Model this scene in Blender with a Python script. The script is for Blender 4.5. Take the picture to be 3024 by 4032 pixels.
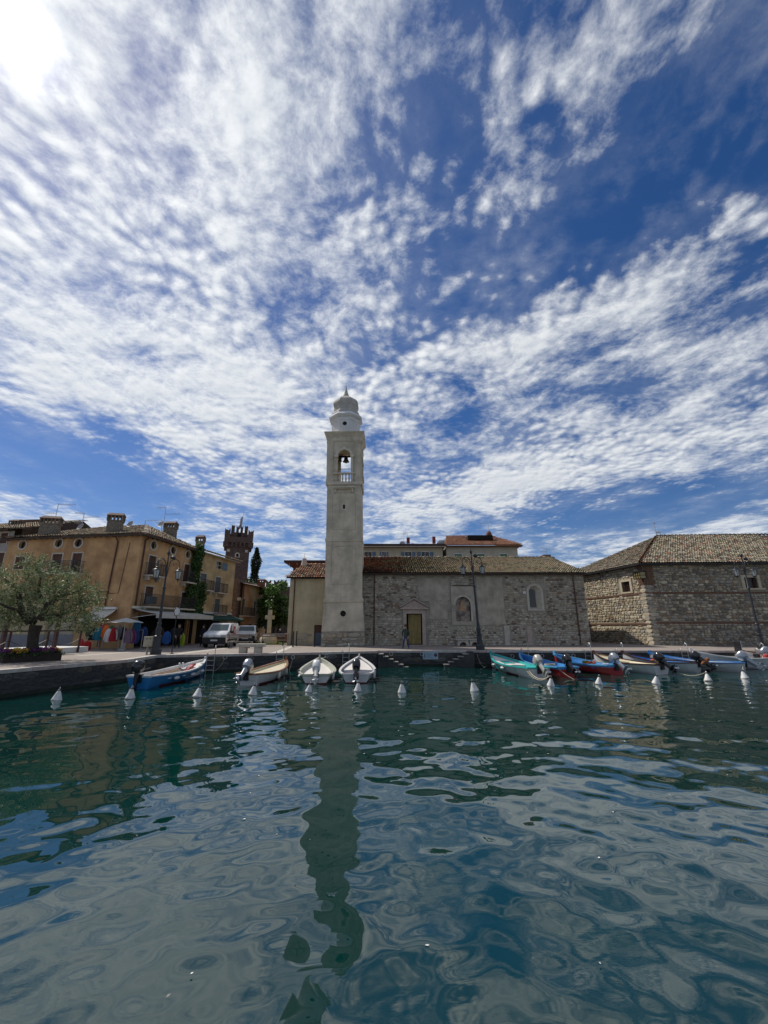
import bpy, bmesh, math, random
import numpy as np
from mathutils import Vector, Matrix, Quaternion
R = math.radians
rnd = random.Random(7)
for o in list(bpy.data.objects): bpy.data.objects.remove(o)
SC = bpy.context.scene
COL = SC.collection

# ------------------------------------------------------------------ camera
PITCH = R(15.35); FPX = 1640.0; CAMZ = 2.6; QZ = 1.0
cam = bpy.data.cameras.new('camera'); camo = bpy.data.objects.new('camera', cam); COL.objects.link(camo)
cam.sensor_fit = 'HORIZONTAL'; cam.sensor_width = 36; cam.lens = FPX / 3024 * 36
cam.clip_start = 0.05; cam.clip_end = 4000
camo.location = (0, 0, CAMZ); camo.rotation_euler = (R(90) + PITCH, 0, 0)
SC.camera = camo
def ray(u, v):                                  # photo pixel -> direction
    x = (u - 1512) / FPX; w = (2016 - v) / FPX
    return Vector((x, math.cos(PITCH) - w * math.sin(PITCH), math.sin(PITCH) + w * math.cos(PITCH)))
def gp(u, v, z=QZ):                             # where that direction meets a level
    d = ray(u, v); s = (z - CAMZ) / d.z
    return Vector((d.x * s, d.y * s, z))
def py(u, v, Y):                                # where it meets a plane of constant distance
    d = ray(u, v); s = Y / d.y
    return Vector((d.x * s, Y, CAMZ + d.z * s))

# ------------------------------------------------------------------ sun, sky
SUN = ray(60, 130).normalized()
sun_el = math.asin(SUN.z); sun_az = math.atan2(SUN.x, SUN.y)
ld = bpy.data.lights.new('sun', 'SUN'); ld.energy = 4.2; ld.angle = R(0.6); ld.color = (1.0, 0.94, 0.84)
lo = bpy.data.objects.new('sun', ld); COL.objects.link(lo)
lo.rotation_mode = 'QUATERNION'; lo.rotation_quaternion = SUN.to_track_quat('Z', 'Y'); lo.location = SUN * 60

W = bpy.data.worlds.new('World'); SC.world = W; W.use_nodes = True
nt = W.node_tree; nt.nodes.clear()
class NT:
    def __init__(s, t): s.t = t
    def n(s, ty, **kw):
        x = s.t.nodes.new(ty)
        for k, v in kw.items(): setattr(x, k, v)
        return x
    def set(s, sock, v):
        if hasattr(v, 'is_output') or isinstance(v, bpy.types.NodeSocket): s.t.links.new(v, sock)
        else: sock.default_value = v
    def m(s, op, a, b=None, c=None, clamp=False):
        x = s.n('ShaderNodeMath', operation=op); x.use_clamp = clamp
        for i, q in enumerate((a, b, c)):
            if q is not None: s.set(x.inputs[i], q)
        return x.outputs[0]
    def vm(s, op, a, b=None, out=0, scale=None):
        x = s.n('ShaderNodeVectorMath', operation=op); s.set(x.inputs[0], a)
        if b is not None: s.set(x.inputs[1], b)
        if scale is not None: s.set(x.inputs['Scale'], scale)
        return x.outputs[out]
    def noise(s, vec, scale, detail=4, rough=.55, dist=0.0, out=0, lac=2.0):
        x = s.n('ShaderNodeTexNoise'); s.set(x.inputs['Vector'], vec)
        x.inputs['Scale'].default_value = scale; x.inputs['Detail'].default_value = detail
        x.inputs['Roughness'].default_value = rough; x.inputs['Distortion'].default_value = dist
        x.inputs['Lacunarity'].default_value = lac
        return x.outputs[out]
    def mapping(s, vec, loc=(0,0,0), rot=(0,0,0), sc=(1,1,1), ty='POINT'):
        x = s.n('ShaderNodeMapping', vector_type=ty); s.set(x.inputs[0], vec)
        x.inputs['Location'].default_value = loc; x.inputs['Rotation'].default_value = rot; x.inputs['Scale'].default_value = sc
        return x.outputs[0]
    def ramp(s, f, a, b, smooth=True):
        x = s.n('ShaderNodeMapRange'); x.interpolation_type = 'SMOOTHSTEP' if smooth else 'LINEAR'
        s.set(x.inputs[0], f); s.set(x.inputs[1], a); s.set(x.inputs[2], b); return x.outputs[0]
    def mix(s, f, a, b, mode='MIX'):
        x = s.n('ShaderNodeMix', data_type='RGBA', blend_type=mode)
        s.set(x.inputs[0], f); s.set(x.inputs[6], a); s.set(x.inputs[7], b); return x.outputs[2]

# clouds lie on a flat layer: P = direction.xy / direction.z
ZOFF = 0.07
def pc(u, v):
    d = ray(u, v).normalized(); z = max(d.z, 0) + ZOFF
    return Vector((d.x / z, d.y / z))
# banks of cloud (+) and clear lanes (-): two ends of the long axis, half width, strength
BANKS = [((3100, 540), (1560, 1330), .14, -.30), ((3350, -60), (2820, 800), .27, -.75), ((2500, 900), (1500, 1000), .10, -.12),
         ((-300, 1560), (680, 2060), .44, -.72), ((2050, 2090), (3300, 1890), .55, -.55), ((1750, 420), (1550, 760), .10, -.30), ((2050, 420), (2200, 560), .07, -.22),
         ((-300, 800), (1150, 1850), .52, .50), ((1700, 1420), (2450, 1330), .15, .24), ((3100, 1650), (1500, 2040), .42, .42), ((2600, 1150), (3250, 1000), .14, -.18),
         ((300, -300), (1400, 650), .26, .30), ((2500, -100), (2300, 650), .14, .22), ((2400, 2150), (3300, 2120), .7, .3), ((150, 2060), (500, 2120), .6, .35)]
g = bpy.data.node_groups.new('cloud_density', 'ShaderNodeTree')
g.interface.new_socket('P', in_out='INPUT', socket_type='NodeSocketVector')
g.interface.new_socket('D', in_out='OUTPUT', socket_type='NodeSocketFloat')
k = NT(g); gi = k.n('NodeGroupInput'); go = k.n('NodeGroupOutput')
P = gi.outputs[0]
warp = k.vm('SCALE', k.vm('SUBTRACT', k.noise(P, 1.6, 2, out=1), (.5, .5, .5)), scale=.16)
Pw = k.vm('ADD', P, warp)
w2 = k.vm('SCALE', k.vm('SUBTRACT', k.noise(Pw, 9, 2, out=1), (.5, .5, .5)), scale=.035)
Pf = k.vm('ADD', Pw, w2)
streak = k.mapping(Pw, rot=(0, 0, R(-17)), sc=(1.0, .45, 1))
n1 = k.noise(streak, 1.9, 3, .5)
n2 = k.noise(Pf, 4.6, 9, .58)
vor = k.n('ShaderNodeTexVoronoi', feature='SMOOTH_F1'); k.set(vor.inputs['Vector'], k.mapping(Pf, rot=(0, 0, R(-25)), sc=(1, .8, 1)))
vor.inputs['Scale'].default_value = 24; vor.inputs['Smoothness'].default_value = .5
lenP = k.vm('LENGTH', P, out=1); near = k.m('DIVIDE', 1.0, k.m('ADD', 1.0, k.m('POWER', k.m('DIVIDE', lenP, 3.0), 2.0)))
patch = k.m('MULTIPLY', k.ramp(k.noise(P, 1.2, 2), .35, .62), near)
fine = k.noise(Pf, 34, 6, .68)
d = k.m('ADD', k.m('MULTIPLY', k.m('SUBTRACT', n1, .5), 1.15), k.m('MULTIPLY', k.m('SUBTRACT', n2, .5), 1.9))
d = k.m('ADD', d, k.m('MULTIPLY', k.m('MULTIPLY', k.m('SUBTRACT', .38, vor.outputs['Distance']), .80), patch))
d = k.m('ADD', d, k.m('MULTIPLY', k.m('SUBTRACT', fine, .5), k.m('ADD', .18, k.m('MULTIPLY', near, .55))))
d = k.m('ADD', d, .12)
for (a, b, hw, amp) in BANKS:
    A, B = pc(*a), pc(*b); c = (A + B) / 2; L = (B - A).length / 2; ang = math.atan2(B.y - A.y, B.x - A.x)
    q = k.mapping(P, loc=(c.x, c.y, 0), rot=(0, 0, ang), sc=(L, hw, 1), ty='TEXTURE')
    r2 = k.vm('DOT_PRODUCT', q, q, out=1)
    d = k.m('ADD', d, k.m('MULTIPLY', k.m('EXPONENT', k.m('MULTIPLY', r2, -1.0)), amp))
k.t.links.new(d, go.inputs[0])

w = NT(nt)
tc = w.n('ShaderNodeTexCoord'); dirv = w.vm('NORMALIZE', tc.outputs['Generated'])
sep = w.n('ShaderNodeSeparateXYZ'); nt.links.new(dirv, sep.inputs[0])
zc = w.m('ADD', w.m('MAXIMUM', sep.outputs[2], 0.0), ZOFF)
cmb = w.n('ShaderNodeCombineXYZ'); nt.links.new(w.m('DIVIDE', sep.outputs[0], zc), cmb.inputs[0]); nt.links.new(w.m('DIVIDE', sep.outputs[1], zc), cmb.inputs[1])
P = cmb.outputs[0]
def dens(vec):
    x = w.n('ShaderNodeGroup'); x.node_tree = g; w.set(x.inputs[0], vec); return x.outputs[0]
sp = Vector((SUN.x / (SUN.z + ZOFF), SUN.y / (SUN.z + ZOFF), 0))
tos = w.vm('NORMALIZE', w.vm('SUBTRACT', tuple(sp), P))
d0 = dens(P); d1 = dens(w.vm('ADD', P, w.vm('SCALE', tos, scale=.03)))
veil_n = w.ramp(w.noise(w.mapping(P, rot=(0, 0, R(-17)), sc=(1, .5, 1)), 2.3, 3, .5), .36, .72)
alpha = w.m('MAXIMUM', w.ramp(d0, -.26, .62), w.m('MULTIPLY', w.m('MULTIPLY', veil_n, .22), w.ramp(d0, -.75, .05)))
lit = w.ramp(w.m('SUBTRACT', d0, d1), -.55, .45, False)
thick = w.ramp(d0, .35, 1.25)
cosang = w.m('MAXIMUM', w.vm('DOT_PRODUCT', dirv, tuple(SUN), out=1), 0.0)
glow_in = w.m('POWER', cosang, 1300.0); glow_mid = w.m('POWER', cosang, 30.0); glow_far = w.m('POWER', cosang, 5.0)
sky = w.n('ShaderNodeTexSky', sky_type='NISHITA'); sky.sun_disc = False
sky.sun_elevation = sun_el; sky.sun_rotation = sun_az; sky.air_density = 1.0; sky.dust_density = .25; sky.ozone_density = 2.5; sky.altitude = 100
hs = w.n('ShaderNodeHueSaturation'); nt.links.new(sky.outputs[0], hs.inputs['Color']); hs.inputs['Saturation'].default_value = 1.30; hs.inputs['Value'].default_value = .70
ccol = w.mix(lit, (5.0, 5.6, 6.5, 1), (10.3, 10.5, 10.6, 1))
ccol = w.mix(w.m('MULTIPLY', thick, .42), ccol, (5.4, 5.8, 6.6, 1))
cg = w.m('ADD', w.m('ADD', .90, w.m('MULTIPLY', glow_far, .12)), w.m('MULTIPLY', glow_mid, .0))
ccol = w.mix(1.0, ccol, w.vm('SCALE', (1, 1, 1), scale=cg), 'MULTIPLY')
hor = w.ramp(sep.outputs[2], .30, .02)
ccol = w.mix(w.m('MULTIPLY', hor, .45), ccol, (7.4, 8.0, 8.9, 1))
blue = w.mix(1.0, hs.outputs[0], (1.0, .93, 1.10, 1), 'MULTIPLY')
out = w.mix(w.m('MULTIPLY', alpha, .96), blue, ccol)
veil = w.m('ADD', w.m('MULTIPLY', glow_in, 14.0), w.m('ADD', w.m('MULTIPLY', glow_mid, .25), w.m('MULTIPLY', glow_far, .25)))
out = w.mix(1.0, out, w.vm('SCALE', (1.0, .97, .9), scale=veil), 'ADD')
bg = w.n('ShaderNodeBackground'); nt.links.new(out, bg.inputs[0]); bg.inputs[1].default_value = 0.10
ow = w.n('ShaderNodeOutputWorld'); nt.links.new(bg.outputs[0], ow.inputs[0])
W.cycles.sampling_method = 'MANUAL'; W.cycles.sample_map_resolution = 1024

vs = SC.view_settings; vs.view_transform = 'Standard'; vs.look = 'None'; vs.exposure = 0.0; vs.gamma = 1.0; vs.use_curve_mapping = False
SC.cycles.max_bounces = 6; SC.cycles.diffuse_bounces = 3; SC.cycles.glossy_bounces = 4; SC.cycles.transparent_max_bounces = 8
SC.cycles.caustics_reflective = False; SC.cycles.caustics_refractive = False
SC.cycles.sample_clamp_indirect = 6.0; SC.cycles.use_denoising = True

# ------------------------------------------------------------------ materials
MATS = {}
def lin(r, g_, b): return tuple(((c / 255) / 12.92 if c / 255 <= .04045 else ((c / 255 + .055) / 1.055) ** 2.4) for c in (r, g_, b))
def mat(name, col, rough=.85, var=.18, scale=2.0, bump=.15, bscale=30, metal=0.0, spec=.4, col2=None, streak=0.0, coat=0.0):
    if name in MATS: return MATS[name]
    m_ = bpy.data.materials.new(name); m_.use_nodes = True; t = NT(m_.node_tree); m_.node_tree.nodes.clear()
    b = t.n('ShaderNodeBsdfPrincipled'); o = t.n('ShaderNodeOutputMaterial'); m_.node_tree.links.new(b.outputs[0], o.inputs[0])
    co = t.n('ShaderNodeTexCoord').outputs['Object']
    n1 = t.noise(co, scale, 5, .6); lo_ = tuple(c * (1 - var) for c in col) + (1,); hi_ = tuple(min(c * (1 + var), .95) for c in col) + (1,)
    if col2: lo_ = tuple(col2) + (1,)
    c = t.mix(t.ramp(n1, .3, .7), lo_, hi_)
    if streak:
        s_ = t.noise(t.mapping(co, sc=(3.5, 3.5, .35)), 1.0, 4, .6)
        c = t.mix(t.m('MULTIPLY', t.ramp(s_, .5, .8), streak), c, tuple(q * .45 for q in col) + (1,))
    t.set(b.inputs['Base Color'], c); b.inputs['Roughness'].default_value = rough; b.inputs['Metallic'].default_value = metal
    b.inputs['Specular IOR Level'].default_value = spec; b.inputs['Coat Weight'].default_value = coat; b.inputs['Coat Roughness'].default_value = .08
    if bump:
        bp = t.n('ShaderNodeBump'); bp.inputs['Strength'].default_value = bump; bp.inputs['Distance'].default_value = .02
        t.set(bp.inputs['Height'], t.noise(co, bscale, 4, .6)); t.set(b.inputs['Normal'], bp.outputs[0])
    MATS[name] = m_; return m_

# ------------------------------------------------------------------ mesh builder
class MB:
    def __init__(s): s.v = []; s.f = []; s.mi = []; s.cur = 0
    def add(s, vs_, fs, mi=None):
        o = len(s.v); s.v += [tuple(q) for q in vs_]; s.f += [tuple(i + o for i in f) for f in fs]; s.mi += [s.cur if mi is None else mi] * len(fs); return s
    def quad(s, a, b, c, d): return s.add([a, b, c, d], [(0, 1, 2, 3)])
    def box(s, x0, x1, y0, y1, z0, z1, M=None):
        v = [Vector((x, y, z)) for z in (z0, z1) for x, y in ((x0, y0), (x1, y0), (x1, y1), (x0, y1))]
        if M: v = [M @ q for q in v]
        return s.add(v, [(3, 2, 1, 0), (4, 5, 6, 7), (0, 1, 5, 4), (1, 2, 6, 5), (2, 3, 7, 6), (3, 0, 4, 7)])
    def bar(s, a, b, w_, h_=None, up=(0, 0, 1)):
        a, b = Vector(a), Vector(b); d = (b - a); L = d.length; d.normalize(); h_ = h_ or w_
        upv = Vector(up)
        if abs(d.dot(upv)) > .98: upv = Vector((1, 0, 0))
        x = d.cross(upv).normalized(); z = x.cross(d)
        v = [p + x * sx * w_ / 2 + z * sz * h_ / 2 for p in (a, b) for sx, sz in ((-1, -1), (1, -1), (1, 1), (-1, 1))]
        return s.add(v, [(0, 1, 2, 3), (7, 6, 5, 4), (0, 4, 5, 1), (1, 5, 6, 2), (2, 6, 7, 3), (3, 7, 4, 0)])
    def tube(s, pts, rad, n=8, cap=True):
        pts = [Vector(p) for p in pts]; N = len(pts); rad = rad if isinstance(rad, (list, tuple)) else [rad] * N
        prev = None; vs_ = []
        for i, p in enumerate(pts):
            d = (pts[min(i + 1, N - 1)] - pts[max(i - 1, 0)]).normalized()
            if prev is None:
                a = d.cross(Vector((0, 0, 1)))
                if a.length < .05: a = d.cross(Vector((0, 1, 0)))
            else: a = prev - d * prev.dot(d)
            a.normalize(); prev = a; b = d.cross(a)
            vs_ += [p + (a * math.cos(2 * math.pi * j / n) + b * math.sin(2 * math.pi * j / n)) * rad[i] for j in range(n)]
        fs = [(i * n + j, i * n + (j + 1) % n, (i + 1) * n + (j + 1) % n, (i + 1) * n + j) for i in range(N - 1) for j in range(n)]
        if cap: fs += [tuple(range(n - 1, -1, -1)), tuple(range((N - 1) * n, N * n))]
        return s.add(vs_, fs)
    def lathe(s, prof, n=16, c=(0, 0, 0), M=None, ph=0.0):
        vs_ = []
        for r, z in prof:
            for j in range(n):
                a = 2 * math.pi * j / n + ph; q = Vector((c[0] + r * math.cos(a), c[1] + r * math.sin(a), c[2] + z)); vs_.append(M @ q if M else q)
        N = len(prof)
        fs = [(i * n + j, i * n + (j + 1) % n, (i + 1) * n + (j + 1) % n, (i + 1) * n + j) for i in range(N - 1) for j in range(n)]
        fs += [tuple(range(n - 1, -1, -1)), tuple(range((N - 1) * n, N * n))]
        return s.add(vs_, fs)
    def prism(s, poly, y0, y1):                  # poly of (x, z), extruded along y
        n = len(poly); v = [(x, y0, z) for x, z in poly] + [(x, y1, z) for x, z in poly]
        return s.add(v, [tuple(range(n)), tuple(range(2 * n - 1, n - 1, -1))] + [(i, (i + n), (i + 1) % n + n, (i + 1) % n) for i in range(n)])
    def slab(s, poly, z0, z1):                   # poly of (x, y), extruded along z
        n = len(poly); v = [(x, y, z0) for x, y in poly] + [(x, y, z1) for x, y in poly]
        return s.add(v, [tuple(range(n - 1, -1, -1)), tuple(range(n, 2 * n))] + [(i, (i + 1) % n, (i + 1) % n + n, i + n) for i in range(n)])
    def mesh(s, name, mats, smooth=False):
        me = bpy.data.meshes.new(name); me.from_pydata([tuple(q) for q in s.v], [], s.f)
        for m_ in (mats if isinstance(mats, (list, tuple)) else [mats]): me.materials.append(m_)
        if any(s.mi): me.polygons.foreach_set('material_index', s.mi)
        bm = bmesh.new(); bm.from_mesh(me); bmesh.ops.recalc_face_normals(bm, faces=bm.faces); bm.to_mesh(me); bm.free()
        if smooth:
            me.polygons.foreach_set('use_smooth', [True] * len(me.polygons))
            try: me.set_sharp_from_angle(angle=R(smooth if smooth is not True else 40))
            except Exception: pass
        me.update(); return me
    def build(s, name, mats, parent=None, smooth=False, bevel=0, stuff=False):
        o = bpy.data.objects.new(name, s.mesh(name, mats, smooth)); COL.objects.link(o)
        if parent: o.parent = parent
        if bevel:
            md = o.modifiers.new('bevel', 'BEVEL'); md.width = bevel; md.segments = 2; md.limit_method = 'ANGLE'
        if stuff: o['kind'] = 'stuff'
        return o
def tag(o, label, cat, group=None):
    o['label'] = label; o['category'] = cat
    if group: o['group'] = group
    return o
def thing(name, label, cat, loc=(0, 0, 0), rz=0, group=None):
    o = bpy.data.objects.new(name, None); COL.objects.link(o); o.location = loc; o.rotation_euler = (0, 0, rz); o.empty_display_size = .2
    return tag(o, label, cat, group)
def struct(o): o['kind'] = 'structure'; return o
def inst(name, me, parent, loc, rot=(0, 0, 0), sc=(1, 1, 1)):
    o = bpy.data.objects.new(name, me); COL.objects.link(o); o.parent = parent; o.location = loc; o.rotation_euler = rot; o.scale = sc; return o
def bake(name, items, mats, parent, smooth=False):   # many small pieces as one mesh: items = (verts Nx3, faces, matrix, material)
    vs_, fs, mi = [], [], []; o = 0
    for vv, ff, M, k_ in items:
        A = np.array(M)[:3]; P_ = vv @ A[:, :3].T + A[:, 3]
        vs_.append(P_); fs += [tuple(i + o for i in f) for f in ff]; mi += [k_] * len(ff); o += len(vv)
    if not vs_: return None
    me = bpy.data.meshes.new(name); me.from_pydata(np.concatenate(vs_).tolist(), [], fs)
    for m_ in mats: me.materials.append(m_)
    me.polygons.foreach_set('material_index', mi)
    if smooth: me.polygons.foreach_set('use_smooth', [True] * len(fs))
    me.update(); ob = bpy.data.objects.new(name, me); COL.objects.link(ob); ob.parent = parent; ob['kind'] = 'stuff'; return ob
class Frame:                                      # a facade: x along it, y into the building, z up from the quay
    def __init__(s, a, b):
        s.a = Vector((a[0], a[1], QZ)); d = Vector((b[0] - a[0], b[1] - a[1], 0)); s.w = d.length; s.d = d.normalized(); s.n = Vector((-s.d.y, s.d.x, 0)); s.rz = math.atan2(s.d.y, s.d.x)
    def at(s, u, v, off=0.0):
        r = ray(u, v); c = Vector((0, 0, CAMZ)); p0 = s.a + s.n * off
        q = c + r * ((p0 - c).dot(s.n) / r.dot(s.n)); return ((q - s.a).dot(s.d), q.z - QZ)
    def rect(s, u0, v0, u1, v1):
        um, vm_ = (u0 + u1) / 2, (v0 + v1) / 2
        return s.at(u0, vm_)[0], s.at(u1, vm_)[0], s.at(um, v1)[1], s.at(um, v0)[1]
def wall_panel(mb, W_, H, ops, depth=.22, x0=0.0, z0=0.0):   # a wall face with real openings; ops = (x0,x1,z0,z1,shape)
    xs = sorted({x0, W_} | {q for o in ops for q in o[:2]}); zs = sorted({z0, H} | {q for o in ops for q in o[2:4]})
    for i in range(len(xs) - 1):
        for j in range(len(zs) - 1):
            cx, cz = (xs[i] + xs[i + 1]) / 2, (zs[j] + zs[j + 1]) / 2
            if any(o[0] < cx < o[1] and o[2] < cz < o[3] for o in ops): continue
            mb.quad((xs[i], 0, zs[j]), (xs[i + 1], 0, zs[j]), (xs[i + 1], 0, zs[j + 1]), (xs[i], 0, zs[j + 1]))
    for o in ops:
        a, b, c, e = o[:4]; sh = o[4] if len(o) > 4 else 'rect'; cv = outline(a, b, c, e, sh); n = len(cv)
        if sh != 'rect':
            mx = (a + b) / 2
            if sh == 'arch':
                r = (b - a) / 2; arc = [(mx + r * math.cos(t), e - r + r * math.sin(t)) for t in np.linspace(0, math.pi, 13)]
                mb.add([(b, 0, e)] + [(x, 0, z) for x, z in arc[:7]], [(0,) + tuple(range(1, 8))]); mb.add([(a, 0, e)] + [(x, 0, z) for x, z in arc[6:]], [(0,) + tuple(range(1, 8))])
            else:
                rx, rz_ = (b - a) / 2, (e - c) / 2; mz = (c + e) / 2
                for q, (kx, kz) in enumerate(((b, e), (a, e), (a, c), (b, c))):
                    arc = [(mx + rx * math.cos(t), mz + rz_ * math.sin(t)) for t in np.linspace(q * math.pi / 2, (q + 1) * math.pi / 2, 6)]
                    mb.add([(kx, 0, kz)] + [(x, 0, z) for x, z in arc], [tuple(range(7))])
        for i in range(n):
            p, q = cv[i], cv[(i + 1) % n]; mb.quad((p[0], 0, p[1]), (q[0], 0, q[1]), (q[0], depth, q[1]), (p[0], depth, p[1]))
def outline(a, b, c, e, sh='rect'):
    if sh == 'rect': return [(a, c), (b, c), (b, e), (a, e)]
    if sh == 'arch':
        r = (b - a) / 2; mx = (a + b) / 2; return [(a, c), (b, c)] + [(mx + r * math.cos(t), e - r + r * math.sin(t)) for t in np.linspace(0, math.pi, 13)]
    rx, rz_ = (b - a) / 2, (e - c) / 2; return [((a + b) / 2 + rx * math.cos(t), (c + e) / 2 + rz_ * math.sin(t)) for t in np.linspace(0, 2 * math.pi, 21)[:-1]]
def ring(mb, cv_in, cv_out, y0, y1):              # a flat frame between two outlines
    n = len(cv_in)
    for i in range(n):
        j = (i + 1) % n; a, b, c, d = cv_in[i], cv_in[j], cv_out[j], cv_out[i]
        mb.add([(p[0], y, p[1]) for y in (y0, y1) for p in (a, b, c, d)], [(0, 1, 2, 3), (7, 6, 5, 4), (0, 4, 5, 1), (2, 6, 7, 3)])
# ------------------------------------------------------------------ shared materials
m_mortar = mat('mortar', (.30, .27, .22), .95, .2, 1.2, .3, 18, streak=.35)
STONES = [mat('stone_grey', (.38, .34, .27), .9, .25, 5, .4, 22), mat('stone_pale', (.47, .43, .345), .9, .2, 5, .4, 22), mat('stone_warm', (.38, .31, .22), .9, .25, 5, .4, 22),
          mat('stone_dark', (.28, .25, .20), .9, .3, 5, .4, 22), mat('stone_brown', (.15, .12, .09), .9, .3, 6, .4, 22), mat('stone_red', (.22, .15, .105), .9, .3, 6, .4, 22)]
WSTONES = [mat('ware_tan', (.40, .335, .24), .9, .25, 5, .45, 20), mat('ware_pale', (.50, .44, .33), .9, .2, 5, .45, 20), mat('ware_grey', (.30, .275, .23), .9, .25, 5, .45, 20),
           mat('ware_dark', (.17, .15, .125), .9, .3, 5, .45, 20), mat('ware_brown', (.26, .195, .13), .9, .3, 5, .45, 20)]
m_wmortar = mat('ware_mortar', (.25, .215, .16), .95, .2, 1.2, .3, 18, streak=.3)
TILES = [mat('tile_red', (.30, .13, .075), .85, .3, 9, .25, 30), mat('tile_pink', (.36, .21, .14), .85, .3, 9, .25, 30), mat('tile_straw', (.42, .36, .24), .88, .28, 9, .25, 30, col2=(.2, .17, .1)),
         mat('tile_grey', (.30, .27, .21), .9, .3, 9, .25, 30), mat('tile_moss', (.15, .14, .095), .92, .35, 9, .25, 30), mat('tile_dark', (.13, .085, .065), .9, .3, 9, .25, 30)]
m_under = mat('roof_underlay', (.07, .05, .04), .9, .2, 3, .1)
m_plaster = mat('tower_plaster', (.53, .47, .365), .93, .14, .8, .2, 26, col2=(.39, .345, .265), streak=.45)
m_trimst = mat('tower_trim', (.55, .50, .405), .9, .12, 2, .1, 26, streak=.15)
m_white = mat('white_plaster', (.60, .60, .59), .9, .07, 1.2, .06, 26, streak=.12)
m_cream = mat('cream_plaster', (.44, .37, .235), .93, .14, .8, .1, 26, streak=.3)
m_patch = mat('patch_plaster', (.37, .33, .26), .95, .22, 1.1, .25, 14, streak=.35)
m_ochre = mat('ochre_plaster', (.47, .30, .148), .93, .16, .7, .12, 26, col2=(.32, .185, .09), streak=.5)
m_yellow = mat('yellow_plaster', (.46, .36, .20), .93, .16, .8, .1, 26, col2=(.36, .265, .14), streak=.35)
m_aged = mat('aged_plaster', (.43, .34, .21), .93, .2, .9, .15, 20, col2=(.42, .21, .08), streak=.3)
m_brick = mat('old_brick', (.16, .085, .055), .95, .35, 7, .5, 16)
m_brick2 = mat('band_brick', (.17, .088, .058), .92, .3, 8, .4, 20)
m_stonetrim = mat('pale_stone_trim', (.46, .42, .35), .85, .12, 4, .15, 26)
m_pinkstone = mat('pink_stone_trim', (.42, .335, .28), .85, .14, 4, .15, 26)
m_iron = mat('painted_iron', (.025, .028, .034), .5, .2, 8, .08, 40, spec=.5)
m_blackm = mat('black_iron', (.012, .012, .013), .55, .2, 8, .05, 40)
m_rust = mat('brown_pipe', (.085, .035, .024), .6, .25, 6, .08, 40)
m_brownsh = mat('brown_shutter', (.085, .040, .026), .7, .25, 5, .12, 40)
m_bluesh = mat('blue_shutter', (.10, .17, .24), .7, .15, 5, .1, 40)
m_greysh = mat('grey_shutter', (.10, .125, .14), .7, .15, 5, .1, 40)
m_greensh = mat('green_blind', (.075, .22, .115), .7, .12, 5, .1, 40)
m_glass = mat('dark_glass', (.012, .014, .018), .12, .2, 3, 0, spec=.6)
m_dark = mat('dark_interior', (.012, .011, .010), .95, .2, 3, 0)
m_wood = mat('old_wood', (.17, .105, .06), .75, .3, 6, .25, 30)
m_steel = mat('galvanised_steel', (.42, .43, .44), .42, .12, 8, .05, 40, metal=.75)
m_rope = mat('rope', (.45, .40, .30), .95, .2, 20, .2, 80)

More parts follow.
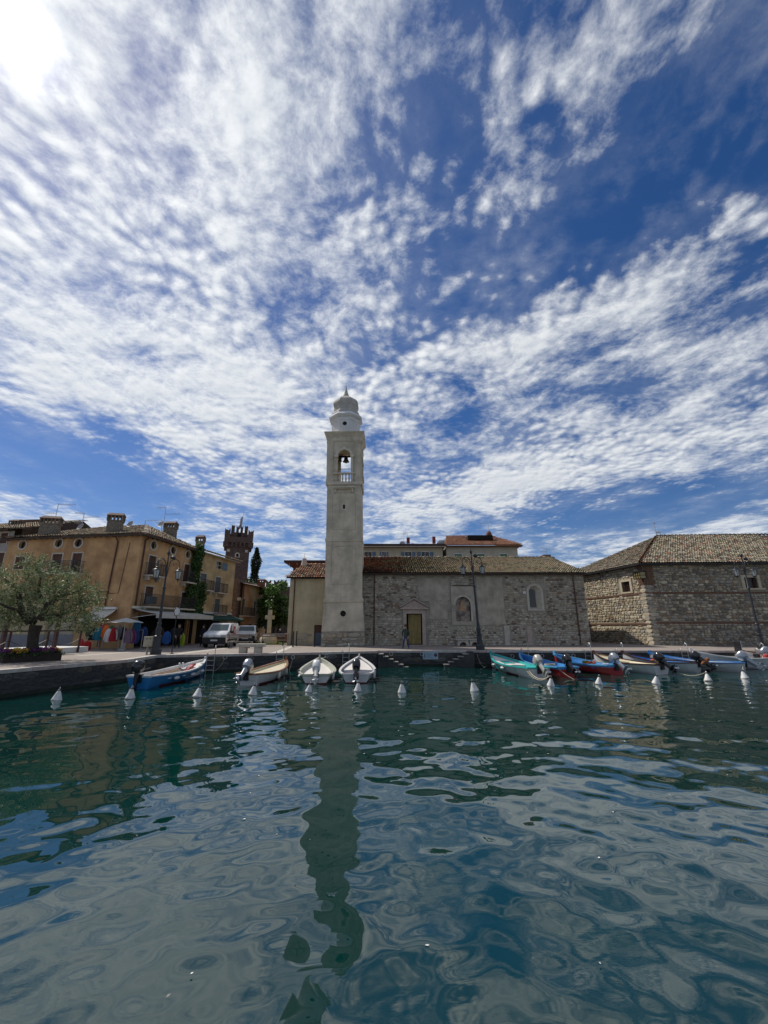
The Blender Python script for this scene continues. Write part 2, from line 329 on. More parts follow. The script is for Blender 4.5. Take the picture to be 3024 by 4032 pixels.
# ------------------------------------------------------------------ water
def water():
    rng = np.random.default_rng(11)
    ys = [-40.0, -20.0, -8.0, -3.0, 0.0]; y = 0.9
    while y < 30.6: ys.append(y); y += .040 + .0035 * y
    ys = np.array(ys); nx = 860
    t = np.linspace(-1, 1, nx); t = np.concatenate([[-14, -5, -2.2], t, [2.2, 5, 14]])
    hw = np.maximum(1.02 * ys + 3.2, 4)[:, None]
    X = t[None, :] * hw; Y = np.repeat(ys[:, None], len(t), 1); Z = np.zeros_like(X)
    N = 96; slope = .039
    wob = .35 * np.sin(X * .55 + 1.1 * np.sin(Y * .37)) + .3 * np.sin(Y * .6 + .8 * np.sin(X * .43 + 1))
    amp_env = 1.0 + .30 * np.sin(X * .21 + Y * .33) * np.sin(Y * .17 - X * .1 + 2)
    wt = []
    for i in range(N):
        lam = math.exp(rng.uniform(math.log(.24), math.log(2.6))); th = rng.normal(math.pi / 2, .95) + (math.pi if rng.random() < .5 else 0)
        wt.append((lam, th, rng.uniform(0, 6.28), (lam / .8) ** -.25 if lam > .8 else (lam / .8) ** .6))
    nrm = math.sqrt(sum(q[3] ** 2 for q in wt) / 2)
    for lam, th, ph, a in wt:
        kk = 2 * math.pi / lam; A = slope * a / nrm / kk
        Z += A * np.sin(kk * (X * math.cos(th) + Y * math.sin(th)) + ph + wob * (1.0 + .5 * math.sin(ph * 3)))
    Z *= amp_env * np.clip((ys[:, None] - .0) / 1.0, 0, 1)
    Z[:, :3] *= 0; Z[:, -3:] *= 0
    nr, nc = X.shape; V = np.stack([X, Y, Z], -1).reshape(-1, 3)
    idx = np.arange(nr * nc).reshape(nr, nc); F = np.stack([idx[:-1, :-1], idx[:-1, 1:], idx[1:, 1:], idx[1:, :-1]], -1).reshape(-1, 4)
    me = bpy.data.meshes.new('water'); me.vertices.add(len(V)); me.vertices.foreach_set('co', V.ravel())
    me.loops.add(F.size); me.loops.foreach_set('vertex_index', F.ravel().astype(np.int32)); me.polygons.add(len(F))
    me.polygons.foreach_set('loop_start', np.arange(0, F.size, 4, dtype=np.int32)); me.polygons.foreach_set('use_smooth', np.ones(len(F), bool))
    me.update(calc_edges=True)
    m_ = bpy.data.materials.new('harbour_water'); m_.use_nodes = True; t_ = NT(m_.node_tree); m_.node_tree.nodes.clear()
    b = t_.n('ShaderNodeBsdfPrincipled'); o = t_.n('ShaderNodeOutputMaterial'); m_.node_tree.links.new(b.outputs[0], o.inputs[0])
    co = t_.n('ShaderNodeTexCoord').outputs['Object']
    b.inputs['Roughness'].default_value = .015; b.inputs['IOR'].default_value = 1.62; b.inputs['Specular IOR Level'].default_value = .72
    t_.set(b.inputs['Base Color'], t_.mix(t_.ramp(t_.noise(co, .12, 3), .35, .7), (.0004, .022, .0205, 1), (.0006, .028, .025, 1)))
    bp = t_.n('ShaderNodeBump'); bp.inputs['Strength'].default_value = .25; bp.inputs['Distance'].default_value = .004
    h = t_.m('MULTIPLY', t_.noise(t_.mapping(co, sc=(1, 1.6, 1)), 9, 3, .5), t_.ramp(t_.noise(co, .25, 2), .45, .7))
    t_.set(bp.inputs['Height'], h); t_.set(b.inputs['Normal'], bp.outputs[0])
    me.materials.append(m_); ob = bpy.data.objects.new('water', me); COL.objects.link(ob); struct(ob)
water()

# ------------------------------------------------------------------ quay and ground
E = [(-19.5, 2.0), gp(0, 2639), gp(500, 2598), gp(621, 2580), gp(1100, 2572), gp(1488, 2563.5)]
E = [Vector((p[0], p[1])) for p in E]
EY = 30.0
E += [Vector((E[-1].x, EY)), Vector((70, EY))]
m_pave = bpy.data.materials.new('paving'); m_pave.use_nodes = True
def paving(m_, c1, c2, cm, sx, sy, rz):
    t_ = NT(m_.node_tree); m_.node_tree.nodes.clear(); b = t_.n('ShaderNodeBsdfPrincipled'); o = t_.n('ShaderNodeOutputMaterial'); m_.node_tree.links.new(b.outputs[0], o.inputs[0])
    co = t_.n('ShaderNodeTexCoord').outputs['Object']; br = t_.n('ShaderNodeTexBrick'); t_.set(br.inputs['Vector'], t_.mapping(co, rot=(0, 0, rz), sc=(sx, sy, 1)))
    br.inputs['Color1'].default_value = c1 + (1,); br.inputs['Color2'].default_value = c2 + (1,); br.inputs['Mortar'].default_value = cm + (1,); br.inputs['Scale'].default_value = 1; br.inputs['Mortar Size'].default_value = .02
    n_ = t_.noise(co, .6, 5, .65); c = t_.mix(t_.m('MULTIPLY', t_.ramp(n_, .45, .75), .45), br.outputs[0], tuple(q * .6 for q in c1) + (1,))
    t_.set(b.inputs['Base Color'], c); b.inputs['Roughness'].default_value = .85
    bp = t_.n('ShaderNodeBump'); bp.inputs['Strength'].default_value = .3; bp.inputs['Distance'].default_value = .01; t_.set(bp.inputs['Height'], t_.m('ADD', t_.m('MULTIPLY', br.outputs['Fac'], -1), t_.noise(co, 25, 3))); t_.set(b.inputs['Normal'], bp.outputs[0])
paving(m_pave, (.30, .25, .215), (.25, .215, .19), (.16, .14, .125), 1.2, 2.4, R(18))
mb = MB(); top = [tuple(p) for p in E] + [(900, 30), (900, 1500), (-900, 1500), (-900, 2.0)]
mb.add([(x, y, QZ) for x, y in top], [tuple(range(len(top)))])
ground = struct(mb.build('ground', m_pave))
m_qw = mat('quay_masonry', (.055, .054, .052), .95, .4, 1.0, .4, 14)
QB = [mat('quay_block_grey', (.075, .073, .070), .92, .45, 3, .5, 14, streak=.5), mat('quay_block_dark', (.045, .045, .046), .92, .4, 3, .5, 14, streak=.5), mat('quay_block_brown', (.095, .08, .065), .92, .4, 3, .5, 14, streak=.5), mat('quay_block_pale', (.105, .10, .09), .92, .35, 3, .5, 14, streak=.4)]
m_algae = mat('quay_algae', (.016, .024, .016), .8, .4, 3, .4, 16)
mb = MB()
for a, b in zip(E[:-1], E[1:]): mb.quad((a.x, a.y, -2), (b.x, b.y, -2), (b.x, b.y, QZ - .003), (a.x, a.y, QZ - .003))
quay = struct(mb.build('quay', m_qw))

def unit_stone(seed, n=8, inset=.13, rough_=.07):   # an irregular stone filling about 1 x 1, its face towards -y
    r_ = random.Random(seed); v, f = [], []; base = []
    for i in range(n):
        t = 2 * math.pi * (i + .5) / n + r_.uniform(-.12, .12); c, s_ = math.cos(t), math.sin(t)
        kx = .5 / max(abs(c), abs(s_), .0001); sup = (abs(c) ** 5 + abs(s_) ** 5) ** (-1 / 5) * .5
        q = .25 * kx + .75 * sup; base.append((c * q * (1 + r_.uniform(-rough_, rough_)), s_ * q * (1 + r_.uniform(-rough_, rough_))))
    for yy, kk in ((.4, 1.0), (-.55, .985), (-1.0, 1 - inset)):
        v += [(x * kk, yy + (r_.uniform(-.12, .12) if yy < 0 else 0), z * kk) for x, z in base]
    v.append((0, -1.08, 0))
    for L in (0, 1): f += [(L * n + i, L * n + (i + 1) % n, (L + 1) * n + (i + 1) % n, (L + 1) * n + i) for i in range(n)]
    f += [(2 * n + i, 2 * n + (i + 1) % n, 3 * n) for i in range(n)]
    return np.array(v), f
USTONE = [unit_stone(s) for s in range(8)]
UBLOCK = [unit_stone(50 + s, 8, .05, .015) for s in range(4)]
def unit_tile(seed, n=5):                          # a half-round clay tile, lower end at y = 0, wider and lifted there
    r_ = random.Random(900 + seed); v = []
    for yy, wd, hz in ((0, 1.0, .30), (1.0, .82, -.12)):
        for i in range(n + 1):
            t = math.pi * i / n; v.append((math.cos(t) * .5 * wd + r_.uniform(-.02, .02), yy + r_.uniform(-.03, .03), hz + math.sin(t) * .42 * wd + r_.uniform(-.03, .03)))
    v += [(x * .8, y + .02, .30 + (z - .30) * .74) for x, y, z in v[:n + 1]]
    f = [(i, i + 1, n + 2 + i, n + 1 + i) for i in range(n)] + [(i, i + 1, 2 * n + 3 + i, 2 * n + 2 + i) for i in range(n)]
    return np.array(v), f
UTILE = [unit_tile(s) for s in range(5)]
UMESH = {}
def umesh(kind, i, m_, smooth=False):
    key = (kind, i, m_.name)
    if key not in UMESH:
        v, f = {'stone': USTONE, 'block': UBLOCK, 'tile': UTILE}[kind][i]
        me = bpy.data.meshes.new(kind); me.from_pydata(v.tolist(), [], f); me.materials.append(m_)
        if smooth: me.polygons.foreach_set('use_smooth', [True] * len(f))
        UMESH[key] = me
    return UMESH[key]
def pieces(name, kind, items, mats, parent, limit=300, smooth=False):   # items: (size key, variant, matrix, material index); the largest as parts
    items = sorted(items, key=lambda q: -q[0]); src = {'stone': USTONE, 'block': UBLOCK, 'tile': UTILE}[kind]
    for _, i, M, k_ in items[:limit]:
        o = bpy.data.objects.new(name, umesh(kind, i, mats[k_], smooth)); COL.objects.link(o); o.parent = parent; o.matrix_local = M
    if len(items) > limit: bake(name + '_field', [(src[i][0], src[i][1], M, k_) for _, i, M, k_ in items[limit:]], mats, parent, smooth)
# coping stones and quay blocks
m_cope = [mat('coping_pale', (.44, .41, .37), .85, .2, 3, .25, 20), mat('coping_pink', (.40, .33, .30), .85, .2, 3, .25, 20)]
qb = []
for si, (a, b) in enumerate(zip(E[:-1], E[1:])):
    d = b - a; L = d.length; d.normalize(); ang = math.atan2(d.y, d.x)
    if si == 0: L0 = L - 7
    else: L0 = 0
    if si == len(E) - 2: L = min(L, 42)
    if L < .6: continue
    x = L0; M0 = Matrix.Translation((a.x, a.y, QZ)) @ Matrix.Rotation(ang, 4, 'Z')
    while x < L - .05:
        w_ = min(rnd.uniform(.95, 1.5), L - x)
        if L - x - w_ < .4: w_ = L - x
        z1 = .008 + rnd.uniform(0, .008); me = MB().box(0, w_ - .012, -.03 + rnd.uniform(-.008, .008), .36, -.13, z1).mesh('coping_stone', m_cope[rnd.random() < .3])
        o = inst('coping_stone', me, quay, (0, 0, 0)); o.matrix_local = M0 @ Matrix.Translation((x, 0, 0)); x += w_
    z = -.13
    for h in (.29, .30, .34):
        x = L0 - rnd.uniform(0, .5)
        while x < L:
            w_ = rnd.uniform(.5, 1.25); x1 = min(x + w_, L); xa = max(x, L0)
            if x1 - xa > .12:
                k_ = 1 if rnd.random() < .5 else rnd.choice([0, 0, 2, 1, 3] if rnd.random() < .5 else [0, 2, 1])
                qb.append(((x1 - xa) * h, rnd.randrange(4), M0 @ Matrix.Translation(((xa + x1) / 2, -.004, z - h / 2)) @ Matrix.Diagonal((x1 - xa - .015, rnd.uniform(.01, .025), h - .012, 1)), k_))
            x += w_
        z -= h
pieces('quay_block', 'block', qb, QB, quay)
mb = MB()
for a, b in zip(E[1:-1], E[2:]):
    d = (b - a).normalized(); n_ = Vector((d.y, -d.x)) * .045; mb.quad((a.x + n_.x, a.y + n_.y, -.4), (b.x + n_.x, b.y + n_.y, -.4), (b.x + n_.x, b.y + n_.y, .14), (a.x + n_.x, a.y + n_.y, .14))
mb.build('algae_line', m_algae, quay, stuff=True)
# ------------------------------------------------------------------ masonry and tiles
def sm(x, z, s=0):                                # a smooth field, about -1..1
    return math.sin(x * 1.3 + 2.1 * math.sin(z * .9 + s) + s * 3.1) * .6 + math.sin(z * 2.3 + 1.7 * math.sin(x * 1.9 + s * 1.7)) * .4
def masonry(W_, H, skip, pick, hmin=.13, hmax=.25, wmin=.16, wmax=.46, gap=.022, dep=(.02, .05), x0=0.0, z0=0.0, seed=1):
    r_ = random.Random(seed); out_ = []; z = z0
    while z < H - .06:
        h = min(r_.uniform(hmin, hmax), H - z); x = x0 - r_.uniform(0, .2)
        while x < W_:
            w_ = r_.uniform(wmin, wmax) * (1.25 if h > .2 else .95); parts_ = [(x, w_, z, h)]
            if h > .19 and r_.random() < .22: parts_ = [(x, w_, z, h * .5), (x, w_, z + h * .5, h * .5)]
            for (px_, pw, pz, ph) in parts_:
                a, b = max(px_, x0), min(px_ + pw, W_)
                if b - a < .08: continue
                cx, cz = (a + b) / 2, pz + ph / 2
                if skip(cx, cz, (b - a) / 2, ph / 2): continue
                k_ = pick(cx, cz, r_); q = r_.uniform(.9, 1.0)
                M = Matrix.Translation((cx, 0, cz + r_.uniform(-.012, .012))) @ Matrix.Rotation(r_.uniform(-.05, .05), 4, 'Y') @ Matrix.Diagonal((max(b - a - gap, .05) * q, r_.uniform(*dep), max(ph - gap, .04) * r_.uniform(.92, 1.03), 1))
                out_.append(((b - a) * ph, r_.randrange(8), M, k_))
            x += w_
        z += h
    return out_
def rects_skip(rects, pad=0.0):
    return lambda x, z, hw, hh: any(a - pad - hw * .8 < x < b + pad + hw * .8 and c - pad - hh * .8 < z < d + pad + hh * .8 for a, b, c, d in rects)
def tile_field(O, X, S, L, H, inside, pick, dx=.215, dr=.36, seed=3):   # X along the eave, S up the slope (unit vectors)
    r_ = random.Random(seed); N = X.cross(S).normalized(); out_ = []; ph_row = 0
    for r in range(int(H / dr) + 1):
        for c in range(int(L / dx) + 1):
            x, s_ = (c + .5) * dx + r_.uniform(-.012, .012), r * dr + r_.uniform(-.03, .03)
            if not inside(x, s_ + .2): continue
            yaw = r_.uniform(-.05, .05); X2 = (X * math.cos(yaw) + S * math.sin(yaw)); S2 = (S * math.cos(yaw) - X * math.sin(yaw))
            p = O + X * x + S * s_ + N * .02; wd, ln, ht = .205, dr * 1.22, .19
            M = Matrix(((X2.x * wd, S2.x * ln, N.x * ht, p.x), (X2.y * wd, S2.y * ln, N.y * ht, p.y), (X2.z * wd, S2.z * ln, N.z * ht, p.z), (0, 0, 0, 1)))
            out_.append((1000 - r * 10 - abs(c * dx - L / 2) * .1 + r_.uniform(0, 2), r_.randrange(5), M, pick(x, s_, r_)))
    return out_
def ridge_caps(parent, a, b, mats, step=.4):
    a, b = Vector(a), Vector(b); d = (b - a); L = d.length; d.normalize(); side = d.cross(Vector((0, 0, 1))).normalized(); up = side.cross(d); n_ = int(L / step)
    for i in range(n_):
        p = a + d * (i * step); M = Matrix(((side.x * .3, d.x * .46, up.x * .28, p.x), (side.y * .3, d.y * .46, up.y * .28, p.y), (side.z * .3, d.z * .46, up.z * .28, p.z), (0, 0, 0, 1)))
        o = bpy.data.objects.new('ridge_tile', umesh('tile', i % 5, mats[rnd.randrange(len(mats))], True)); COL.objects.link(o); o.parent = parent; o.matrix_local = M
def pipe(parent, pts, r=.05, m_=None, name='downpipe'):
    return MB().tube(pts, r, 8).build(name, m_ or m_rust, parent, smooth=True)

# ------------------------------------------------------------------ the church
CY = 38.0; CX0 = -2.6; CX1 = 18.05
CD = 7.4
F = Frame((CX0, CY), (CX1, CY)); CW = F.w; CH = F.at(1900, 2262)[1]
church = thing('church', 'long grey rubble stone church wall and tiled roof right of the bell tower', 'church', (CX0, CY, QZ))
dr = F.rect(1601, 2417, 1663, 2538); dr = (dr[0], dr[1], 0.0, dr[3])
nic = F.rect(1794, 2350, 1853, 2446); win = F.rect(2089, 2317, 2114, 2391)
wopen = F.rect(2083, 2306, 2130, 2400)
mb = MB(); wall_panel(mb, CW, CH, [dr, nic + ('arch',), wopen + ('arch',)], .38)
D2 = 2 * CD; mb.quad((CW, 0, 0), (CW, D2, 0), (CW, D2, CH), (CW, 0, CH)); mb.quad((0, 0, 0), (0, D2, 0), (0, D2, CH), (0, 0, CH))
RZ = py(1900, 2197, CY + CD).z - QZ
mb.add([(CW, 0, CH), (CW, D2, CH), (CW, CD, RZ - .25)], [(0, 1, 2)]); mb.quad((0, D2, 0), (CW, D2, 0), (CW, D2, CH), (0, D2, CH))
mb.build('wall', m_mortar, church)
pl = [F.rect(1647, 2276, 1766, 2366), F.rect(1777, 2308, 1870, 2461), F.rect(1880, 2272, 1984, 2462), F.rect(1690, 2366, 1760, 2438)]
surround = F.rect(1585, 2385, 1680, 2540); ped = F.rect(1580, 2358, 1680, 2392)
post1 = F.rect(1986, 2464, 2007, 2537); post2 = F.rect(2076, 2466, 2095, 2537); wsur = F.rect(2073, 2298, 2143, 2404)
sk = rects_skip(pl + [surround, wsur, post1, post2] + [(ped[0] + .3, ped[1] - .3, ped[2], ped[3] - .1)], .03)
def pick_c(x, z, r_):
    a = sm(x * .9, z * 1.1, 1.0); q = r_.random()
    dark = (2.2 < z < 5.3 and (x < 6.8 or x > 15.2)) and sm(x * 1.4, z * 1.6, 2.3) > .05
    if dark: return 4 if q < .34 else (5 if q < .46 else 3 if q < .7 else 0)
    if q < .06: return 4
    if q < .12: return 5
    if z < 2 : return 1 if q < .45 else (0 if q < .8 else 2)
    return (0 if q < .45 else 1 if q < .68 else 2 if q < .84 else 3) if a > -.2 else (3 if q < .35 else 0 if q < .75 else 2)
pieces('stone', 'stone', masonry(CW, CH - .12, sk, pick_c, seed=4), STONES, church)
ms = masonry(6, CH, lambda *a: False, pick_c, seed=5)
Mr = Matrix.Translation((CW, 0, 0)) @ Matrix.Rotation(R(90), 4, 'Z')
bake('stone_side', [(USTONE[i][0], USTONE[i][1], Mr @ M, k_) for _, i, M, k_ in ms], STONES, church)
for i, (a, b, c, d) in enumerate(pl):             # old render left on the stone, ragged edges
    r_ = random.Random(i); pts = []
    for (p, q) in (((a, c), (b, c)), ((b, c), (b, d)), ((b, d), (a, d)), ((a, d), (a, c))):
        for t in np.linspace(0, 1, 9)[:-1]: pts.append((p[0] + (q[0] - p[0]) * t + r_.uniform(-.09, .09), p[1] + (q[1] - p[1]) * t + r_.uniform(-.09, .09)))
    if i == 1: continue
    MB().prism(pts, -.034 - i * .002, .05).build('plaster_patch', m_patch, church)
# fresco niche with its surround
a, b, c, d = pl[1]; mb = MB(); wall_panel(mb, b, d, [nic + ('arch',)], .36, a, c)
for v in range(len(mb.v)): mb.v[v] = (mb.v[v][0], mb.v[v][1] - .055, mb.v[v][2])
niche = mb.build('niche', m_patch, church)
cvi = outline(*nic, 'arch'); k_ = .17; cvo = outline(nic[0] - k_, nic[1] + k_, nic[2], nic[3] + k_, 'arch')
mb = MB(); ring(mb, cvi[1:], cvo[1:], -.085, -.04); mb.f = mb.f[:-4]; mb.mi = mb.mi[:-4]; mb.build('arch_surround', m_stonetrim, niche)
m_fres = mat('fresco', (.40, .33, .26), .95, .25, 2.2, .15, 16, col2=(.12, .10, .095)); m_fres2 = mat('fresco_figure', (.33, .15, .07), .95, .35, 3, .1, 16, col2=(.45, .36, .25))
MB().prism(cvi, .30, .34).build('fresco_panel', m_fres, niche)
mx = (nic[0] + nic[1]) / 2; hh = nic[3] - nic[2]
fig = [(mx + x * .34, nic[2] + hh * (.42 + z * .45)) for x, z in ((-.9, 0), (.9, .0), (1.05, .35), (.5, .55), (.3, .72), (.2, .95), (-.15, 1.0), (-.3, .75), (-.5, .55), (-1.05, .3))]
MB().prism(fig, .292, .30).build('fresco_figure', m_fres2, niche)
mb = MB(); x = a + .15
while x < b - .1:
    mb.add([(x + .1 * math.cos(t) + .1, yy, d + .04 + .07 * math.sin(t)) for yy in (-.2, 0) for t in np.linspace(0, math.pi, 5)], [(i, i + 1, i + 6, i + 5) for i in range(4)]); x += .21
mb.build('tile_hood', TILES[5], niche, stuff=True)
# door: pink stone frame with a pediment, yellow curtain
sd = (dr[0] - .3, dr[1] + .3, 0, dr[3] + .62)
mb = MB(); mb.box(sd[0], dr[0], -.09, .05, 0, dr[3] + .02); mb.box(dr[1], sd[1], -.09, .05, 0, dr[3] + .02); mb.box(sd[0], sd[1], -.1, .05, dr[3] + .02, dr[3] + .40); mb.box(dr[0], dr[1], -.12, .3, -.02, .05)
door = mb.build('door_frame', m_pinkstone, church, bevel=.012)
mx = (dr[0] + dr[1]) / 2; hwid = (sd[1] - sd[0]) / 2 + .26; zc0 = dr[3] + .40
mb = MB(); mb.box(mx - hwid, mx + hwid, -.26, .02, zc0, zc0 + .09); mb.box(mx - hwid + .09, mx + hwid - .09, -.18, .02, zc0 + .09, zc0 + .16)
zt = zc0 + .16; pk = .72
mb.prism([(mx - hwid, zt), (mx - hwid, zt + .08), (mx, zt + pk + .1), (mx, zt + pk)], -.27, .02); mb.prism([(mx + hwid, zt + .08), (mx + hwid, zt), (mx, zt + pk), (mx, zt + pk + .1)], -.271, .02)
mb.prism([(mx - hwid + .1, zt), (mx + hwid - .1, zt), (mx, zt + pk - .04)], -.08, .02); mb.build('pediment', m_pinkstone, door)
m_cur = mat('yellow_curtain', (.40, .32, .14), .9, .15, 3, .1, 40)
mb = MB(); n_ = 60; c0, c1 = dr[0] + .16, dr[1] - .1; P2 = [(c0 + (c1 - c0) * i / n_, .22 + .045 * math.sin(i * 1.05) + .02 * math.sin(i * 2.3)) for i in range(n_ + 1)]
mb.add([(x, y, .12) for x, y in P2] + [(x, y, dr[3] - .05) for x, y in P2], [(i, i + 1, n_ + 2 + i, n_ + 1 + i) for i in range(n_)]); mb.build('curtain', m_cur, door, smooth=True)
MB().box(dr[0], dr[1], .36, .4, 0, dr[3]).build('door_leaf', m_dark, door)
# lancet window, splayed surround
cvi = outline(*wopen, 'arch'); cvo = outline(wopen[0] - .2, wopen[1] + .2, wopen[2] - .1, wopen[3] + .2, 'arch')
mb = MB(); ring(mb, cvi, cvo, -.06, .03); cvn = outline(*win, 'arch')
for i in range(len(cvi)):
    j = (i + 1) % len(cvi); mb.add([(cvi[i][0], -.02, cvi[i][1]), (cvi[j][0], -.02, cvi[j][1]), (cvn[j][0], .34, cvn[j][1]), (cvn[i][0], .34, cvn[i][1])], [(0, 1, 2, 3)])
lw = mb.build('window', mat('pale_window_render', (.46, .42, .34), .9, .12, 3, .1), church); MB().prism(cvn, .33, .36).build('pane', m_glass, lw)
mb = MB()
for i in range(1, 9): z = win[2] + (win[3] - win[2]) * i / 9; mb.box(win[0], win[1], .315, .33, z - .01, z + .01)
mb.build('leading', m_iron, lw, stuff=True)
for q in (post1, post2): MB().box(q[0], q[1], -.05, .05, 0, q[3]).build('stone_slab', m_stonetrim if q is post1 else m_pinkstone, church, bevel=.015)
q = F.rect(2058, 2328, 2069, 2338); MB().box(q[0], q[1], -.07, .0, q[2], q[3]).build('number_plate', m_white, church)
for u in (1474, 2257):
    x = F.at(u, 2300)[0]; pipe(church, [(x, -.16, CH - .08), (x, -.10, CH - .35), (x, -.10, .02)], .05, m_rust)
mb = MB(); mb.box(-.2, CW + .25, -.5, .03, CH - .05, CH + .02); mb.build('eave_board', m_under, church)
# roof
roof = MB().add([(-.5, -.48, CH + .02), (CW + .3, -.48, CH + .02), (CW + .12, CD, RZ), (-.5, CD, RZ), (-.5, D2 + .4, CH), (CW + .3, D2 + .4, CH)], [(0, 1, 2, 3), (3, 2, 5, 4)]).build('roof', m_under, church)
Sv = Vector((0, CD + .48, RZ - CH - .02)); SL = Sv.length; Sv.normalize()
def pick_t(x, s_, r_):
    q = r_.random(); red = x < 4 + 1.5 * math.sin(s_ * 2); moss = sm(x * .5, s_ * 1.2, 4) < -.25
    if red: return 0 if q < .5 else 1 if q < .8 else 2 if q < .9 else 5
    if s_ > SL - .5: return 4 if q < .5 else 5
    if moss: return 4 if q < .4 else 3 if q < .75 else 2
    return 2 if q < .5 else 3 if q < .76 else 4 if q < .88 else 1
pieces('roof_tile', 'tile', tile_field(Vector((-.5, -.55, CH + .06)), Vector((1, 0, 0)), Sv, CW + .78, SL - .1, lambda x, s_: x < CW + .78 - s_ * .02, pick_t), TILES, roof, smooth=True)
ridge_caps(roof, (CW, CD, RZ + .03), (0, CD, RZ + .03), [TILES[4], TILES[5], TILES[3]])
# stone bench with two arched legs under the niche
bq = F.rect(1796, 2515, 1860, 2540)
bench = thing('stone_bench', 'low pale stone bench with two arched openings under the fresco niche', 'bench', (CX0 + bq[0], CY - .65, QZ))
bw = bq[1] - bq[0]; mb = MB(); arch = lambda m: [(m - .5, 0), (m - .3, 0)] + [(m + .3 * math.cos(t), .3 * math.sin(t)) for t in np.linspace(math.pi, 0, 9)] + [(m + .5, 0), (m + .45, .44), (m - .45, .44)]
for m in (.5, 1.52): MB().prism(arch(m), 0, .5).build('support', m_stonetrim, bench)
MB().box(-.12, 2.15, -.06, .55, .44, .53).build('seat', m_stonetrim, bench, bevel=.015)

# ------------------------------------------------------------------ bell tower
TY = 36.6; TXC = py(1351, 2540, TY).x
tower = thing('bell_tower', 'tall pale plaster bell tower with arched belfry and onion dome', 'tower', (TXC, TY, QZ)); tower.rotation_euler = (0, R(-1.1), 0)
def zt_(v, dy=0.0): return py(1352, v, TY + dy).z - QZ
HW = 1.60; CYT = HW                                # half width, centre behind the face
def sq(mb, prof):                                  # a square shaft from (half width, z) pairs, centred on (0, CYT)
    v = []; n_ = len(prof)
    for r, z in prof: v += [(-r, CYT - r, z), (r, CYT - r, z), (r, CYT + r, z), (-r, CYT + r, z)]
    mb.add(v, [(i * 4 + j, i * 4 + (j + 1) % 4, (i + 1) * 4 + (j + 1) % 4, (i + 1) * 4 + j) for i in range(n_ - 1) for j in range(4)] + [tuple(range((n_ - 1) * 4, n_ * 4))])
zpl, zb0, zb1, zc0, zc1 = zt_(2485), zt_(2368), zt_(2358), zt_(2133), zt_(2118)
zs0, zs1, zbt = zt_(1905), zt_(1897), zt_(1738)
mb = MB(); sq(mb, [(1.84, 0), (1.80, zpl)]); mb.build('plinth', m_mortar, tower)
mb = MB(); sq(mb, [(1.805, zpl), (1.66, zb0 - .12), (1.72, zb0 - .05), (1.72, zb1), (1.62, zb1 + .06), (1.605, zc0), (1.66, zc0 + .04), (1.66, zc1), (1.59, zc1 + .05), (1.575, zs0)])
shaft = mb.build('shaft', m_plaster, tower)
tb = F.at(1352, 2300)
ms = masonry(1.84, zpl - .02, lambda x, z, a, b: abs(x) > 1.85 - a or z > zpl - .12 + .1 * math.sin(x * 4), lambda x, z, r_: r_.choice([1, 1, 2, 0, 2, 3]), .16, .42, .3, .85, .05, (.03, .06), -1.84, .0, 9)
Mp = Matrix.Translation((0, -.235, 0))
for _, i, M, k_ in ms: o = bpy.data.objects.new('plinth_stone', umesh('stone', i, STONES[k_])); COL.objects.link(o); o.parent = tower; o.matrix_local = Mp @ M
# sunk panels, outlined by a raised fillet
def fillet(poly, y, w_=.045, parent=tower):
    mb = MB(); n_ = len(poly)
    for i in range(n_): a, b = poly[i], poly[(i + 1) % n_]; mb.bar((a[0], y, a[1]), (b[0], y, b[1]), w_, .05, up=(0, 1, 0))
    return mb.build('panel_moulding', mat('shade_tone_moulding', (.36, .325, .26), .95, .2, 3, .1), parent)  # darker colour paints in the shadow of the moulding's relief
def shaped(x, z0, z1, notch=.42):
    arc = [(x - notch + notch * math.cos(t), z1 - notch * .0 - notch * (1 - math.sin(t)) * 0) for t in ()]
    pts = [(-x, z0), (x, z0), (x, z1 - notch)] + [(x - .5 * (1 - math.cos(t)), z1 - notch + notch * math.sin(t) * .95) for t in np.linspace(.2, math.pi / 2, 5)] + [(.5, z1), (-.5, z1)]
    return pts + [(-x + .5 * (1 - math.cos(t)), z1 - notch + notch * math.sin(t) * .95) for t in np.linspace(math.pi / 2, .2, 5)] + [(-x, z1 - notch)]
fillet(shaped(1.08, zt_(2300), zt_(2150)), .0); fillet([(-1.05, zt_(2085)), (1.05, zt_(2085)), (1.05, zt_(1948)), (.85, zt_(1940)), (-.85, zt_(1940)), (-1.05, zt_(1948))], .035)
mb = MB(); oc = [(.26 * math.cos(t), zt_(2416) + .26 * math.sin(t)) for t in np.linspace(0, 2 * math.pi, 9)[:-1]]
ring(mb, oc, [(x * 1.22, (z - zt_(2416)) * 1.22 + zt_(2416)) for x, z in oc], -.215, .1); ov = mb.build('oculus', m_plaster, tower); MB().prism(oc, -.205, .1).build('pane', m_dark, ov)
zc_ = zt_(1995); mb = MB(); ring(mb, outline(-.1, .1, zc_ - .2, zc_ + .2), outline(-.17, .17, zc_ - .27, zc_ + .27), -.01, .1); sl = mb.build('slit_window', m_trimst, tower); MB().box(-.1, .1, .0, .1, zc_ - .2, zc_ + .2).build('pane', m_dark, sl)
# ledge on two brackets
zl = zt_(1923); mb = MB(); mb.box(-1.0, 1.0, -.28, .1, zl, zl + .09); mb.box(-.95, .95, -.2, .1, zl - .07, zl); lg = mb.build('ledge', m_trimst, tower, bevel=.015)
for s_ in (-1, 1): MB().prism([(s_ * .78 - .08, zl - .07), (s_ * .78 + .08, zl - .07), (s_ * .78 + .06, zl - .42), (s_ * .78 - .06, zl - .42)], -.17, .1).build('bracket', m_trimst, lg)
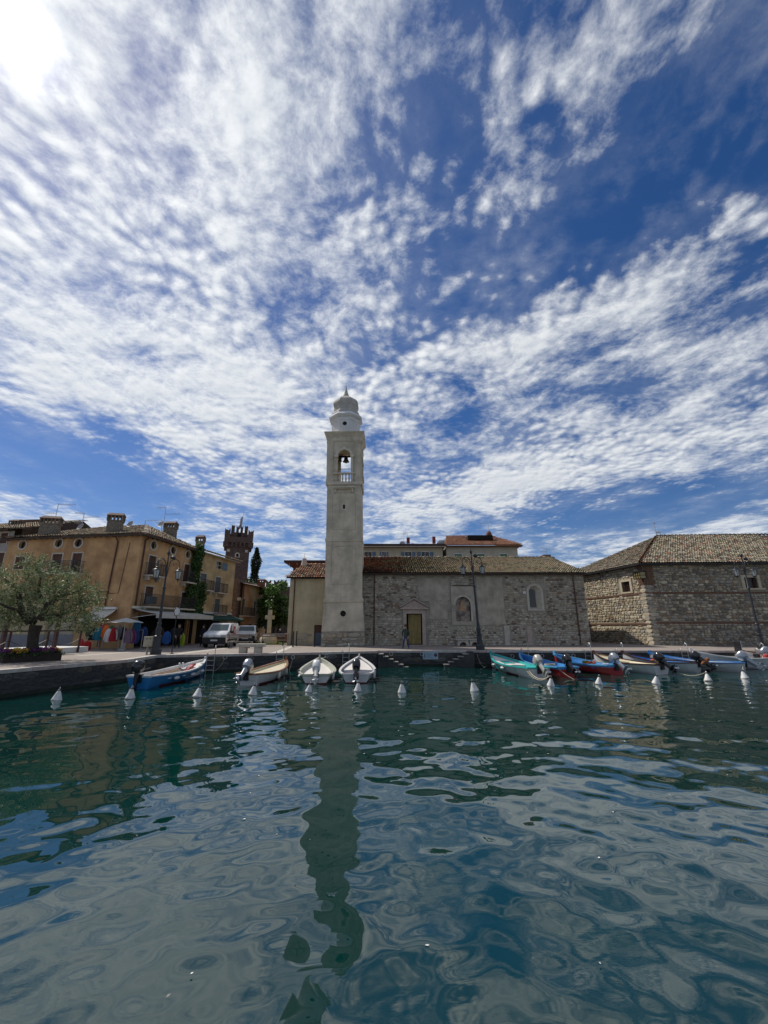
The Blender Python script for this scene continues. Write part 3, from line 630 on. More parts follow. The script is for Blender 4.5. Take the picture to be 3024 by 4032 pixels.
# belfry: four piers and walls with real arched openings
opn = (-.62, .62, zs1 + .02, zt_(1772)); mb = MB(); tk = .42
for q in range(4):
    op_ = opn if q != 2 else (opn[0], opn[1], opn[2], opn[3] + .8)
    b2 = MB(); wall_panel(b2, HW, zbt, [op_ + ('arch',)], tk, -HW, zs0); b3 = MB(); wall_panel(b3, HW - tk, zbt, [op_ + ('arch',)], .001, -HW + tk, zs0)
    Mq = Matrix.Translation((0, CYT, 0)) @ Matrix.Rotation(q * math.pi / 2, 4, 'Z') @ Matrix.Translation((0, -CYT, 0))
    mb.add([Mq @ Vector(p) for p in b2.v], b2.f); mb.add([Mq @ Vector((p[0], tk, p[2])) for p in b3.v], b3.f)
mb.box(-HW + .05, HW - .05, CYT - HW + .05, CYT + HW - .05, zbt - .12, zbt); mb.box(-HW + .05, HW - .05, .05, 2 * CYT - .05, zs0, zs1)
belfry = mb.build('belfry', m_plaster, tower)
for q in range(4):
    Mq = Matrix.Translation((0, CYT, 0)) @ Matrix.Rotation(q * math.pi / 2, 4, 'Z') @ Matrix.Translation((0, -CYT, 0))
    if q == 2: continue
    for s_ in (-1, 1):
        mb = MB(); mb.box(s_ * HW - (.56 if s_ > 0 else 0), s_ * HW + (.56 if s_ < 0 else 0), -.055, .02, zs1 + .30, zbt - .02, Mq); mb.box(s_ * (HW - .27) - .33, s_ * (HW - .27) + .33, -.085, .0, zs0, zs1 + .30, Mq); mb.box(s_ * (HW - .27) - .31, s_ * (HW - .27) + .31, -.08, .0, zbt - .14, zbt, Mq); mb.build('pilaster', m_plaster, belfry)
    cvi = outline(*opn, 'arch')[1:]; cvo = outline(opn[0] - .22, opn[1] + .22, opn[2], opn[3] + .22, 'arch')[1:]
    b2 = MB(); ring(b2, cvi, cvo, -.09, -.02); b2.f = b2.f[:-4]; b2.mi = b2.mi[:-4]
    zi = opn[3] - .62; [b2.box(s_ * .75 - .19, s_ * .75 + .19, -.14, -.01, zi - .12, zi + .12) for s_ in (-1, 1)]; b2.box(-.13, .13, -.15, -.02, opn[3] + .02, opn[3] + .3)
    b2.v = [Mq @ Vector(p) for p in b2.v]; b2.build('arch_surround', m_trimst, belfry)
    zr = zt_(1867); mb = MB(); mb.box(-1.0, 1.0, -.16, .1, zr, zr + .12, Mq); bal = mb.build('balustrade', m_trimst, belfry)
    for i in range(4):
        x = -.45 + i * .3; H_ = zr - zs1 - .02; MB().lathe([(.09, 0), (.09, .08), (.05, .12), (.1, H_ * .38), (.085, H_ * .5), (.045, H_ * .68), (.07, H_ * .85), (.09, H_ * .9), (.09, H_)], 10, (x, .03, zs1 + .02), Mq).build('baluster', m_trimst, bal, smooth=True)
mb = MB(); sq(mb, [(HW + .03, zs0 - .12), (HW + .1, zs0 - .04), (HW + .1, zs1)]); mb.f.pop(); mb.mi.pop(); mb.build('belfry_sill', m_trimst, tower)
mb = MB(); sq(mb, [(HW + .02, zbt), (HW + .06, zbt + .10), (HW + .06, zt_(1722)), (HW + .2, zt_(1712)), (HW + .3, zt_(1706)), (HW + .32, zt_(1703))]); mb.build('cornice', m_plaster, tower)
# bells
m_bell = mat('bell_bronze', (.05, .045, .035), .5, .2, 8, .05, metal=.5)
zb = opn[3] - .35
mb = MB(); mb.bar((-HW + .3, CYT, zb + .35), (HW - .3, CYT, zb + .35), .1, .16); mb.bar((-HW + .3, CYT, zb - .95), (HW - .3, CYT, zb - .95), .04, .05); mb.build('bell_beam', m_blackm, belfry)
for x, s_ in ((.02, 1.0), (-.55, .6)): MB().lathe([(.02, .42), (.12, .40), (.17, .3), (.19, .1), (.25, -.08), (.33, -.2), (.3, -.2), (.05, -.25), (.05, -.36), (.02, -.37)], 14, (0, 0, 0), Matrix.Translation((x, CYT, zb)) @ Matrix.Scale(s_, 4)).build('bell', m_bell, belfry, smooth=True)
# octagonal drum, cornice, dome, spire: seen below the skyline, set back to the tower's centre
ph8 = math.pi / 8; c8 = (0, CYT, 0); k8 = 1 / math.cos(ph8)
z8 = zt_(1703); ztop = lambda v: zt_(v, CYT * .8)
MB().lathe([(1.36 * k8, z8), (1.36 * k8, zt_(1655, CYT - 1.36)), (1.42 * k8, zt_(1650, CYT - 1.42)), (1.42 * k8, zt_(1640, CYT - 1.42))], 8, c8, None, ph8).build('drum', m_white, tower)
MB().lathe([(1.42 * k8, zt_(1640, .2)), (1.60 * k8, zt_(1630, 0)), (1.62 * k8, zt_(1625, 0)), (1.44 * k8, zt_(1621, .16)), (1.36 * k8, zt_(1616, .24))], 8, c8, None, ph8).build('drum_cornice', m_white, tower)
zo = zt_(1667, CYT - 1.36); mb = MB(); oc = [(.21 * math.cos(t), zo + .21 * math.sin(t)) for t in np.linspace(0, 2 * math.pi, 21)[:-1]]; yf = CYT - 1.36
ring(mb, oc, [(x * 1.15, (z - zo) * 1.15 + zo) for x, z in oc], yf - .02, yf + .05); ov = mb.build('oculus', m_white, tower); MB().prism(oc, yf - .012, yf + .05).build('pane', m_dark, ov)
for s_ in (-1, 1):
    Mq = Matrix.Translation((0, CYT, 0)) @ Matrix.Rotation(s_ * math.pi / 4, 4, 'Z') @ Matrix.Translation((0, -CYT, 0)); mb = MB(); ring(mb, oc, [(x * 1.2, (z - zo) * 1.2 + zo) for x, z in oc], yf - .02, yf + .02); mb.v = [Mq @ Vector(p) for p in mb.v]; mb.build('blind_oculus', m_white, tower)
m_dome = mat('dome_render', (.40, .385, .345), .9, .14, 1.5, .08, 26, streak=.25)
rv = lambda r, v: (r * k8, zt_(v, CYT - r))
MB().lathe([rv(1.34, 1614), rv(1.17, 1607), rv(1.15, 1589), rv(1.22, 1583), rv(1.25, 1573), rv(1.19, 1566), rv(1.02, 1561.5), rv(.75, 1559), rv(.42, 1557.5), (.3, zt_(1557, 1.3))], 8, c8, None, ph8).build('dome', m_dome, tower)
zz = lambda v: zt_(v, 1.55)
MB().lathe([(.32, zz(1560)), (.22, zz(1550)), (.10, zz(1534)), (.05, zz(1528)), (.05, zz(1526))], 8, c8, None, ph8).build('spire', m_dome, tower)
MB().lathe([(.03, zz(1528)), (.09, zz(1526.5)), (.03, zz(1524)), (.02, zz(1518)), (.008, zz(1509))], 8, c8).build('finial', m_iron, tower, smooth=True)

# ------------------------------------------------------------------ chapel left of the tower
F2 = Frame((py(1128, 2540, 37.9).x, 37.9), (-2.7, 37.9)); H2 = F2.at(1200, 2279)[1]; RZ2 = py(1200, 2226, 41.2).z - QZ
chapel = thing('chapel', 'cream plastered side chapel with red tiles left of the bell tower', 'chapel', tuple(F2.a))
dq = F2.rect(1236, 2461, 1266, 2545); dq = (dq[0], dq[1], 0, dq[3])
mb = MB(); wall_panel(mb, F2.w, H2, [dq], .2); mb.quad((0, 0, 0), (0, 8, 0), (0, 8, H2), (0, 0, H2)); mb.add([(0, 0, H2), (0, 8, H2), (0, 3.3, RZ2 - .2)], [(0, 1, 2)]); mb.build('wall', m_cream, chapel)
zb_ = F2.at(1180, 2492)[1]
pieces('stone', 'stone', masonry(F2.w, zb_, lambda x, z, a, b: dq[0] - .1 - a < x < dq[1] + .1 + a, lambda x, z, r_: r_.choice([2, 0, 2, 3]), .12, .24, .2, .5, .02, (.012, .03), seed=21), STONES, chapel)
MB().box(dq[0], dq[1], .15, .19, 0, dq[3] * .62).build('door', mat('grey_blue_door', (.10, .13, .16), .6, .1, 4, .05), chapel); MB().box(dq[0], dq[1], .15, .19, dq[3] * .62, dq[3]).build('door_transom', m_brownsh, chapel)
x = F2.at(1160, 2330)[0]; pipe(chapel, [(x, -.3, H2 + .02), (x, -.1, H2 - .3), (x, -.1, .05)], .05)
rf = MB().add([(-.4, -.35, H2), (F2.w, -.35, H2), (F2.w, 3.3, RZ2), (.35, 3.3, RZ2), (-.4, 8.4, H2), (F2.w, 8.4, H2)], [(0, 1, 2, 3), (3, 2, 5, 4)]).build('roof', m_under, chapel)
Sv = Vector((0, 3.65, RZ2 - H2)); SL2 = Sv.length; Sv.normalize()
pieces('roof_tile', 'tile', tile_field(Vector((-.45, -.42, H2 + .04)), Vector((1, 0, 0)), Sv, F2.w + .3, SL2 - .1, lambda x, s_: x > s_ * .2, lambda x, s_, r_: r_.choice([0, 0, 1, 1, 5, 2]), .225, .38, 8), TILES, rf, smooth=True)
ridge_caps(rf, (F2.w, 3.3, RZ2 + .03), (.35, 3.3, RZ2 + .03), [TILES[0], TILES[1]])
vx = F2.at(1168, 2230)[0] + .1
MB().lathe([(.38, RZ2 - .15), (.3, RZ2 + .05), (.2, RZ2 + .62), (.12, RZ2 + .66), (.02, RZ2 + .72), (.012, RZ2 + 1.2)], 10, (vx, 3.0, 0)).build('vent_cowl', mat('vent_pink', (.42, .35, .31), .8, .1, 4, .05), chapel, smooth=True)
# ------------------------------------------------------------------ stone warehouse on the right
wc = gp(2579, 2541); WC = Vector((wc.x, 38.2)); wz = py(2538, 2222, 38.2).z
e1 = ray(2300, 2265); s1 = (wz - CAMZ) / e1.z; WL = Vector((e1.x * s1, e1.y * s1)); dl = (WC - WL).normalized(); WL = WC - dl * 14
e2 = ray(3024, 2218); s2 = (wz - CAMZ) / e2.z; WR = Vector((e2.x * s2, e2.y * s2)); dr_ = (WR - WC).normalized(); WR = WC + dr_ * 24
ware = thing('warehouse', 'old stone customs warehouse with brick bands and hipped tile roof at right', 'warehouse', (0, 0, QZ))
FL, FR = Frame(WL, WC), Frame(WC, WR); WH = wz - QZ
def ware_side(Fm, wins, seed, quoin_at):
    T = Matrix.Translation((Fm.a.x, Fm.a.y, 0)) @ Matrix.Rotation(Fm.rz, 4, 'Z')
    mb = MB(); wall_panel(mb, Fm.w, WH, wins, .3); mb.v = [T @ Vector(p) for p in mb.v]; wl = mb.build('wall', m_wmortar, ware)
    bands = [Fm.at(2420 if Fm is FL else 2800, v)[1] for v in ((2347, 2457) if Fm is FL else (2334, 2452))]
    skr = rects_skip([(a - .3, b + .3, c - .2, d + .2) for a, b, c, d in wins] + [(0, Fm.w, z - .07, z + .07) for z in bands])
    bq = (lambda x, z: (x > Fm.w - .75 if Fm is FL else x < .95 - .12 * math.sin(z * 9)) and bands[0] + .5 < z)
    def pk(x, z, r_):
        q = r_.random()
        if Fm is FL: return 0 if q < .36 else 1 if q < .66 else 4 if q < .82 else 2 if q < .95 else 3
        return 2 if q < .38 else 0 if q < .55 else 1 if q < .66 else 3 if q < .84 else 4
    ms = masonry(Fm.w, WH - .1, lambda x, z, a, b: skr(x, z, a, b) or bq(x, z), pk, .14, .30, .18, .5, .025, (.03, .08), seed=seed)
    if Fm is FL: ms = [q for q in ms if q[2].translation.x > Fm.w - 10]
    else: ms = [q for q in ms if q[2].translation.x < 13.5]
    pieces('stone', 'stone', [(a, b, T @ M, c) for a, b, M, c in ms], WSTONES, wl, limit=150)
    for z in bands:                                # brick string courses
        b2 = MB(); x = max(0, Fm.w - 10) if Fm is FL else 0.0; xe = Fm.w if Fm is FL else 13.5
        while x < xe - .1:
            for r_ in (0, 1): b2.box(x + r_ * .13, min(x + .26 + r_ * .13, xe + .02), -.055 - rnd.uniform(0, .015), .05, z - .07 + r_ * .072, z - .07 + r_ * .072 + .06, T)
            x += .275
        b2.build('brick_band', m_brick2, wl, stuff=True)
    items = []; z = bands[0] + .5
    while z < WH - .1:                             # brick patch at the corner
        x = Fm.w - .72 if Fm is FL else .02; xe = Fm.w - .02 if Fm is FL else .95 + rnd.uniform(-.12, .1)
        while x < xe - .06:
            w_ = min(.26, xe - x); items.append((w_, rnd.randrange(4), T @ Matrix.Translation((x + w_ / 2, 0, z)) @ Matrix.Diagonal((w_ - .015, .045, .058, 1)), 0)); x += .26
        z += .075
    pieces('brick', 'block', items, [m_brick2], wl, limit=120)
    for (a, b, c, d) in wins:
        mb = MB(); ring(mb, outline(a, b, c, d), outline(a - .26, b + .26, c - .14, d + .22), -.08, .1); mb.v = [T @ Vector(p) for p in mb.v]; wn = mb.build('window', mat('ware_window_stone', (.47, .40, .29), .9, .15, 4, .2), ware)
        MB().box(a, b, .26, .29, c, d, T).build('pane', m_glass, wn); g2 = MB()
        for i in range(1, 5): g2.box(a + (b - a) * i / 5 - .012, a + (b - a) * i / 5 + .012, .06, .085, c, d, T); g2.box(a, b, .065, .09, c + (d - c) * i / 5 - .01, c + (d - c) * i / 5 + .01, T)
        g2.build('grille', m_rust, wn, stuff=True)
    return T
TL = ware_side(FL, [FL.rect(2451, 2290, 2483, 2331)], 31, 1); TR = ware_side(FR, [FR.rect(2931, 2274, 2982, 2316)], 32, 0)
z = .0                                             # corner quoins
while z < WH - 1.9:
    h = rnd.uniform(.28, .42)
    for (T, s_, Fm) in ((TL, -1, FL), (TR, 1, FR)):
        w_ = rnd.uniform(.45, .8); x = (Fm.w - w_ / 2 + .03) if s_ < 0 else w_ / 2 - .02
        o = bpy.data.objects.new('quoin', umesh('block', rnd.randrange(4), rnd.choice([WSTONES[0], WSTONES[1], WSTONES[2]]))); COL.objects.link(o); o.parent = ware; o.matrix_local = T @ Matrix.Translation((x, 0, z + h / 2)) @ Matrix.Diagonal((w_, .06, h - .015, 1))
    z += h
# hipped roof
apx = py(2586, 2113, 44.2); AP = Vector((apx.x, apx.y, apx.z - QZ)); ov = .35
nL, nR = FL.n, FR.n
c0 = Vector((WC.x, WC.y, WH)) - (dl.to_3d() * -1) * 0 - nL * ov - nR * ov; c0.z = WH + .02
lft = Vector((WL.x, WL.y, WH + .02)) - nL * ov; rgt = Vector((WR.x, WR.y, WH + .02)) - nR * ov; rr = AP + dr_.to_3d() * 22; lb = lft + nL * 12
rf = MB().add([lft, c0, AP, c0, rgt, rr, AP, lb, rr + Vector((0, 7, -AP.z + WH))], [(0, 1, 2), (3, 4, 5, 6), (0, 2, 7), (7, 2, 5, 8)]).build('roof', m_under, ware)
def pick_w(x, s_, r_):
    q = r_.random(); return 3 if q < .46 else 2 if q < .54 else 4 if q < .78 else 5 if q < .90 else 1 if q < .985 else 0
Xr = dr_.to_3d(); O = c0.copy(); k_ = (AP - O).dot(Xr); S_ = (AP - O - Xr * k_); SLr = S_.length; S_.normalize()
pieces('roof_tile', 'tile', tile_field(O - S_ * .05 + Vector((0, 0, .03)), Xr, S_, 16, SLr, lambda x, s_: x > s_ / SLr * k_ - .05, pick_w, .225, .37, 41), TILES, rf, smooth=True)
Xl = dl.to_3d(); O = lft.copy(); kl = (AP - O).dot(Xl); S_ = (AP - O - Xl * kl); SLl = S_.length; S_.normalize(); LL = (c0 - lft).length
its = tile_field(O - S_ * .05 + Vector((0, 0, .03)), Xl, S_, LL, SLl, lambda x, s_: s_ / SLl * kl < x < LL - s_ / SLl * (LL - kl) + .05 and x > LL - 12, pick_w, .225, .37, 42)
pieces('roof_tile', 'tile', its, TILES, rf, limit=100, smooth=True)
ridge_caps(rf, c0 + Vector((0, 0, .06)), AP + Vector((0, 0, .05)), [TILES[0], TILES[5], TILES[1]]); ridge_caps(rf, AP + Vector((0, 0, .05)), AP + Xr * 14 + Vector((0, 0, .05)), [TILES[5], TILES[4], TILES[3]])
mb = MB(); mb.bar(c0 + Vector((-.02, -.06, -.06)), Vector((rgt.x, rgt.y - .06, WH - .04)), .12, .12); gt = mb.build('gutter', m_blackm, ware); MB().bar(c0 + Vector((-.05, .05, -.06)), lft + Vector((-.05, 0, -.06)), .1, .1).build('gutter', m_blackm, ware)
mb = MB(); q = AP + Vector((0, 0, .0)); mb.bar(q, q + Vector((-.05, 0, 1.75)), .05); mb.bar(q + Vector((-.25, 0, 1.45)), q + Vector((.18, 0, 1.5)), .05); mb.box(q.x, q.x + .5, q.y - .02, q.y + .02, q.z + .35, q.z + .55); mb.build('weathervane', m_steel, ware)
# hanging lantern on its corner
la = FL.at(2517, 2266, -.5); lp = FL.a + FL.d * la[0] - FL.n * .45
lant = thing('wall_lantern', 'boxy iron and yellow glass lantern under the warehouse eave near its corner', 'lantern', (lp.x, lp.y, QZ + la[1] - .3), FL.rz)
MB().box(-.36, .36, -.3, .3, .02, .56).build('glass', mat('amber_glass', (.30, .24, .10), .3, .2, 5, 0), lant)
mb = MB()
for x in (-.38, -.13, .13, .38):
    for y in (-.32, .32): mb.box(x - .025, x + .025, y - .025, y + .025, 0, .58)
for z in (0, .28, .56): mb.box(-.4, .4, -.34, -.29, z, z + .035); mb.box(-.4, .4, .29, .34, z, z + .035); mb.box(-.4, -.35, -.34, .34, z, z + .035); mb.box(.35, .4, -.34, .34, z, z + .035)
mb.build('cage', m_blackm, lant); MB().prism([(-.46, .595), (.46, .595), (.3, .74), (-.3, .74)], -.4, .4).build('cap', m_blackm, lant); MB().bar((0, .0, .68), (0, .5, .72), .05).build('bracket', m_blackm, lant)
# ------------------------------------------------------------------ houses of the old town on the left
def tmat(Fm): return Matrix.Translation((Fm.a.x, Fm.a.y, 0)) @ Matrix.Rotation(Fm.rz, 4, 'Z')
def put(mb, T, name, m_, parent, **kw):
    mb.v = [T @ Vector(p) for p in mb.v]; return mb.build(name, m_, parent, **kw)
def fwin(root, T, q, kind='shut', sh=None, trim=None, tw=.11):     # q = x0,x1,z0,z1 of the opening
    a, b, c, d = q; mb = MB(); ring(mb, outline(a, b, c, d), outline(a - tw, b + tw, c - .05, d + tw), -.035, .05); f = put(mb, T, 'window', trim or m_stonetrim, root)
    mx = (a + b) / 2
    if kind == 'shut':
        for s_, (x0, x1) in enumerate(((a + .01, mx - .006), (mx + .006, b - .01))):
            m2 = MB(); m2.box(x0, x1, .06, .10, c + .01, d - .01)
            n_ = max(int((d - c) / .16), 3)
            for i in range(n_): z = c + .06 + (d - c - .1) * i / n_; m2.box(x0 + .05, x1 - .05, .045, .061, z, z + (d - c) / n_ * .55)
            put(m2, T, 'shutter', sh or m_brownsh, f)
    else:
        put(MB().box(a, b, .16, .18, c, d), T, 'pane', m_glass, f)
        m2 = MB(); m2.box(mx - .025, mx + .025, .12, .16, c, d); m2.box(a, b, .12, .159, (c + d) / 2 - .02, (c + d) / 2 + .02); put(m2, T, 'sash', m_white, f)
        if kind == 'open':
            for x0, x1 in ((a - tw - (mx - a) * .98, a - tw), (b + tw, b + tw + (mx - a) * .98)): put(MB().box(x0, x1, -.09, -.045, c, d), T, 'shutter', sh or m_brownsh, f)
        if kind == 'openr': put(MB().box(b + tw, b + tw + (b - a), -.09, -.045, c, d), T, 'shutter', sh, f)
    return f
def oculus(root, T, x, z, r, tr=None):
    cv = outline(x - r, x + r, z - r, z + r, 'circle'); mb = MB(); ring(mb, cv, outline(x - r * 1.42, x + r * 1.42, z - r * 1.42, z + r * 1.42, 'circle'), -.05, .06); f = put(mb, T, 'oculus', tr or m_stonetrim, root, smooth=40)
    put(MB().prism(cv, .17, .19), T, 'pane', m_glass, f); put(MB().box(x - .02, x + .02, .14, .17, z - r * .95, z + r * .95), T, 'sash', m_wood, f); return f
def balcony(root, T, x0, x1, z, dep=.75, h=.95, m_=None):
    mb = MB(); mb.box(x0, x1, -dep, .0, z - .12, z); b = put(mb, T, 'balcony', m_stonetrim, root)
    for x in (x0 + .2, x1 - .2): put(MB().prism([(x - .08, z - .12), (x + .08, z - .12), (x + .05, z - .42), (x - .05, z - .42)], -dep * .6, 0), T, 'bracket', m_stonetrim, b)
    r_ = MB(); r_.bar((x0 + .03, -dep + .03, z + h), (x1 - .03, -dep + .03, z + h), .04, .03); r_.bar((x0 + .03, -dep + .03, z + .08), (x1 - .03, -dep + .03, z + .08), .03, .02)
    for x in (x0 + .03, x1 - .03): r_.bar((x, -dep + .03, z + h), (x, 0, z + h), .04, .03); r_.bar((x, -dep + .03, z + .08), (x, 0, z + .08), .03, .02)
    n_ = int((x1 - x0) / .11)
    for i in range(n_ + 1): x = x0 + .03 + (x1 - x0 - .06) * i / n_; r_.box(x - .009, x + .009, -dep + .02, -dep + .04, z, z + h)
    for i in range(1, 6):
        for x in (x0 + .03, x1 - .03): y = -dep + dep * i / 6; r_.box(x - .009, x + .009, y - .009, y + .009, z, z + h)
    put(r_, T, 'railing', m_ or m_iron, b, stuff=True); return b
def chimney(parent, c, w_, d_, z0, z1, m_=None, rz=0):
    M = Matrix.Translation((c[0], c[1], 0)) @ Matrix.Rotation(rz, 4, 'Z'); h = z1 - z0; mb = MB(); n_ = 4
    v = [(sx * w_ / 2 * k_, sy * d_ / 2 * k_, z) for k_, z in ((1.12, z0), (1.0, z0 + h * .25), (.97, z0 + h * .62), (1.08, z0 + h * .64), (1.08, z0 + h * .69)) for sx, sy in ((-1, -1), (1, -1), (1, 1), (-1, 1))]
    mb.add([M @ Vector(p) for p in v], [(i * 4 + j, i * 4 + (j + 1) % 4, i * 4 + 4 + (j + 1) % 4, i * 4 + 4 + j) for i in range(4) for j in range(4)] + [(16, 17, 18, 19)])
    za, zb = z0 + h * .69, z0 + h * .84
    cb = mb.build('chimney', m_ or mat('chimney_brick', (.165, .145, .115), .95, .3, 6, .5, 18), parent)
    n_ = max(3, int(w_ / .24)); p_ = MB()
    for i in range(n_ + 1):
        x = -w_ / 2 * 1.02 + w_ * 1.02 * i / n_
        for y in (-d_ / 2, d_ / 2): p_.box(x - .04, x + .04, y - .05, y + .05, za, zb, M)
    for i in range(1, 3):
        for x in (-w_ / 2, w_ / 2): y = -d_ / 2 + d_ * i / 3; p_.box(x - .05, x + .05, y - .04, y + .04, za, zb, M)
    p_.build('smoke_arcade', m_ or MATS['chimney_brick'], cb, stuff=True)
    r_ = MB(); r_.box(-w_ * .56, w_ * .56, -d_ * .56, d_ * .56, zb, zb + h * .04, M); a = w_ * .6
    r_.add([M @ Vector(p) for p in ((-a, -d_ * .62, zb + h * .04), (a, -d_ * .62, zb + h * .04), (a, d_ * .62, zb + h * .04), (-a, d_ * .62, zb + h * .04), (-a * .8, 0, z1), (a * .8, 0, z1))], [(0, 1, 5, 4), (2, 3, 4, 5), (1, 2, 5), (3, 0, 4), (3, 2, 1, 0)]); r_.build('cap', TILES[5], cb); return cb
def dish(parent, p, r=.3, yaw=0.0):
    M = Matrix.Translation(p) @ Matrix.Rotation(yaw, 4, 'Z') @ Matrix.Rotation(R(65), 4, 'X'); mb = MB(); mb.lathe([(.02, .0), (r * .5, .02), (r * .85, .06), (r, .1), (r * .97, .115), (r * .5, .04), (.01, .02)], 16, (0, 0, 0), M); mb.tube([M @ Vector((0, 0, .05)), M @ Vector((0, r * .3, .35))], .015, 5); mb.tube([Vector(p), Vector(p) + Vector((0, .1, -.75))], .025, 6)
    return mb.build('satellite_dish', mat('dish_grey', (.36, .35, .33), .6, .15, 4, .05), parent, smooth=True)
def antenna(parent, p, h, kind=0):
    mb = MB(); p = Vector(p); mb.bar(p, p + Vector((0, 0, h)), .035)
    for k_, (zz_, L) in enumerate(((.98, 1.5), (.6, 1.1)) if kind == 0 else ((.97, .9), (.75, 1.4), (.45, .8))):
        q = p + Vector((0, 0, h * zz_)); dx = 1 if (kind + k_) % 2 == 0 else -1; mb.bar(q, q + Vector((dx * L, .1, .04)), .025)
        for i in range(5): c = q + Vector((dx * L * (i + .7) / 5.2, .02 * i, .01 * i)); mb.bar(c + Vector((0, -.22, .05)), c + Vector((0, .22, -.05)), .014)
    return mb.build('antenna', m_steel, parent, stuff=True)
AL, AC, AR = (-31.6, 34.5), (-19.3, 32.6), (-18.2, 40.4)
FA, FA2 = Frame(AL, AC), Frame(AC, AR); TA, TA2 = tmat(FA), tmat(FA2)
hA = FA.at(500, 2108)[1]
houseA = thing('ochre_house', 'big ochre three storey house with round attic windows and two fat chimneys', 'house', (0, 0, QZ))
oc1 = [FA.at(u, v) for u, v in ((89.7, 2145.4), (232, 2139), (310, 2138))]; w1 = [FA.rect(*q) for q in ((59, 2193, 96, 2242), (202, 2182, 240, 2259), (282, 2179, 319, 2256))]
sh1 = (2.0, FA.w - 2.4, .25, 2.5)
circ = lambda x, z, r: (x - r, x + r, z - r, z + r, 'circle')
mb = MB(); wall_panel(mb, FA.w, hA, [circ(x, z, .33) for x, z in oc1] + w1 + [(1.2, 2.6, .3, 2.4), (4.6, 6.2, .3, 2.4)], .22); put(mb, TA, 'wall', m_ochre, houseA)
for x, z in oc1: oculus(houseA, TA, x, z, .33)
for q in w1: fwin(houseA, TA, q)
balcony(houseA, TA, w1[1][0] - .45, w1[2][1] + .4, w1[1][2] - .02)
for a, b in ((1.2, 2.6), (4.6, 6.2)):
    put(MB().box(a, b, .15, .2, .3, 2.4), TA, 'shop_glass', m_glass, houseA)
oc2 = [FA2.at(u, v) for u, v in ((604, 2147), (681, 2167), (739, 2184))]
w2 = [FA2.rect(*q) for q in ((582, 2188, 611, 2267), (722, 2222, 744, 2293), (569, 2309, 600, 2378), (712, 2333, 735, 2396))]
w2 = [(a, max(b, a + .85), c, d) for a, b, c, d in w2]; w2 = [(a, min(b, a + 1.0), c, d) for a, b, c, d in w2]
shop = (.9, FA2.w - .5, 0.0, 2.45)
mb = MB(); wall_panel(mb, FA2.w, hA, [circ(x, z, .33) for x, z in oc2] + w2 + [shop], .22); put(mb, TA2, 'wall', m_ochre, houseA)
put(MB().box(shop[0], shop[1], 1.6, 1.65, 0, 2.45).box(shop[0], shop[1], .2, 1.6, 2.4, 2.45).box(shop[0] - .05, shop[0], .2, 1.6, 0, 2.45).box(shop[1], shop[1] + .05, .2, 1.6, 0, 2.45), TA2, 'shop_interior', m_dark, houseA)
for x, z in oc2: oculus(houseA, TA2, x, z, .33)
for q in w2: fwin(houseA, TA2, q)
balcony(houseA, TA2, w2[0][0] - .35, w2[0][1] + .5, w2[0][2] - .02, .7); balcony(houseA, TA2, w2[1][0] - .35, w2[1][1] + .35, w2[1][2] - .02, .7); balcony(houseA, TA2, w2[2][0] - .5, w2[3][1] + .2, min(w2[2][2], w2[3][2]) - .05, .85)
put(MB().box(w2[2][0] - .3, w2[2][0] + .55, -.75, -.4, w2[2][2] - .02, w2[2][2] + .55), TA2, 'air_conditioner', m_greysh, houseA)
put(MB().tube([(FA.at(462, 2120)[0], -.3, hA), (FA.at(466, 2140)[0], -.08, hA - .5), (FA.at(440, 2240)[0], -.08, 2.6), (FA.at(440, 2240)[0], -.08, .1)], .055, 8), TA, 'downpipe', m_rust, houseA); put(MB().tube([(.75, -.3, hA), (.35, -.08, hA - .35), (.35, -.08, 2.5)], .06, 8), TA2, 'downpipe', m_rust, houseA)
put(MB().tube([(FA.w - 6.5, -.03, 4.2), (FA.w - 2.2, -.03, 4.2), (FA.w - 2.0, -.03, 4.05), (FA.w - 1.3, -.03, 4.1), (FA.w - 1.0, -.03, hA - .6)], .02, 5), TA, 'cable', m_rust, houseA); put(MB().box(.0, FA.w - 6.9, -.28, -.0, 0, 4.35), TA, 'cream_front', m_cream, houseA)
put(MB().box(.0, FA.w - 6.85, -.30, -.28, 0, 1.0).box(FA.w - 6.9, FA.w - 4.6, -.02, -.0, 0, 1.0), TA, 'grey_dado', mat('grey_dado_paint', (.20, .21, .23), .9, .1, 2, .05), houseA); put(MB().box(FA.w - 6.9, FA.w - 4.6, -.015, .0, 1.0, 2.4), TA, 'pale_render', m_patch, houseA)
eL, eC, eR, eB = Vector((-32.1, 34.15, hA)), Vector((-18.85, 32.1, hA)), Vector((-17.7, 40.6, hA)), Vector((-31.2, 46, hA))
r1, r2 = Vector((-27.2, 39.4, hA + 2.15)), Vector((-22.6, 38.8, hA + 2.15))
mb = MB(); mb.add([eL, eC, eR, eB, r1, r2], [(0, 1, 5, 4), (1, 2, 5), (2, 3, 4, 5), (3, 0, 4)]); mb.bar(eL + Vector((0, .05, -.07)), eC + Vector((0, .05, -.07)), .1, .1); mb.bar(eC + Vector((0, 0, -.07)), eR + Vector((0, 0, -.07)), .1, .1); roofA = mb.build('roof', m_under, houseA)
mb = MB()
for i in range(24): p = eL.lerp(eC, (i + .5) / 24) + Vector((0, 0, -.06)); mb.bar(p + Vector((0, .05, 0)), p + Vector((.08, .6, .0)), .09, .1)
for i in range(14): p = eC.lerp(eR, (i + .5) / 14) + Vector((0, 0, -.06)); mb.bar(p + Vector((-.05, 0, 0)), p + Vector((-.6, .08, .0)), .09, .1)
mb.build('rafter_ends', m_wood, roofA, stuff=True)
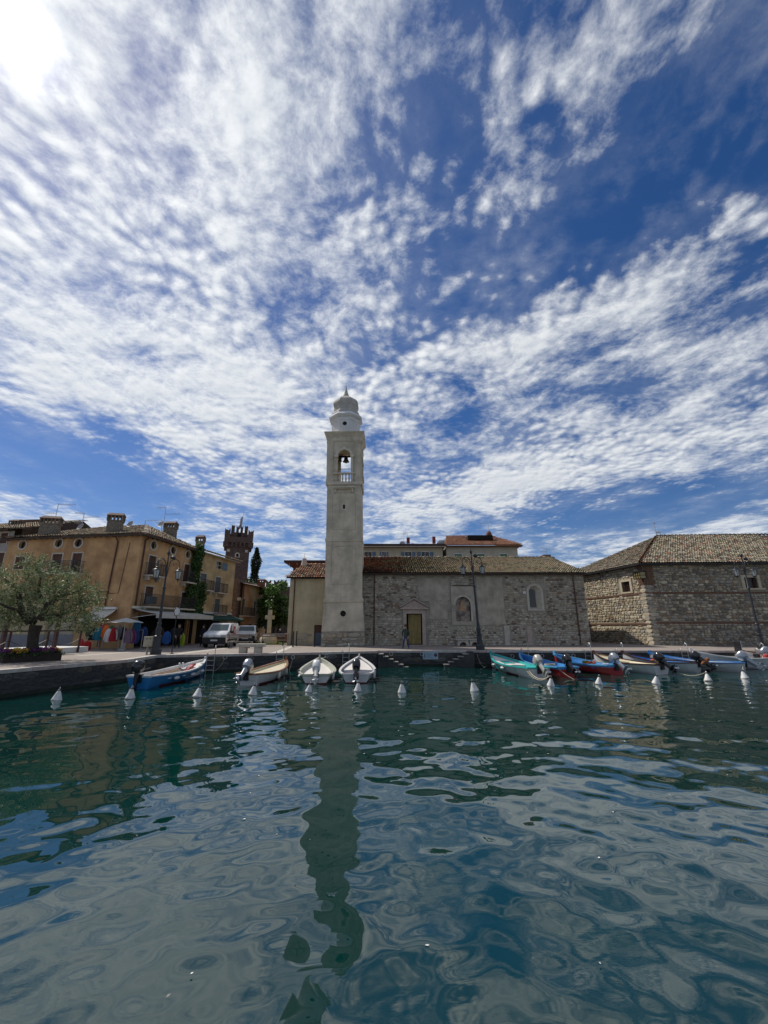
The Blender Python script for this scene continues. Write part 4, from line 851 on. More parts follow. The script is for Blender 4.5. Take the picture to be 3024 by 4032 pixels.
def plane_tiles(parent, a, b, p, q, pick, limit=120, seed=1, dx=.24, dr=.42):   # eave a->b, top edge q(left)..p(right)
    X = (b - a); L = X.length; X.normalize(); kq, kp = (q - a).dot(X), (p - a).dot(X); S_ = (q - a - X * kq); H = S_.length; S_.normalize()
    its = tile_field(a - S_ * .06 + Vector((0, 0, .03)), X, S_, L, H, lambda x, s_: kq * s_ / H - .05 < x < L - (L - kp) * s_ / H + .05, pick, dx, dr, seed); pieces('roof_tile', 'tile', its, TILES, parent, limit, True)
pkA = lambda x, s_, r_: r_.choice([3, 3, 2, 4, 5, 1, 3])
plane_tiles(roofA, eL, eC, r2, r1, pkA, 170, 51); plane_tiles(roofA, eC, eR, r2, r2, pkA, 120, 52)
def on_roof(u, v, Y): p = py(u, v, Y); return p.x, p.z - QZ
for u0, u1, v0, v1, Y in ((152, 217, 2027, 2112, 34.6), (416, 470, 2015, 2100, 33.6)):
    x0, z1 = on_roof(u0, v0, Y); x1, z0 = on_roof(u1, v1, Y); chimney(roofA, ((x0 + x1) / 2, Y + .4), (x1 - x0) * .74, .62, z0 - .3, z1, rz=R(14))
for (u, v, Y) in ((319, 2076, 36), (515, 2066, 35), (637, 2066, 37.5)): x, z = on_roof(u, v, Y); dish(roofA, (x, Y, z), .33, R(-20))
for (u, v0, v1, Y, k_) in ((214, 1985, 2060, 36, 0), (321, 2018, 2075, 36, 1), (565, 2048, 2100, 36, 0), (640, 1996, 2095, 38, 1)): x, z0 = on_roof(u, v1, Y); _, z1 = on_roof(u, v0, Y); antenna(roofA, (x, Y, z0 - .4), z1 - z0 + .4, k_)
for (u0, u1, v0, v1, Y) in ((655, 688, 2053, 2118, 40),): x0, z1 = on_roof(u0, v0, Y); x1, z0 = on_roof(u1, v1, Y); chimney(roofA, ((x0 + x1) / 2, Y), x1 - x0, .7, z0 - .5, z1)
for u in (576, 584, 590): x, z = on_roof(u, 2095, 37); MB().lathe([(.07, -.4), (.07, .3), (.11, .32), (.11, .4), (.03, .42)], 8, (x, 37, z)).build('vent_pipe', m_iron, roofA)
# ivy between the ochre and the yellow house
def leaves(name, pts, size, mats, parent, seed=0, flat=None, droop=0.0, narrow=.5):   # pts Nx3
    g_ = np.random.default_rng(seed); n_ = len(pts); a = g_.normal(size=(n_, 3)); a[:, 2] -= droop; a /= np.linalg.norm(a, axis=1)[:, None]
    b = g_.normal(size=(n_, 3)); b -= a * (a * b).sum(1)[:, None]; b /= np.linalg.norm(b, axis=1)[:, None]; L = size * g_.uniform(.6, 1.3, n_)[:, None]
    v = np.stack([pts, pts + a * L * .5 + b * L * narrow * .5, pts + a * L, pts + a * L * .5 - b * L * narrow * .5], 1).reshape(-1, 3)
    me = bpy.data.meshes.new(name); me.from_pydata(v.tolist(), [], np.arange(4 * n_).reshape(n_, 4).tolist())
    for m_ in mats: me.materials.append(m_)
    me.polygons.foreach_set('material_index', g_.integers(0, len(mats), n_).astype(np.int32)); me.update()
    o = bpy.data.objects.new(name, me); COL.objects.link(o); o.parent = parent; o['kind'] = 'stuff'; return o
def leafmat(name, col, tr=.35, rough=.5):
    m_ = bpy.data.materials.new(name); m_.use_nodes = True; t_ = NT(m_.node_tree); m_.node_tree.nodes.clear()
    b = t_.n('ShaderNodeBsdfPrincipled'); tr_ = t_.n('ShaderNodeBsdfTranslucent'); mx_ = t_.n('ShaderNodeMixShader'); o = t_.n('ShaderNodeOutputMaterial')
    c = t_.mix(t_.ramp(t_.noise(t_.n('ShaderNodeTexCoord').outputs['Object'], 3, 3), .3, .7), tuple(q * .6 for q in col) + (1,), tuple(q * 1.35 for q in col) + (1,))
    t_.set(b.inputs['Base Color'], c); t_.set(tr_.inputs[0], c); b.inputs['Roughness'].default_value = rough; mx_.inputs[0].default_value = tr
    m_.node_tree.links.new(b.outputs[0], mx_.inputs[1]); m_.node_tree.links.new(tr_.outputs[0], mx_.inputs[2]); m_.node_tree.links.new(mx_.outputs[0], o.inputs[0]); return m_
IVY = [leafmat('ivy_dark', (.03, .075, .018)), leafmat('ivy_mid', (.055, .12, .025)), leafmat('ivy_light', (.08, .15, .035))]
ivy = thing('climbing_ivy', 'dark green ivy climbing the ochre facade up to its roof edge', 'ivy', (AR[0] + .2, AR[1] - .6, QZ), FA2.rz)
r_ = np.random.default_rng(5); pts = []
for (x, z, w_, h_, n_) in ((.1, 8.6, .75, .8, 900), (-.1, 7.3, .75, 1.0, 900), (-.2, 6.0, .7, 1.0, 800), (-.3, 4.6, .8, 1.0, 900), (-.3, 3.4, 1.1, .9, 1100), (.8, 3.3, .9, .8, 700), (1.3, 5.2, .5, .8, 350), (1.5, 4.3, .3, .7, 250), (-.5, 2.7, 1.2, .45, 600)):
    p = r_.normal(size=(n_, 3)); p = p / np.linalg.norm(p, axis=1)[:, None] * r_.uniform(.2, 1, (n_, 1)) ** .5; pts.append(p * [w_, .32, h_] + [x, -.15, z])
leaves('foliage', np.concatenate(pts), .2, IVY, ivy, 3, droop=.5, narrow=.8); MB().tube([(-.2, -.05, 0), (-.1, -.05, 2.5), (-.3, -.05, 5), (0, -.05, 8)], [.07, .05, .04, .02], 6).build('stem', m_wood, ivy)
# yellow house behind it
FBy = Frame((-18.1, 40.9), (-17.0, 47.6)); TB = tmat(FBy); hB = FBy.at(850, 2190)[1]
houseB = thing('yellow_house', 'pale yellow house with grey shutters and small balconies between ivy and castle', 'house', (0, 0, QZ))
w3 = [FBy.rect(*q) for q in ((852, 2211, 866, 2239), (846, 2273, 868, 2334), (843, 2358, 862, 2419), (789, 2258, 809, 2286))]; w3 = [(a, a + 1.0, c, d) for a, b, c, d in w3]
mb = MB(); wall_panel(mb, FBy.w, hB, w3 + [(.6, FBy.w - .7, 0, 2.3)], .22); mb.quad((FBy.w, 0, 0), (FBy.w, 9, 0), (FBy.w, 9, hB), (FBy.w, 0, hB)); put(mb, TB, 'wall', m_yellow, houseB)
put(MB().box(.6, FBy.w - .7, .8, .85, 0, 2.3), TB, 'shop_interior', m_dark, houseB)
fwin(houseB, TB, w3[0], 'openr', m_bluesh); fwin(houseB, TB, w3[1], 'shut', m_greysh); fwin(houseB, TB, w3[2], 'shut', m_greysh); fwin(houseB, TB, w3[3], 'shut', m_greysh)
balcony(houseB, TB, w3[1][0] - .35, w3[1][1] + .5, w3[1][2] - .02, .7); balcony(houseB, TB, w3[2][0] - .35, w3[2][1] + .5, w3[2][2] - .02, .7); balcony(houseB, TB, .4, 2.0, w3[3][2] - .9, .6)
eL, eC, eR = TB @ Vector((-.2, -.6, hB)), TB @ Vector((FBy.w + .4, -.6, hB)), TB @ Vector((FBy.w + .4, 5, hB + 1.7)); r1 = TB @ Vector((-.2, 5, hB + 1.7))
rB = MB().add([eL, eC, eR, r1, TB @ Vector((FBy.w + .4, 10, hB)), TB @ Vector((-.2, 10, hB))], [(0, 1, 2, 3), (3, 2, 4, 5)]).build('roof', m_under, houseB); plane_tiles(rB, eL, eC, eR, r1, pkA, 100, 55)
put(MB().box(-.2, FBy.w + .3, -.5, 0, hB - .1, hB - .03), TB, 'eave_soffit', m_stonetrim, houseB)
x, z = on_roof(786, 2104, 43); chimney(rB, (x, 43.4), .75, .6, z - 2.2, z)
# green awning shop, weathered house and brick wall deeper in the lane
FC = Frame((-17.4, 52.0), (-16.2, 60.0)); TC = tmat(FC); hC = FC.at(960, 2300)[1]
houseC = thing('weathered_house', 'low weathered yellow house with orange stains and balcony below the castle', 'house', (0, 0, QZ))
w4 = [FC.rect(*q) for q in ((952, 2358, 962, 2424), (998, 2369, 1008, 2413), (1012, 2372, 1020, 2413), (976, 2457, 988, 2510), (1000, 2457, 1008, 2502))]
w4 = [(a, max(b, a + .7), c if i < 3 else 0.0, d) for i, (a, b, c, d) in enumerate(w4)]
mb = MB(); wall_panel(mb, FC.w, hC, w4, .2); put(mb, TC, 'wall', m_aged, houseC)
for q in w4: fwin(houseC, TC, q, 'pane' if q[2] > 0 else 'shut', m_brownsh)
balcony(houseC, TC, w4[0][0] - .6, w4[0][1] + 1.6, w4[0][2], .7)
MB().add([TC @ Vector(p) for p in ((-.3, -.5, hC), (FC.w + .3, -.5, hC), (FC.w + .3, 4, hC + 1.3), (-.3, 4, hC + 1.3))], [(0, 1, 2, 3)]).build('roof', TILES[5], houseC)
x, z = on_roof(1022, 2282, 56); chimney(houseC, (x, 57), .9, .7, z - 1.2, z + .2, mat('chimney_red', (.22, .09, .05), .9, .3, 6, .4, 18))
pipe(houseC, [TC @ Vector((.1, -.1, 0)), TC @ Vector((.1, -.1, hC))], .06)
q = FC.rect(1015, 2445, 1041, 2470); cv = [(q[0] + .0, q[2]), (q[0] + 1.6, q[2]), (q[0] + 1.6, q[2] + .7), (q[0], q[2] + .7)]
dome_aw = thing('awning', 'dark green domed awning over a doorway in the lane', 'awning', tuple(TC @ Vector((cv[0][0] + .8, 0, q[2])) + Vector((0, 0, QZ))), FC.rz)
mb = MB(); A_ = [(-.8 + 1.6 * i / 8, -.9 * math.sin(t), .75 * math.cos(t)) for t in np.linspace(0, math.pi / 2, 6) for i in range(9)]; mb.add(A_, [(r * 9 + i, r * 9 + i + 1, r * 9 + i + 10, r * 9 + i + 9) for r in range(5) for i in range(8)]); mb.build('canopy', mat('dark_green_canvas', (.012, .05, .038), .85, .15, 4, .1), dome_aw, smooth=True); MB().box(-.8, .8, -.92, -.89, -.2, .02).build('valance', MATS['dark_green_canvas'], dome_aw)
bw = py(878, 2262, 51.0); bwr = py(940, 2262, 51.0)
brick = thing('brick_house', 'tall windowless old brown brick wall beside the weathered yellow house', 'wall', (bw.x - 3, 51.0, QZ)); zt2 = bw.z - QZ
MB().add([(0, 0, 0), (bwr.x - bw.x + 3, 0, 0), (bwr.x - bw.x + 3, 0, zt2 - .5), (0, 0, zt2), (0, 8, 0), (bwr.x - bw.x + 3, 8, 0), (bwr.x - bw.x + 3, 8, zt2 - .5), (0, 8, zt2)], [(0, 1, 2, 3), (1, 5, 6, 2), (3, 2, 6, 7), (0, 3, 7, 4)]).build('wall', mat('patched_brick', (.165, .10, .07), .95, .4, 2.5, .6, 12, col2=(.10, .085, .07)), brick)
for (x, z, s_) in ((2.6, 2.5, .3), (4.2, 3.3, .26), (5.0, 4.6, .35), (3.4, 5.4, .3)): MB().box(x, x + s_ * 1.3, -.03, .02, z, z + s_).build('pale_stone', m_stonetrim, brick)
# grey house far left
FE = Frame((-42.0, 36.6), (-31.75, 35.0)); TE = tmat(FE); hE = FE.at(10, 2092)[1]
houseE = thing('grey_house', 'pale grey house at the left edge, half hidden by the ochre house', 'house', (0, 0, QZ)); w5 = [FE.rect(*q) for q in ((2, 2099, 30, 2140), (-15, 2177, 14, 2232))]
mb = MB(); wall_panel(mb, FE.w, hE, w5, .2); put(mb, TE, 'wall', mat('grey_render', (.33, .325, .31), .93, .15, .8, .1, streak=.3), houseE)
for q in w5: fwin(houseE, TE, q, 'shut', m_brownsh)
eL, eC = TE @ Vector((-.2, -.6, hE)), TE @ Vector((FE.w + 1.5, -.6, hE)); r2, r1 = TE @ Vector((FE.w + 1.5, 5, hE + 2.0)), TE @ Vector((-.2, 5, hE + 2.0))
rE = MB().add([eL, eC, r2, r1, TE @ Vector((FE.w + 1.5, 10, hE)), TE @ Vector((-.2, 10, hE))], [(0, 1, 2, 3), (3, 2, 4, 5), (1, 4, 2)]).build('roof', m_under, houseE); plane_tiles(rE, eL, eC, r2, r1, pkA, 60, 57); x, z = on_roof(52, 2040, 38); chimney(rE, (x, 38.5), .8, .7, z - 1.8, z)
bk = thing('white_gable_house', 'white gabled house rising behind the ochre roof between its chimneys', 'house', (0, 0, QZ))
gl, gr, gpk, gw = py(60, 2085, 47), py(314, 2092, 47), py(232, 2056, 47), 8
mb = MB(); z0 = gr.z - QZ; v = [(gl.x, 47, 0), (gr.x, 47, 0), (gr.x, 47, z0), (gpk.x, 47, gpk.z - QZ), (gl.x, 47, gpk.z - QZ - .2)]; mb.add(v + [(x, y + gw, z) for x, y, z in v], [(0, 1, 2, 3, 4), (1, 6, 7, 2), (5, 0, 4, 9)]); mb.build('wall', m_white, bk)
mb = MB(); d_ = .35; P_ = [(gr.x + .5, 46.5, z0 - .15), (gpk.x, 46.5, gpk.z - QZ + .15), (gl.x - .5, 46.5, gpk.z - QZ + .0)]; P3 = [(x, y + gw + 1, z) for x, y, z in P_]; mb.add(P_ + P3, [(0, 1, 4, 3), (1, 2, 5, 4)]); mb.add([(x, y, z + .12) for x, y, z in P_ + P3], [(0, 1, 4, 3), (1, 2, 5, 4)]); mb.add(P_ + [(x, y, z + .12) for x, y, z in P_], [(0, 1, 4, 3), (1, 2, 5, 4)]); mb.build('roof', TILES[5], bk)
x, z = on_roof(275, 2052, 49); chimney(bk, (x, 49.5), .9, .7, z - 1.6, z + .1)
# buildings behind the church
def back_house(name, label, u0, u1, ve, Y, wall, wins, kind, shm, ridge_v=None, Yr=None, roofm=None, right_hip=True):
    a, b = py(u0, ve, Y), py(u1, ve, Y); H = a.z - QZ; Fm = Frame((a.x, Y), (b.x, Y)); h_ = thing(name, label, 'house', tuple(Fm.a)); I = Matrix.Identity(4)
    ws = [Fm.rect(*q) for q in wins]; ws = [(p, q, s_ - .9, t_) for p, q, s_, t_ in ws]
    mb = MB(); wall_panel(mb, Fm.w, H, ws, .2); mb.quad((Fm.w, 0, 0), (Fm.w, 9, 0), (Fm.w, 9, H), (Fm.w, 0, H)); mb.quad((0, 0, 0), (0, 9, 0), (0, 9, H), (0, 0, H)); mb.build('wall', wall, h_)
    for q in ws: fwin(h_, I, q, kind, shm, m_white, .09)
    return h_, Fm, H
hb1, Fq, H = back_house('long_cream_house', 'cream house with dark flat eave and blue shutters behind the church roof', 1400, 1742, 2153, 52, mat('cream_wall', (.50, .45, .34), .92, .1, 1, .06), [(1435, 2174, 1463, 2196), (1505, 2174, 1519, 2196), (1595, 2174, 1620, 2196), (1660, 2174, 1689, 2196)], 'open', m_bluesh)
MB().box(-1.2, Fq.w + .3, -.7, 9, H - .02, H + .26).build('roof', mat('dark_eave', (.05, .028, .026), .7, .2, 3, .05), hb1); MB().box(-1.2, Fq.w + .3, -.68, 0, H - .12, H - .025).build('soffit', m_stonetrim, hb1)
for u, v0, v1, m_ in ((1607, 2118, 2145, m_steel), (1708, 2114, 2145, m_steel)):
    x, z1 = Fq.at(u, v0, 2); mb = MB(); mb.lathe([(.17, H + .2), (.17, H + .85)], 8, (x, 2, 0)); q = mb.build('flue', m_, hb1, smooth=40); MB().box(x - .2, x + .2, 1.8, 2.2, H + .85, z1 + .0).build('flue_cap', mat('red_metal', (.20, .03, .025), .6, .15, 4, .05), q)
x, z = Fq.at(1607 - 100 + 80, 2128, 2); dish(hb1, (Fq.at(1606 - 0, 2130, 2)[0] - .75, 2.0, H + .75), .36, 0); antenna(hb1, (Fq.at(1622, 2140, 2)[0] - .6, 2.2, H + .2), 2.0, 1); antenna(hb1, (Fq.at(1600, 2140, 2)[0] - .3, 2.4, H + .2), 2.2, 0); MB().lathe([(.4, H + .2), (.4, H + .55), (.3, H + .75), (.05, H + .85)], 12, (Fq.at(1624, 2140, 2)[0], 2, 0)).build('tank', m_steel, hb1, smooth=True)
hb2, Fq2, H2b = back_house('green_blind_house', 'pale house with green blinds and hipped red roof behind the church', 1757, 2036, 2150, 52, mat('pale_wall', (.47, .44, .35), .92, .1, 1, .06), [(1790, 2182, 1818, 2197), (1880, 2182, 1908, 2197), (1968, 2182, 1997, 2197)], 'shut', m_greensh)
za = py(1900, 2111, 57).z - QZ; xa, xb = py(1757, 2112, 57).x - Fq2.a.x, py(1935, 2112, 57).x - Fq2.a.x
rb = MB().add([(-.3, -.6, H2b), (Fq2.w + .6, -.6, H2b), (xb, 5, za), (xa, 5, za), (Fq2.w + .6, 10, H2b)], [(0, 1, 2, 3), (1, 4, 2)]).build('roof', TILES[0], hb2)
plane_tiles(rb, Vector((-.3, -.62, H2b + .02)), Vector((Fq2.w + .6, -.62, H2b + .02)), Vector((xb, 5, za)), Vector((xa, 5, za)), lambda x, s_, r_: r_.choice([0, 0, 1, 0, 5]), 100, 61, .25, .42)
MB().box(-.3, Fq2.w + .5, -.55, 0, H2b - .14, H2b - .03).build('soffit', m_wood, hb2)
d0_, d1_ = Fq2.at(1838, 2125, 2.4), Fq2.at(1935, 2125, 2.4); MB().prism([(d0_[0], H2b + 1.15), (d1_[0], H2b + 1.15), (d1_[0], H2b + 1.75), (d0_[0], H2b + 1.75)], 1.6, 3.2).build('roof_terrace', m_dark, hb2)
x, z = Fq2.at(1925, 2105, 5); MB().lathe([(.4, z - .6), (.42, z), (.3, z + .35), (.1, z + .5)], 10, (x, 5, 0)).build('chimney_pot', mat('red_clay', (.13, .05, .04), .8, .2, 4, .1), hb2, smooth=True); antenna(hb2, (x, 5, z), 2.6, 0)
x, z = Fq2.at(1740, 2105, 3); mb = MB(); mb.box(-.6, .6, 3, 4, H2b, H2b + 1.0); mb.prism([(-.75, H2b + 1.0), (.75, H2b + 1.0), (.45, H2b + 1.35), (-.45, H2b + 1.35)], 2.9, 4.1); mb.build('metal_chimney', m_steel, hb2)
q0 = py(1118, 2210, 46.5); q1 = py(1290, 2210, 46.5); red = thing('red_eaved_house', 'house with deep dark red eaves peeping over the chapel roof', 'house', (q0.x, 46.5, QZ)); H = q0.z - QZ; ww = q1.x - q0.x
MB().box(.9, ww + 1, .8, 7, 0, H - .35).build('wall', mat('red_wall', (.20, .06, .045), .9, .15, 2, .1), red); MB().prism([(0, H - .12), (0, H + .12), (ww + 1, H + .12), (ww + 1, H - .12)], 0, 8).build('roof', MATS['dark_eave'], red); MB().add([(0, 0, H - .125), (.9, .8, H - .62), (ww + 1, .8, H - .62), (ww + 1, 0, H - .125)], [(0, 1, 2, 3)]).build('soffit', MATS['red_wall'], red)
for i in range(6): x = .6 + i * .85; MB().bar((x, .1, H - .2), (x, .85, H - .55), .07, .1).build('rafter', m_stonetrim, red)
x, z = py(2180, 2190, 52).x, py(2180, 2190, 52).z - QZ
brk = thing('brick_chimney', 'small red brick chimney with antennas behind the right end of church roof', 'chimney', (py(2155, 2197, 50).x, 50, QZ)); zz0 = py(2155, 2186, 50).z - QZ; MB().box(-.6, .3, -.4, .4, 0, zz0).build('stack', m_brick2, brk); MB().box(.3, .75, -.35, .35, 0, zz0 - .25).build('flue', m_brick, brk); antenna(brk, (0, 0, zz0), .9, 1)
# ------------------------------------------------------------------ castle
KY = 78.0; kq = py(937, 2160, KY); kth = math.atan2(-kq.x, KY); castle = thing('castle_tower', 'dark brick castle keep with swallowtail battlements and flag on top', 'tower', (kq.x - 2.7 * math.sin(-kth) * 0, KY, QZ), kth)
zk = lambda v: py(937, v, KY).z - QZ; mk = lambda px_: px_ / FPX * (KY * .964 + 3.5)
hs_ = mk(44); hc = mk(54)
def sqk(mb, prof, cy):
    v = []; n_ = len(prof)
    for r, z in prof: v += [(-r, cy - r, z), (r, cy - r, z), (r, cy + r, z), (-r, cy + r, z)]
    mb.add(v, [(i * 4 + j, i * 4 + (j + 1) % 4, (i + 1) * 4 + (j + 1) % 4, (i + 1) * 4 + j) for i in range(n_ - 1) for j in range(4)] + [tuple(range((n_ - 1) * 4, n_ * 4))])
m_castle = mat('castle_brick', (.095, .062, .052), .95, .3, 3, .5, 10, col2=(.065, .046, .042))
mb = MB(); sqk(mb, [(hs_ * 1.04, 0), (hs_, zk(2120))], hc); mb.build('shaft', m_castle, castle); mb = MB(); mb.box(-hc, hc, 0, 2 * hc, zk(2136), zk(2114)); mb.build('parapet', m_castle, castle)
for i in range(8):                                 # corbels with arches under the parapet
    x = -hc + 2 * hc * (i + .0) / 7; w_ = .16
    for (Mq) in (Matrix.Identity(4), Matrix.Translation((0, hc, 0)) @ Matrix.Rotation(R(90), 4, 'Z') @ Matrix.Translation((0, -hc, 0)), Matrix.Translation((0, hc, 0)) @ Matrix.Rotation(R(-90), 4, 'Z') @ Matrix.Translation((0, -hc, 0))):
        m2 = MB(); m2.prism([(x - w_, zk(2134)), (x + w_, zk(2134)), (x + w_ * .8, zk(2154)), (x - w_ * .8, zk(2154))], 0.02, .75); m2.v = [Mq @ Vector(p) for p in m2.v]; m2.build('corbel', m_castle, castle)
for i in range(7): x = -hc + 2 * hc * (i + .5) / 7; MB().box(x - .3, x + .3, .35, .7, zk(2152), zk(2134) - .02).build('arch_recess', m_castle, castle)
def merlon(x, y, z0, z1, w_, along='x', d_=.5, parent=castle, m_=None):
    h = z1 - z0; pl_ = [(-w_ / 2, 0), (w_ / 2, 0), (w_ / 2, h), (w_ * .28, h * .86), (0, h * .66), (-w_ * .28, h * .86), (-w_ / 2, h)]
    mb = MB(); mb.prism(pl_, -d_ / 2, d_ / 2); M = Matrix.Translation((x, y, z0)) @ (Matrix.Identity(4) if along == 'x' else Matrix.Rotation(R(90), 4, 'Z')); mb.v = [M @ Vector(p) for p in mb.v]; return mb.build('merlon', m_ or m_castle, parent)
for x in (-hc + mk(10), hc - mk(10)):
    for y in (.26, 2 * hc - .26): merlon(x, y, zk(2114) - .02, zk(2083), mk(21))
for y in (hc * .7, hc * 1.3):
    for x in (-hc + .26, hc - .26): merlon(x, y, zk(2114) - .02, zk(2083), mk(21), 'y')
tw_ = mk(32); ty0 = hc - tw_; mb = MB(); mb.box(-tw_, tw_, ty0, ty0 + 2 * tw_, zk(2116), zk(2092)); tur = mb.build('turret', m_castle, castle)
for i in range(4): merlon(-tw_ + 2 * tw_ * (i + .5) / 4, ty0 + .26, zk(2092) - .02, zk(2062), mk(10))
for i in range(1, 4): merlon(tw_ - .25, ty0 + 2 * tw_ * (i + .5) / 4, zk(2092) - .02, zk(2062), mk(10), 'y'); merlon(-tw_ + .25, ty0 + 2 * tw_ * (i + .5) / 4, zk(2092) - .02, zk(2062), mk(10), 'y')
MB().box(-.35, .35, ty0 - .02, ty0 + .1, zk(2114), zk(2095)).build('turret_door', m_dark, tur)
for x in (-mk(40), mk(28)): MB().box(x, x + mk(10), hc - hs_ - .03, hc - hs_ + .1, zk(2172), zk(2162)).build('white_block', m_stonetrim, castle)
mb = MB(); q = (-mk(5) - .0, mk(5), zk(2191), zk(2178)); ring(mb, outline(*q, 'arch'), outline(q[0] - .2, q[1] + .2, q[2] - .1, q[3] + .2, 'arch'), hc - hs_ - .04, hc - hs_ + .1); wn = mb.build('window', m_stonetrim, castle); MB().prism(outline(*q, 'arch'), hc - hs_ - .02, hc - hs_ + .1).build('pane', m_dark, wn)
mb = MB(); mb.tube([(.3, hc, zk(2092)), (.45, hc, zk(1996))], [.06, .03], 6); fp = mb.build('flagpole', m_steel, castle)
fl = [( .42 - .06 - .55 * a - .1 * b, hc + .12 * math.sin(a * 9 + b * 3), zk(2018) - (zk(2018) - zk(2062)) * b - .9 * a) for b in np.linspace(0, 1, 7) for a in np.linspace(0, .75, 5)]
MB().add(fl, [(r * 5 + i, r * 5 + i + 1, r * 5 + i + 6, r * 5 + i + 5) for r in range(6) for i in range(4)]).build('flag', mat('flag_grey', (.30, .27, .30), .8, .3, 1, .0), fp, smooth=True)
cw0, cw1 = py(1040, 2310, 92), py(1125, 2310, 92); cwall = thing('castle_wall', 'dark crenellated castle wall with swallowtail merlons behind the green trees', 'wall', (cw0.x, 92, QZ)); hz_ = cw0.z - QZ
MB().box(0, cw1.x - cw0.x + 3, 0, 1.2, 0, hz_).build('wall', m_castle, cwall)
for u0, u1 in ((1046, 1064), (1077, 1096), (1108, 1124)): a, b = py(u0, 2300, 92).x, py(u1, 2300, 92).x; merlon((a + b) / 2 - cw0.x, .5, hz_ - .05, py(1050, 2283, 92).z - QZ, b - a, 'x', .6, cwall)
# ------------------------------------------------------------------ paving strips, grass
m_strip = mat('pale_paving_strip', (.46, .43, .38), .85, .12, 2, .1)
for a, b in (((300, 2583), (585, 2562)), ((690, 2576), (890, 2552)), ((1082, 2571), (1152, 2545))):
    p, q = gp(*a), gp(*b); MB().bar((p.x, p.y, QZ - .02 + .004), (q.x, q.y, QZ - .02 + .004), .42, .04).build('paving_strip', m_strip, ground)
gg = [gp(1000, 2541), gp(1125, 2538), gp(1126, 2531), gp(1050, 2527), gp(985, 2533)]
MB().slab([(p.x, p.y) for p in gg], QZ, QZ + .05).build('lawn', mat('lawn_soil', (.05, .075, .02), .95, .3, 4, .3), ground)
c_ = sum((p.x for p in gg)) / 5, sum((p.y for p in gg)) / 5; g_ = np.random.default_rng(2)
pts = []
while len(pts) < 2500:
    w_ = g_.dirichlet(np.ones(5)); pts.append((sum(w_[i] * gg[i].x for i in range(5)), sum(w_[i] * gg[i].y for i in range(5)), QZ + .03))
lawn = leaves('grass', np.array(pts), .16, [leafmat('grass_a', (.09, .17, .03)), leafmat('grass_b', (.13, .2, .04))], None, 4, droop=-1.5, narrow=.3); lawn['label'] = 'short green grass around the stone cross'
# ------------------------------------------------------------------ street lamps
m_lglass = mat('lantern_glass', (.42, .43, .42), .35, .1, 3, 0, spec=.5)
def lamp(loc, H, arms, label, lean=0.0, s=1.0):
    t = thing('street_lamp', label, 'street lamp', loc, 0, 'cast iron street lamps on the quay'); t.rotation_euler = (0, lean, 0)
    MB().lathe([(.30, 0), (.30, .32), (.24, .36), (.22, .40)], 8, ph=math.pi / 8).build('base', m_iron, t)
    MB().lathe([(.20, .38), (.17, .95), (.21, .98), (.21, 1.05), (.13, 1.10), (.15, 1.35), (.17, 1.45), (.12, 1.55), (.10, 1.75), (.13, 1.78), (.095, 1.84)], 14).build('pedestal', m_iron, t, smooth=True)
    zn = H * .60; MB().lathe([(.085, 1.8), (.07, zn), (.11, zn + .03), (.11, zn + .10), (.06, zn + .16), (.05, H - 1.0), (.03, H - .45)], 12).build('pole', m_iron, t, smooth=True)
    MB().lathe([(.02, H - .5), (.05, H - .42), (.1, H - .33), (.1, H - .26), (.05, H - .18), (.02, H - .12), (.006, H)], 10).build('finial', m_iron, t, smooth=True)
    for a in arms:
        M = Matrix.Rotation(a, 4, 'Z'); r = .62; zc_ = H - 1.35; mb = MB()
        p = [Vector((.05, 0, zc_ - .4)), Vector((.10, 0, zc_ + .1)), Vector((.14, 0, zc_ + .38))] + [Vector((.14 + .29 - .29 * math.cos(q), 0, zc_ + .38 + .29 * math.sin(q))) for q in np.linspace(.3, math.pi, 8)] + [Vector((.72, 0, zc_ + .12))]
        mb.tube([M @ q for q in p], .024, 6); sp = [Vector((.42 + .12 * math.cos(q) * (1 - q / 9), 0, zc_ + .33 + .12 * math.sin(q) * (1 - q / 9))) for q in np.linspace(0, 7, 14)]; mb.tube([M @ q for q in sp], .014, 5)
        ar = mb.build('arm', m_iron, t, smooth=True); c = M @ Vector((.72, 0, zc_ + .12))
        MB().lathe([(.03, .02), (.08, -.02), (.09, -.1), (.22, -.17), (.235, -.2), (.2, -.21)], 12, c).build('lantern_cap', m_iron, ar, smooth=True)
        MB().lathe([(.185, -.21), (.125, -.66), (.06, -.68)], 6, c).build('lantern_glass', m_lglass, ar)
        b = MB(); [b.bar((c.x + .19 * math.cos(q), c.y + .19 * math.sin(q), c.z - .2), (c.x + .13 * math.cos(q), c.y + .13 * math.sin(q), c.z - .68), .02) for q in np.linspace(0, 2 * math.pi, 7)[:-1]]; b.lathe([(.14, -.66), (.12, -.7), (.03, -.76), (.02, -.86), (.005, -.88)], 8, c); b.build('lantern_ribs', m_iron, ar, stuff=True)
    MB().lathe([(.05, 0), (.11, .1), (.12, .22), (.08, .3), (.02, .32)], 10, (0, 0, 0), Matrix.Translation((.14, 0, H - .55)) @ Matrix.Rotation(R(100), 4, 'Y')).build('floodlight', m_iron, t, smooth=True)
    return t
l1 = gp(612, 2577); lamp(tuple(l1), py(663, 2160, l1.y).z - QZ, (R(8), R(165), R(250)), 'three armed iron street lamp on the quay corner before the ochre house', R(-.3))
l2 = gp(1892, 2560); l2.y = max(l2.y, 30.5); lamp(tuple(l2), py(1860, 2158, l2.y).z - QZ, (R(4), R(184)), 'two armed street lamp leaning slightly in front of the church niche', R(-2.4))
l3 = py(2998, 2535, 32.2); l3.z = QZ; lamp(tuple(l3), py(2916, 2172, l3.y).z - QZ, (R(4), R(184)), 'two armed street lamp by the warehouse at the right edge', 0)
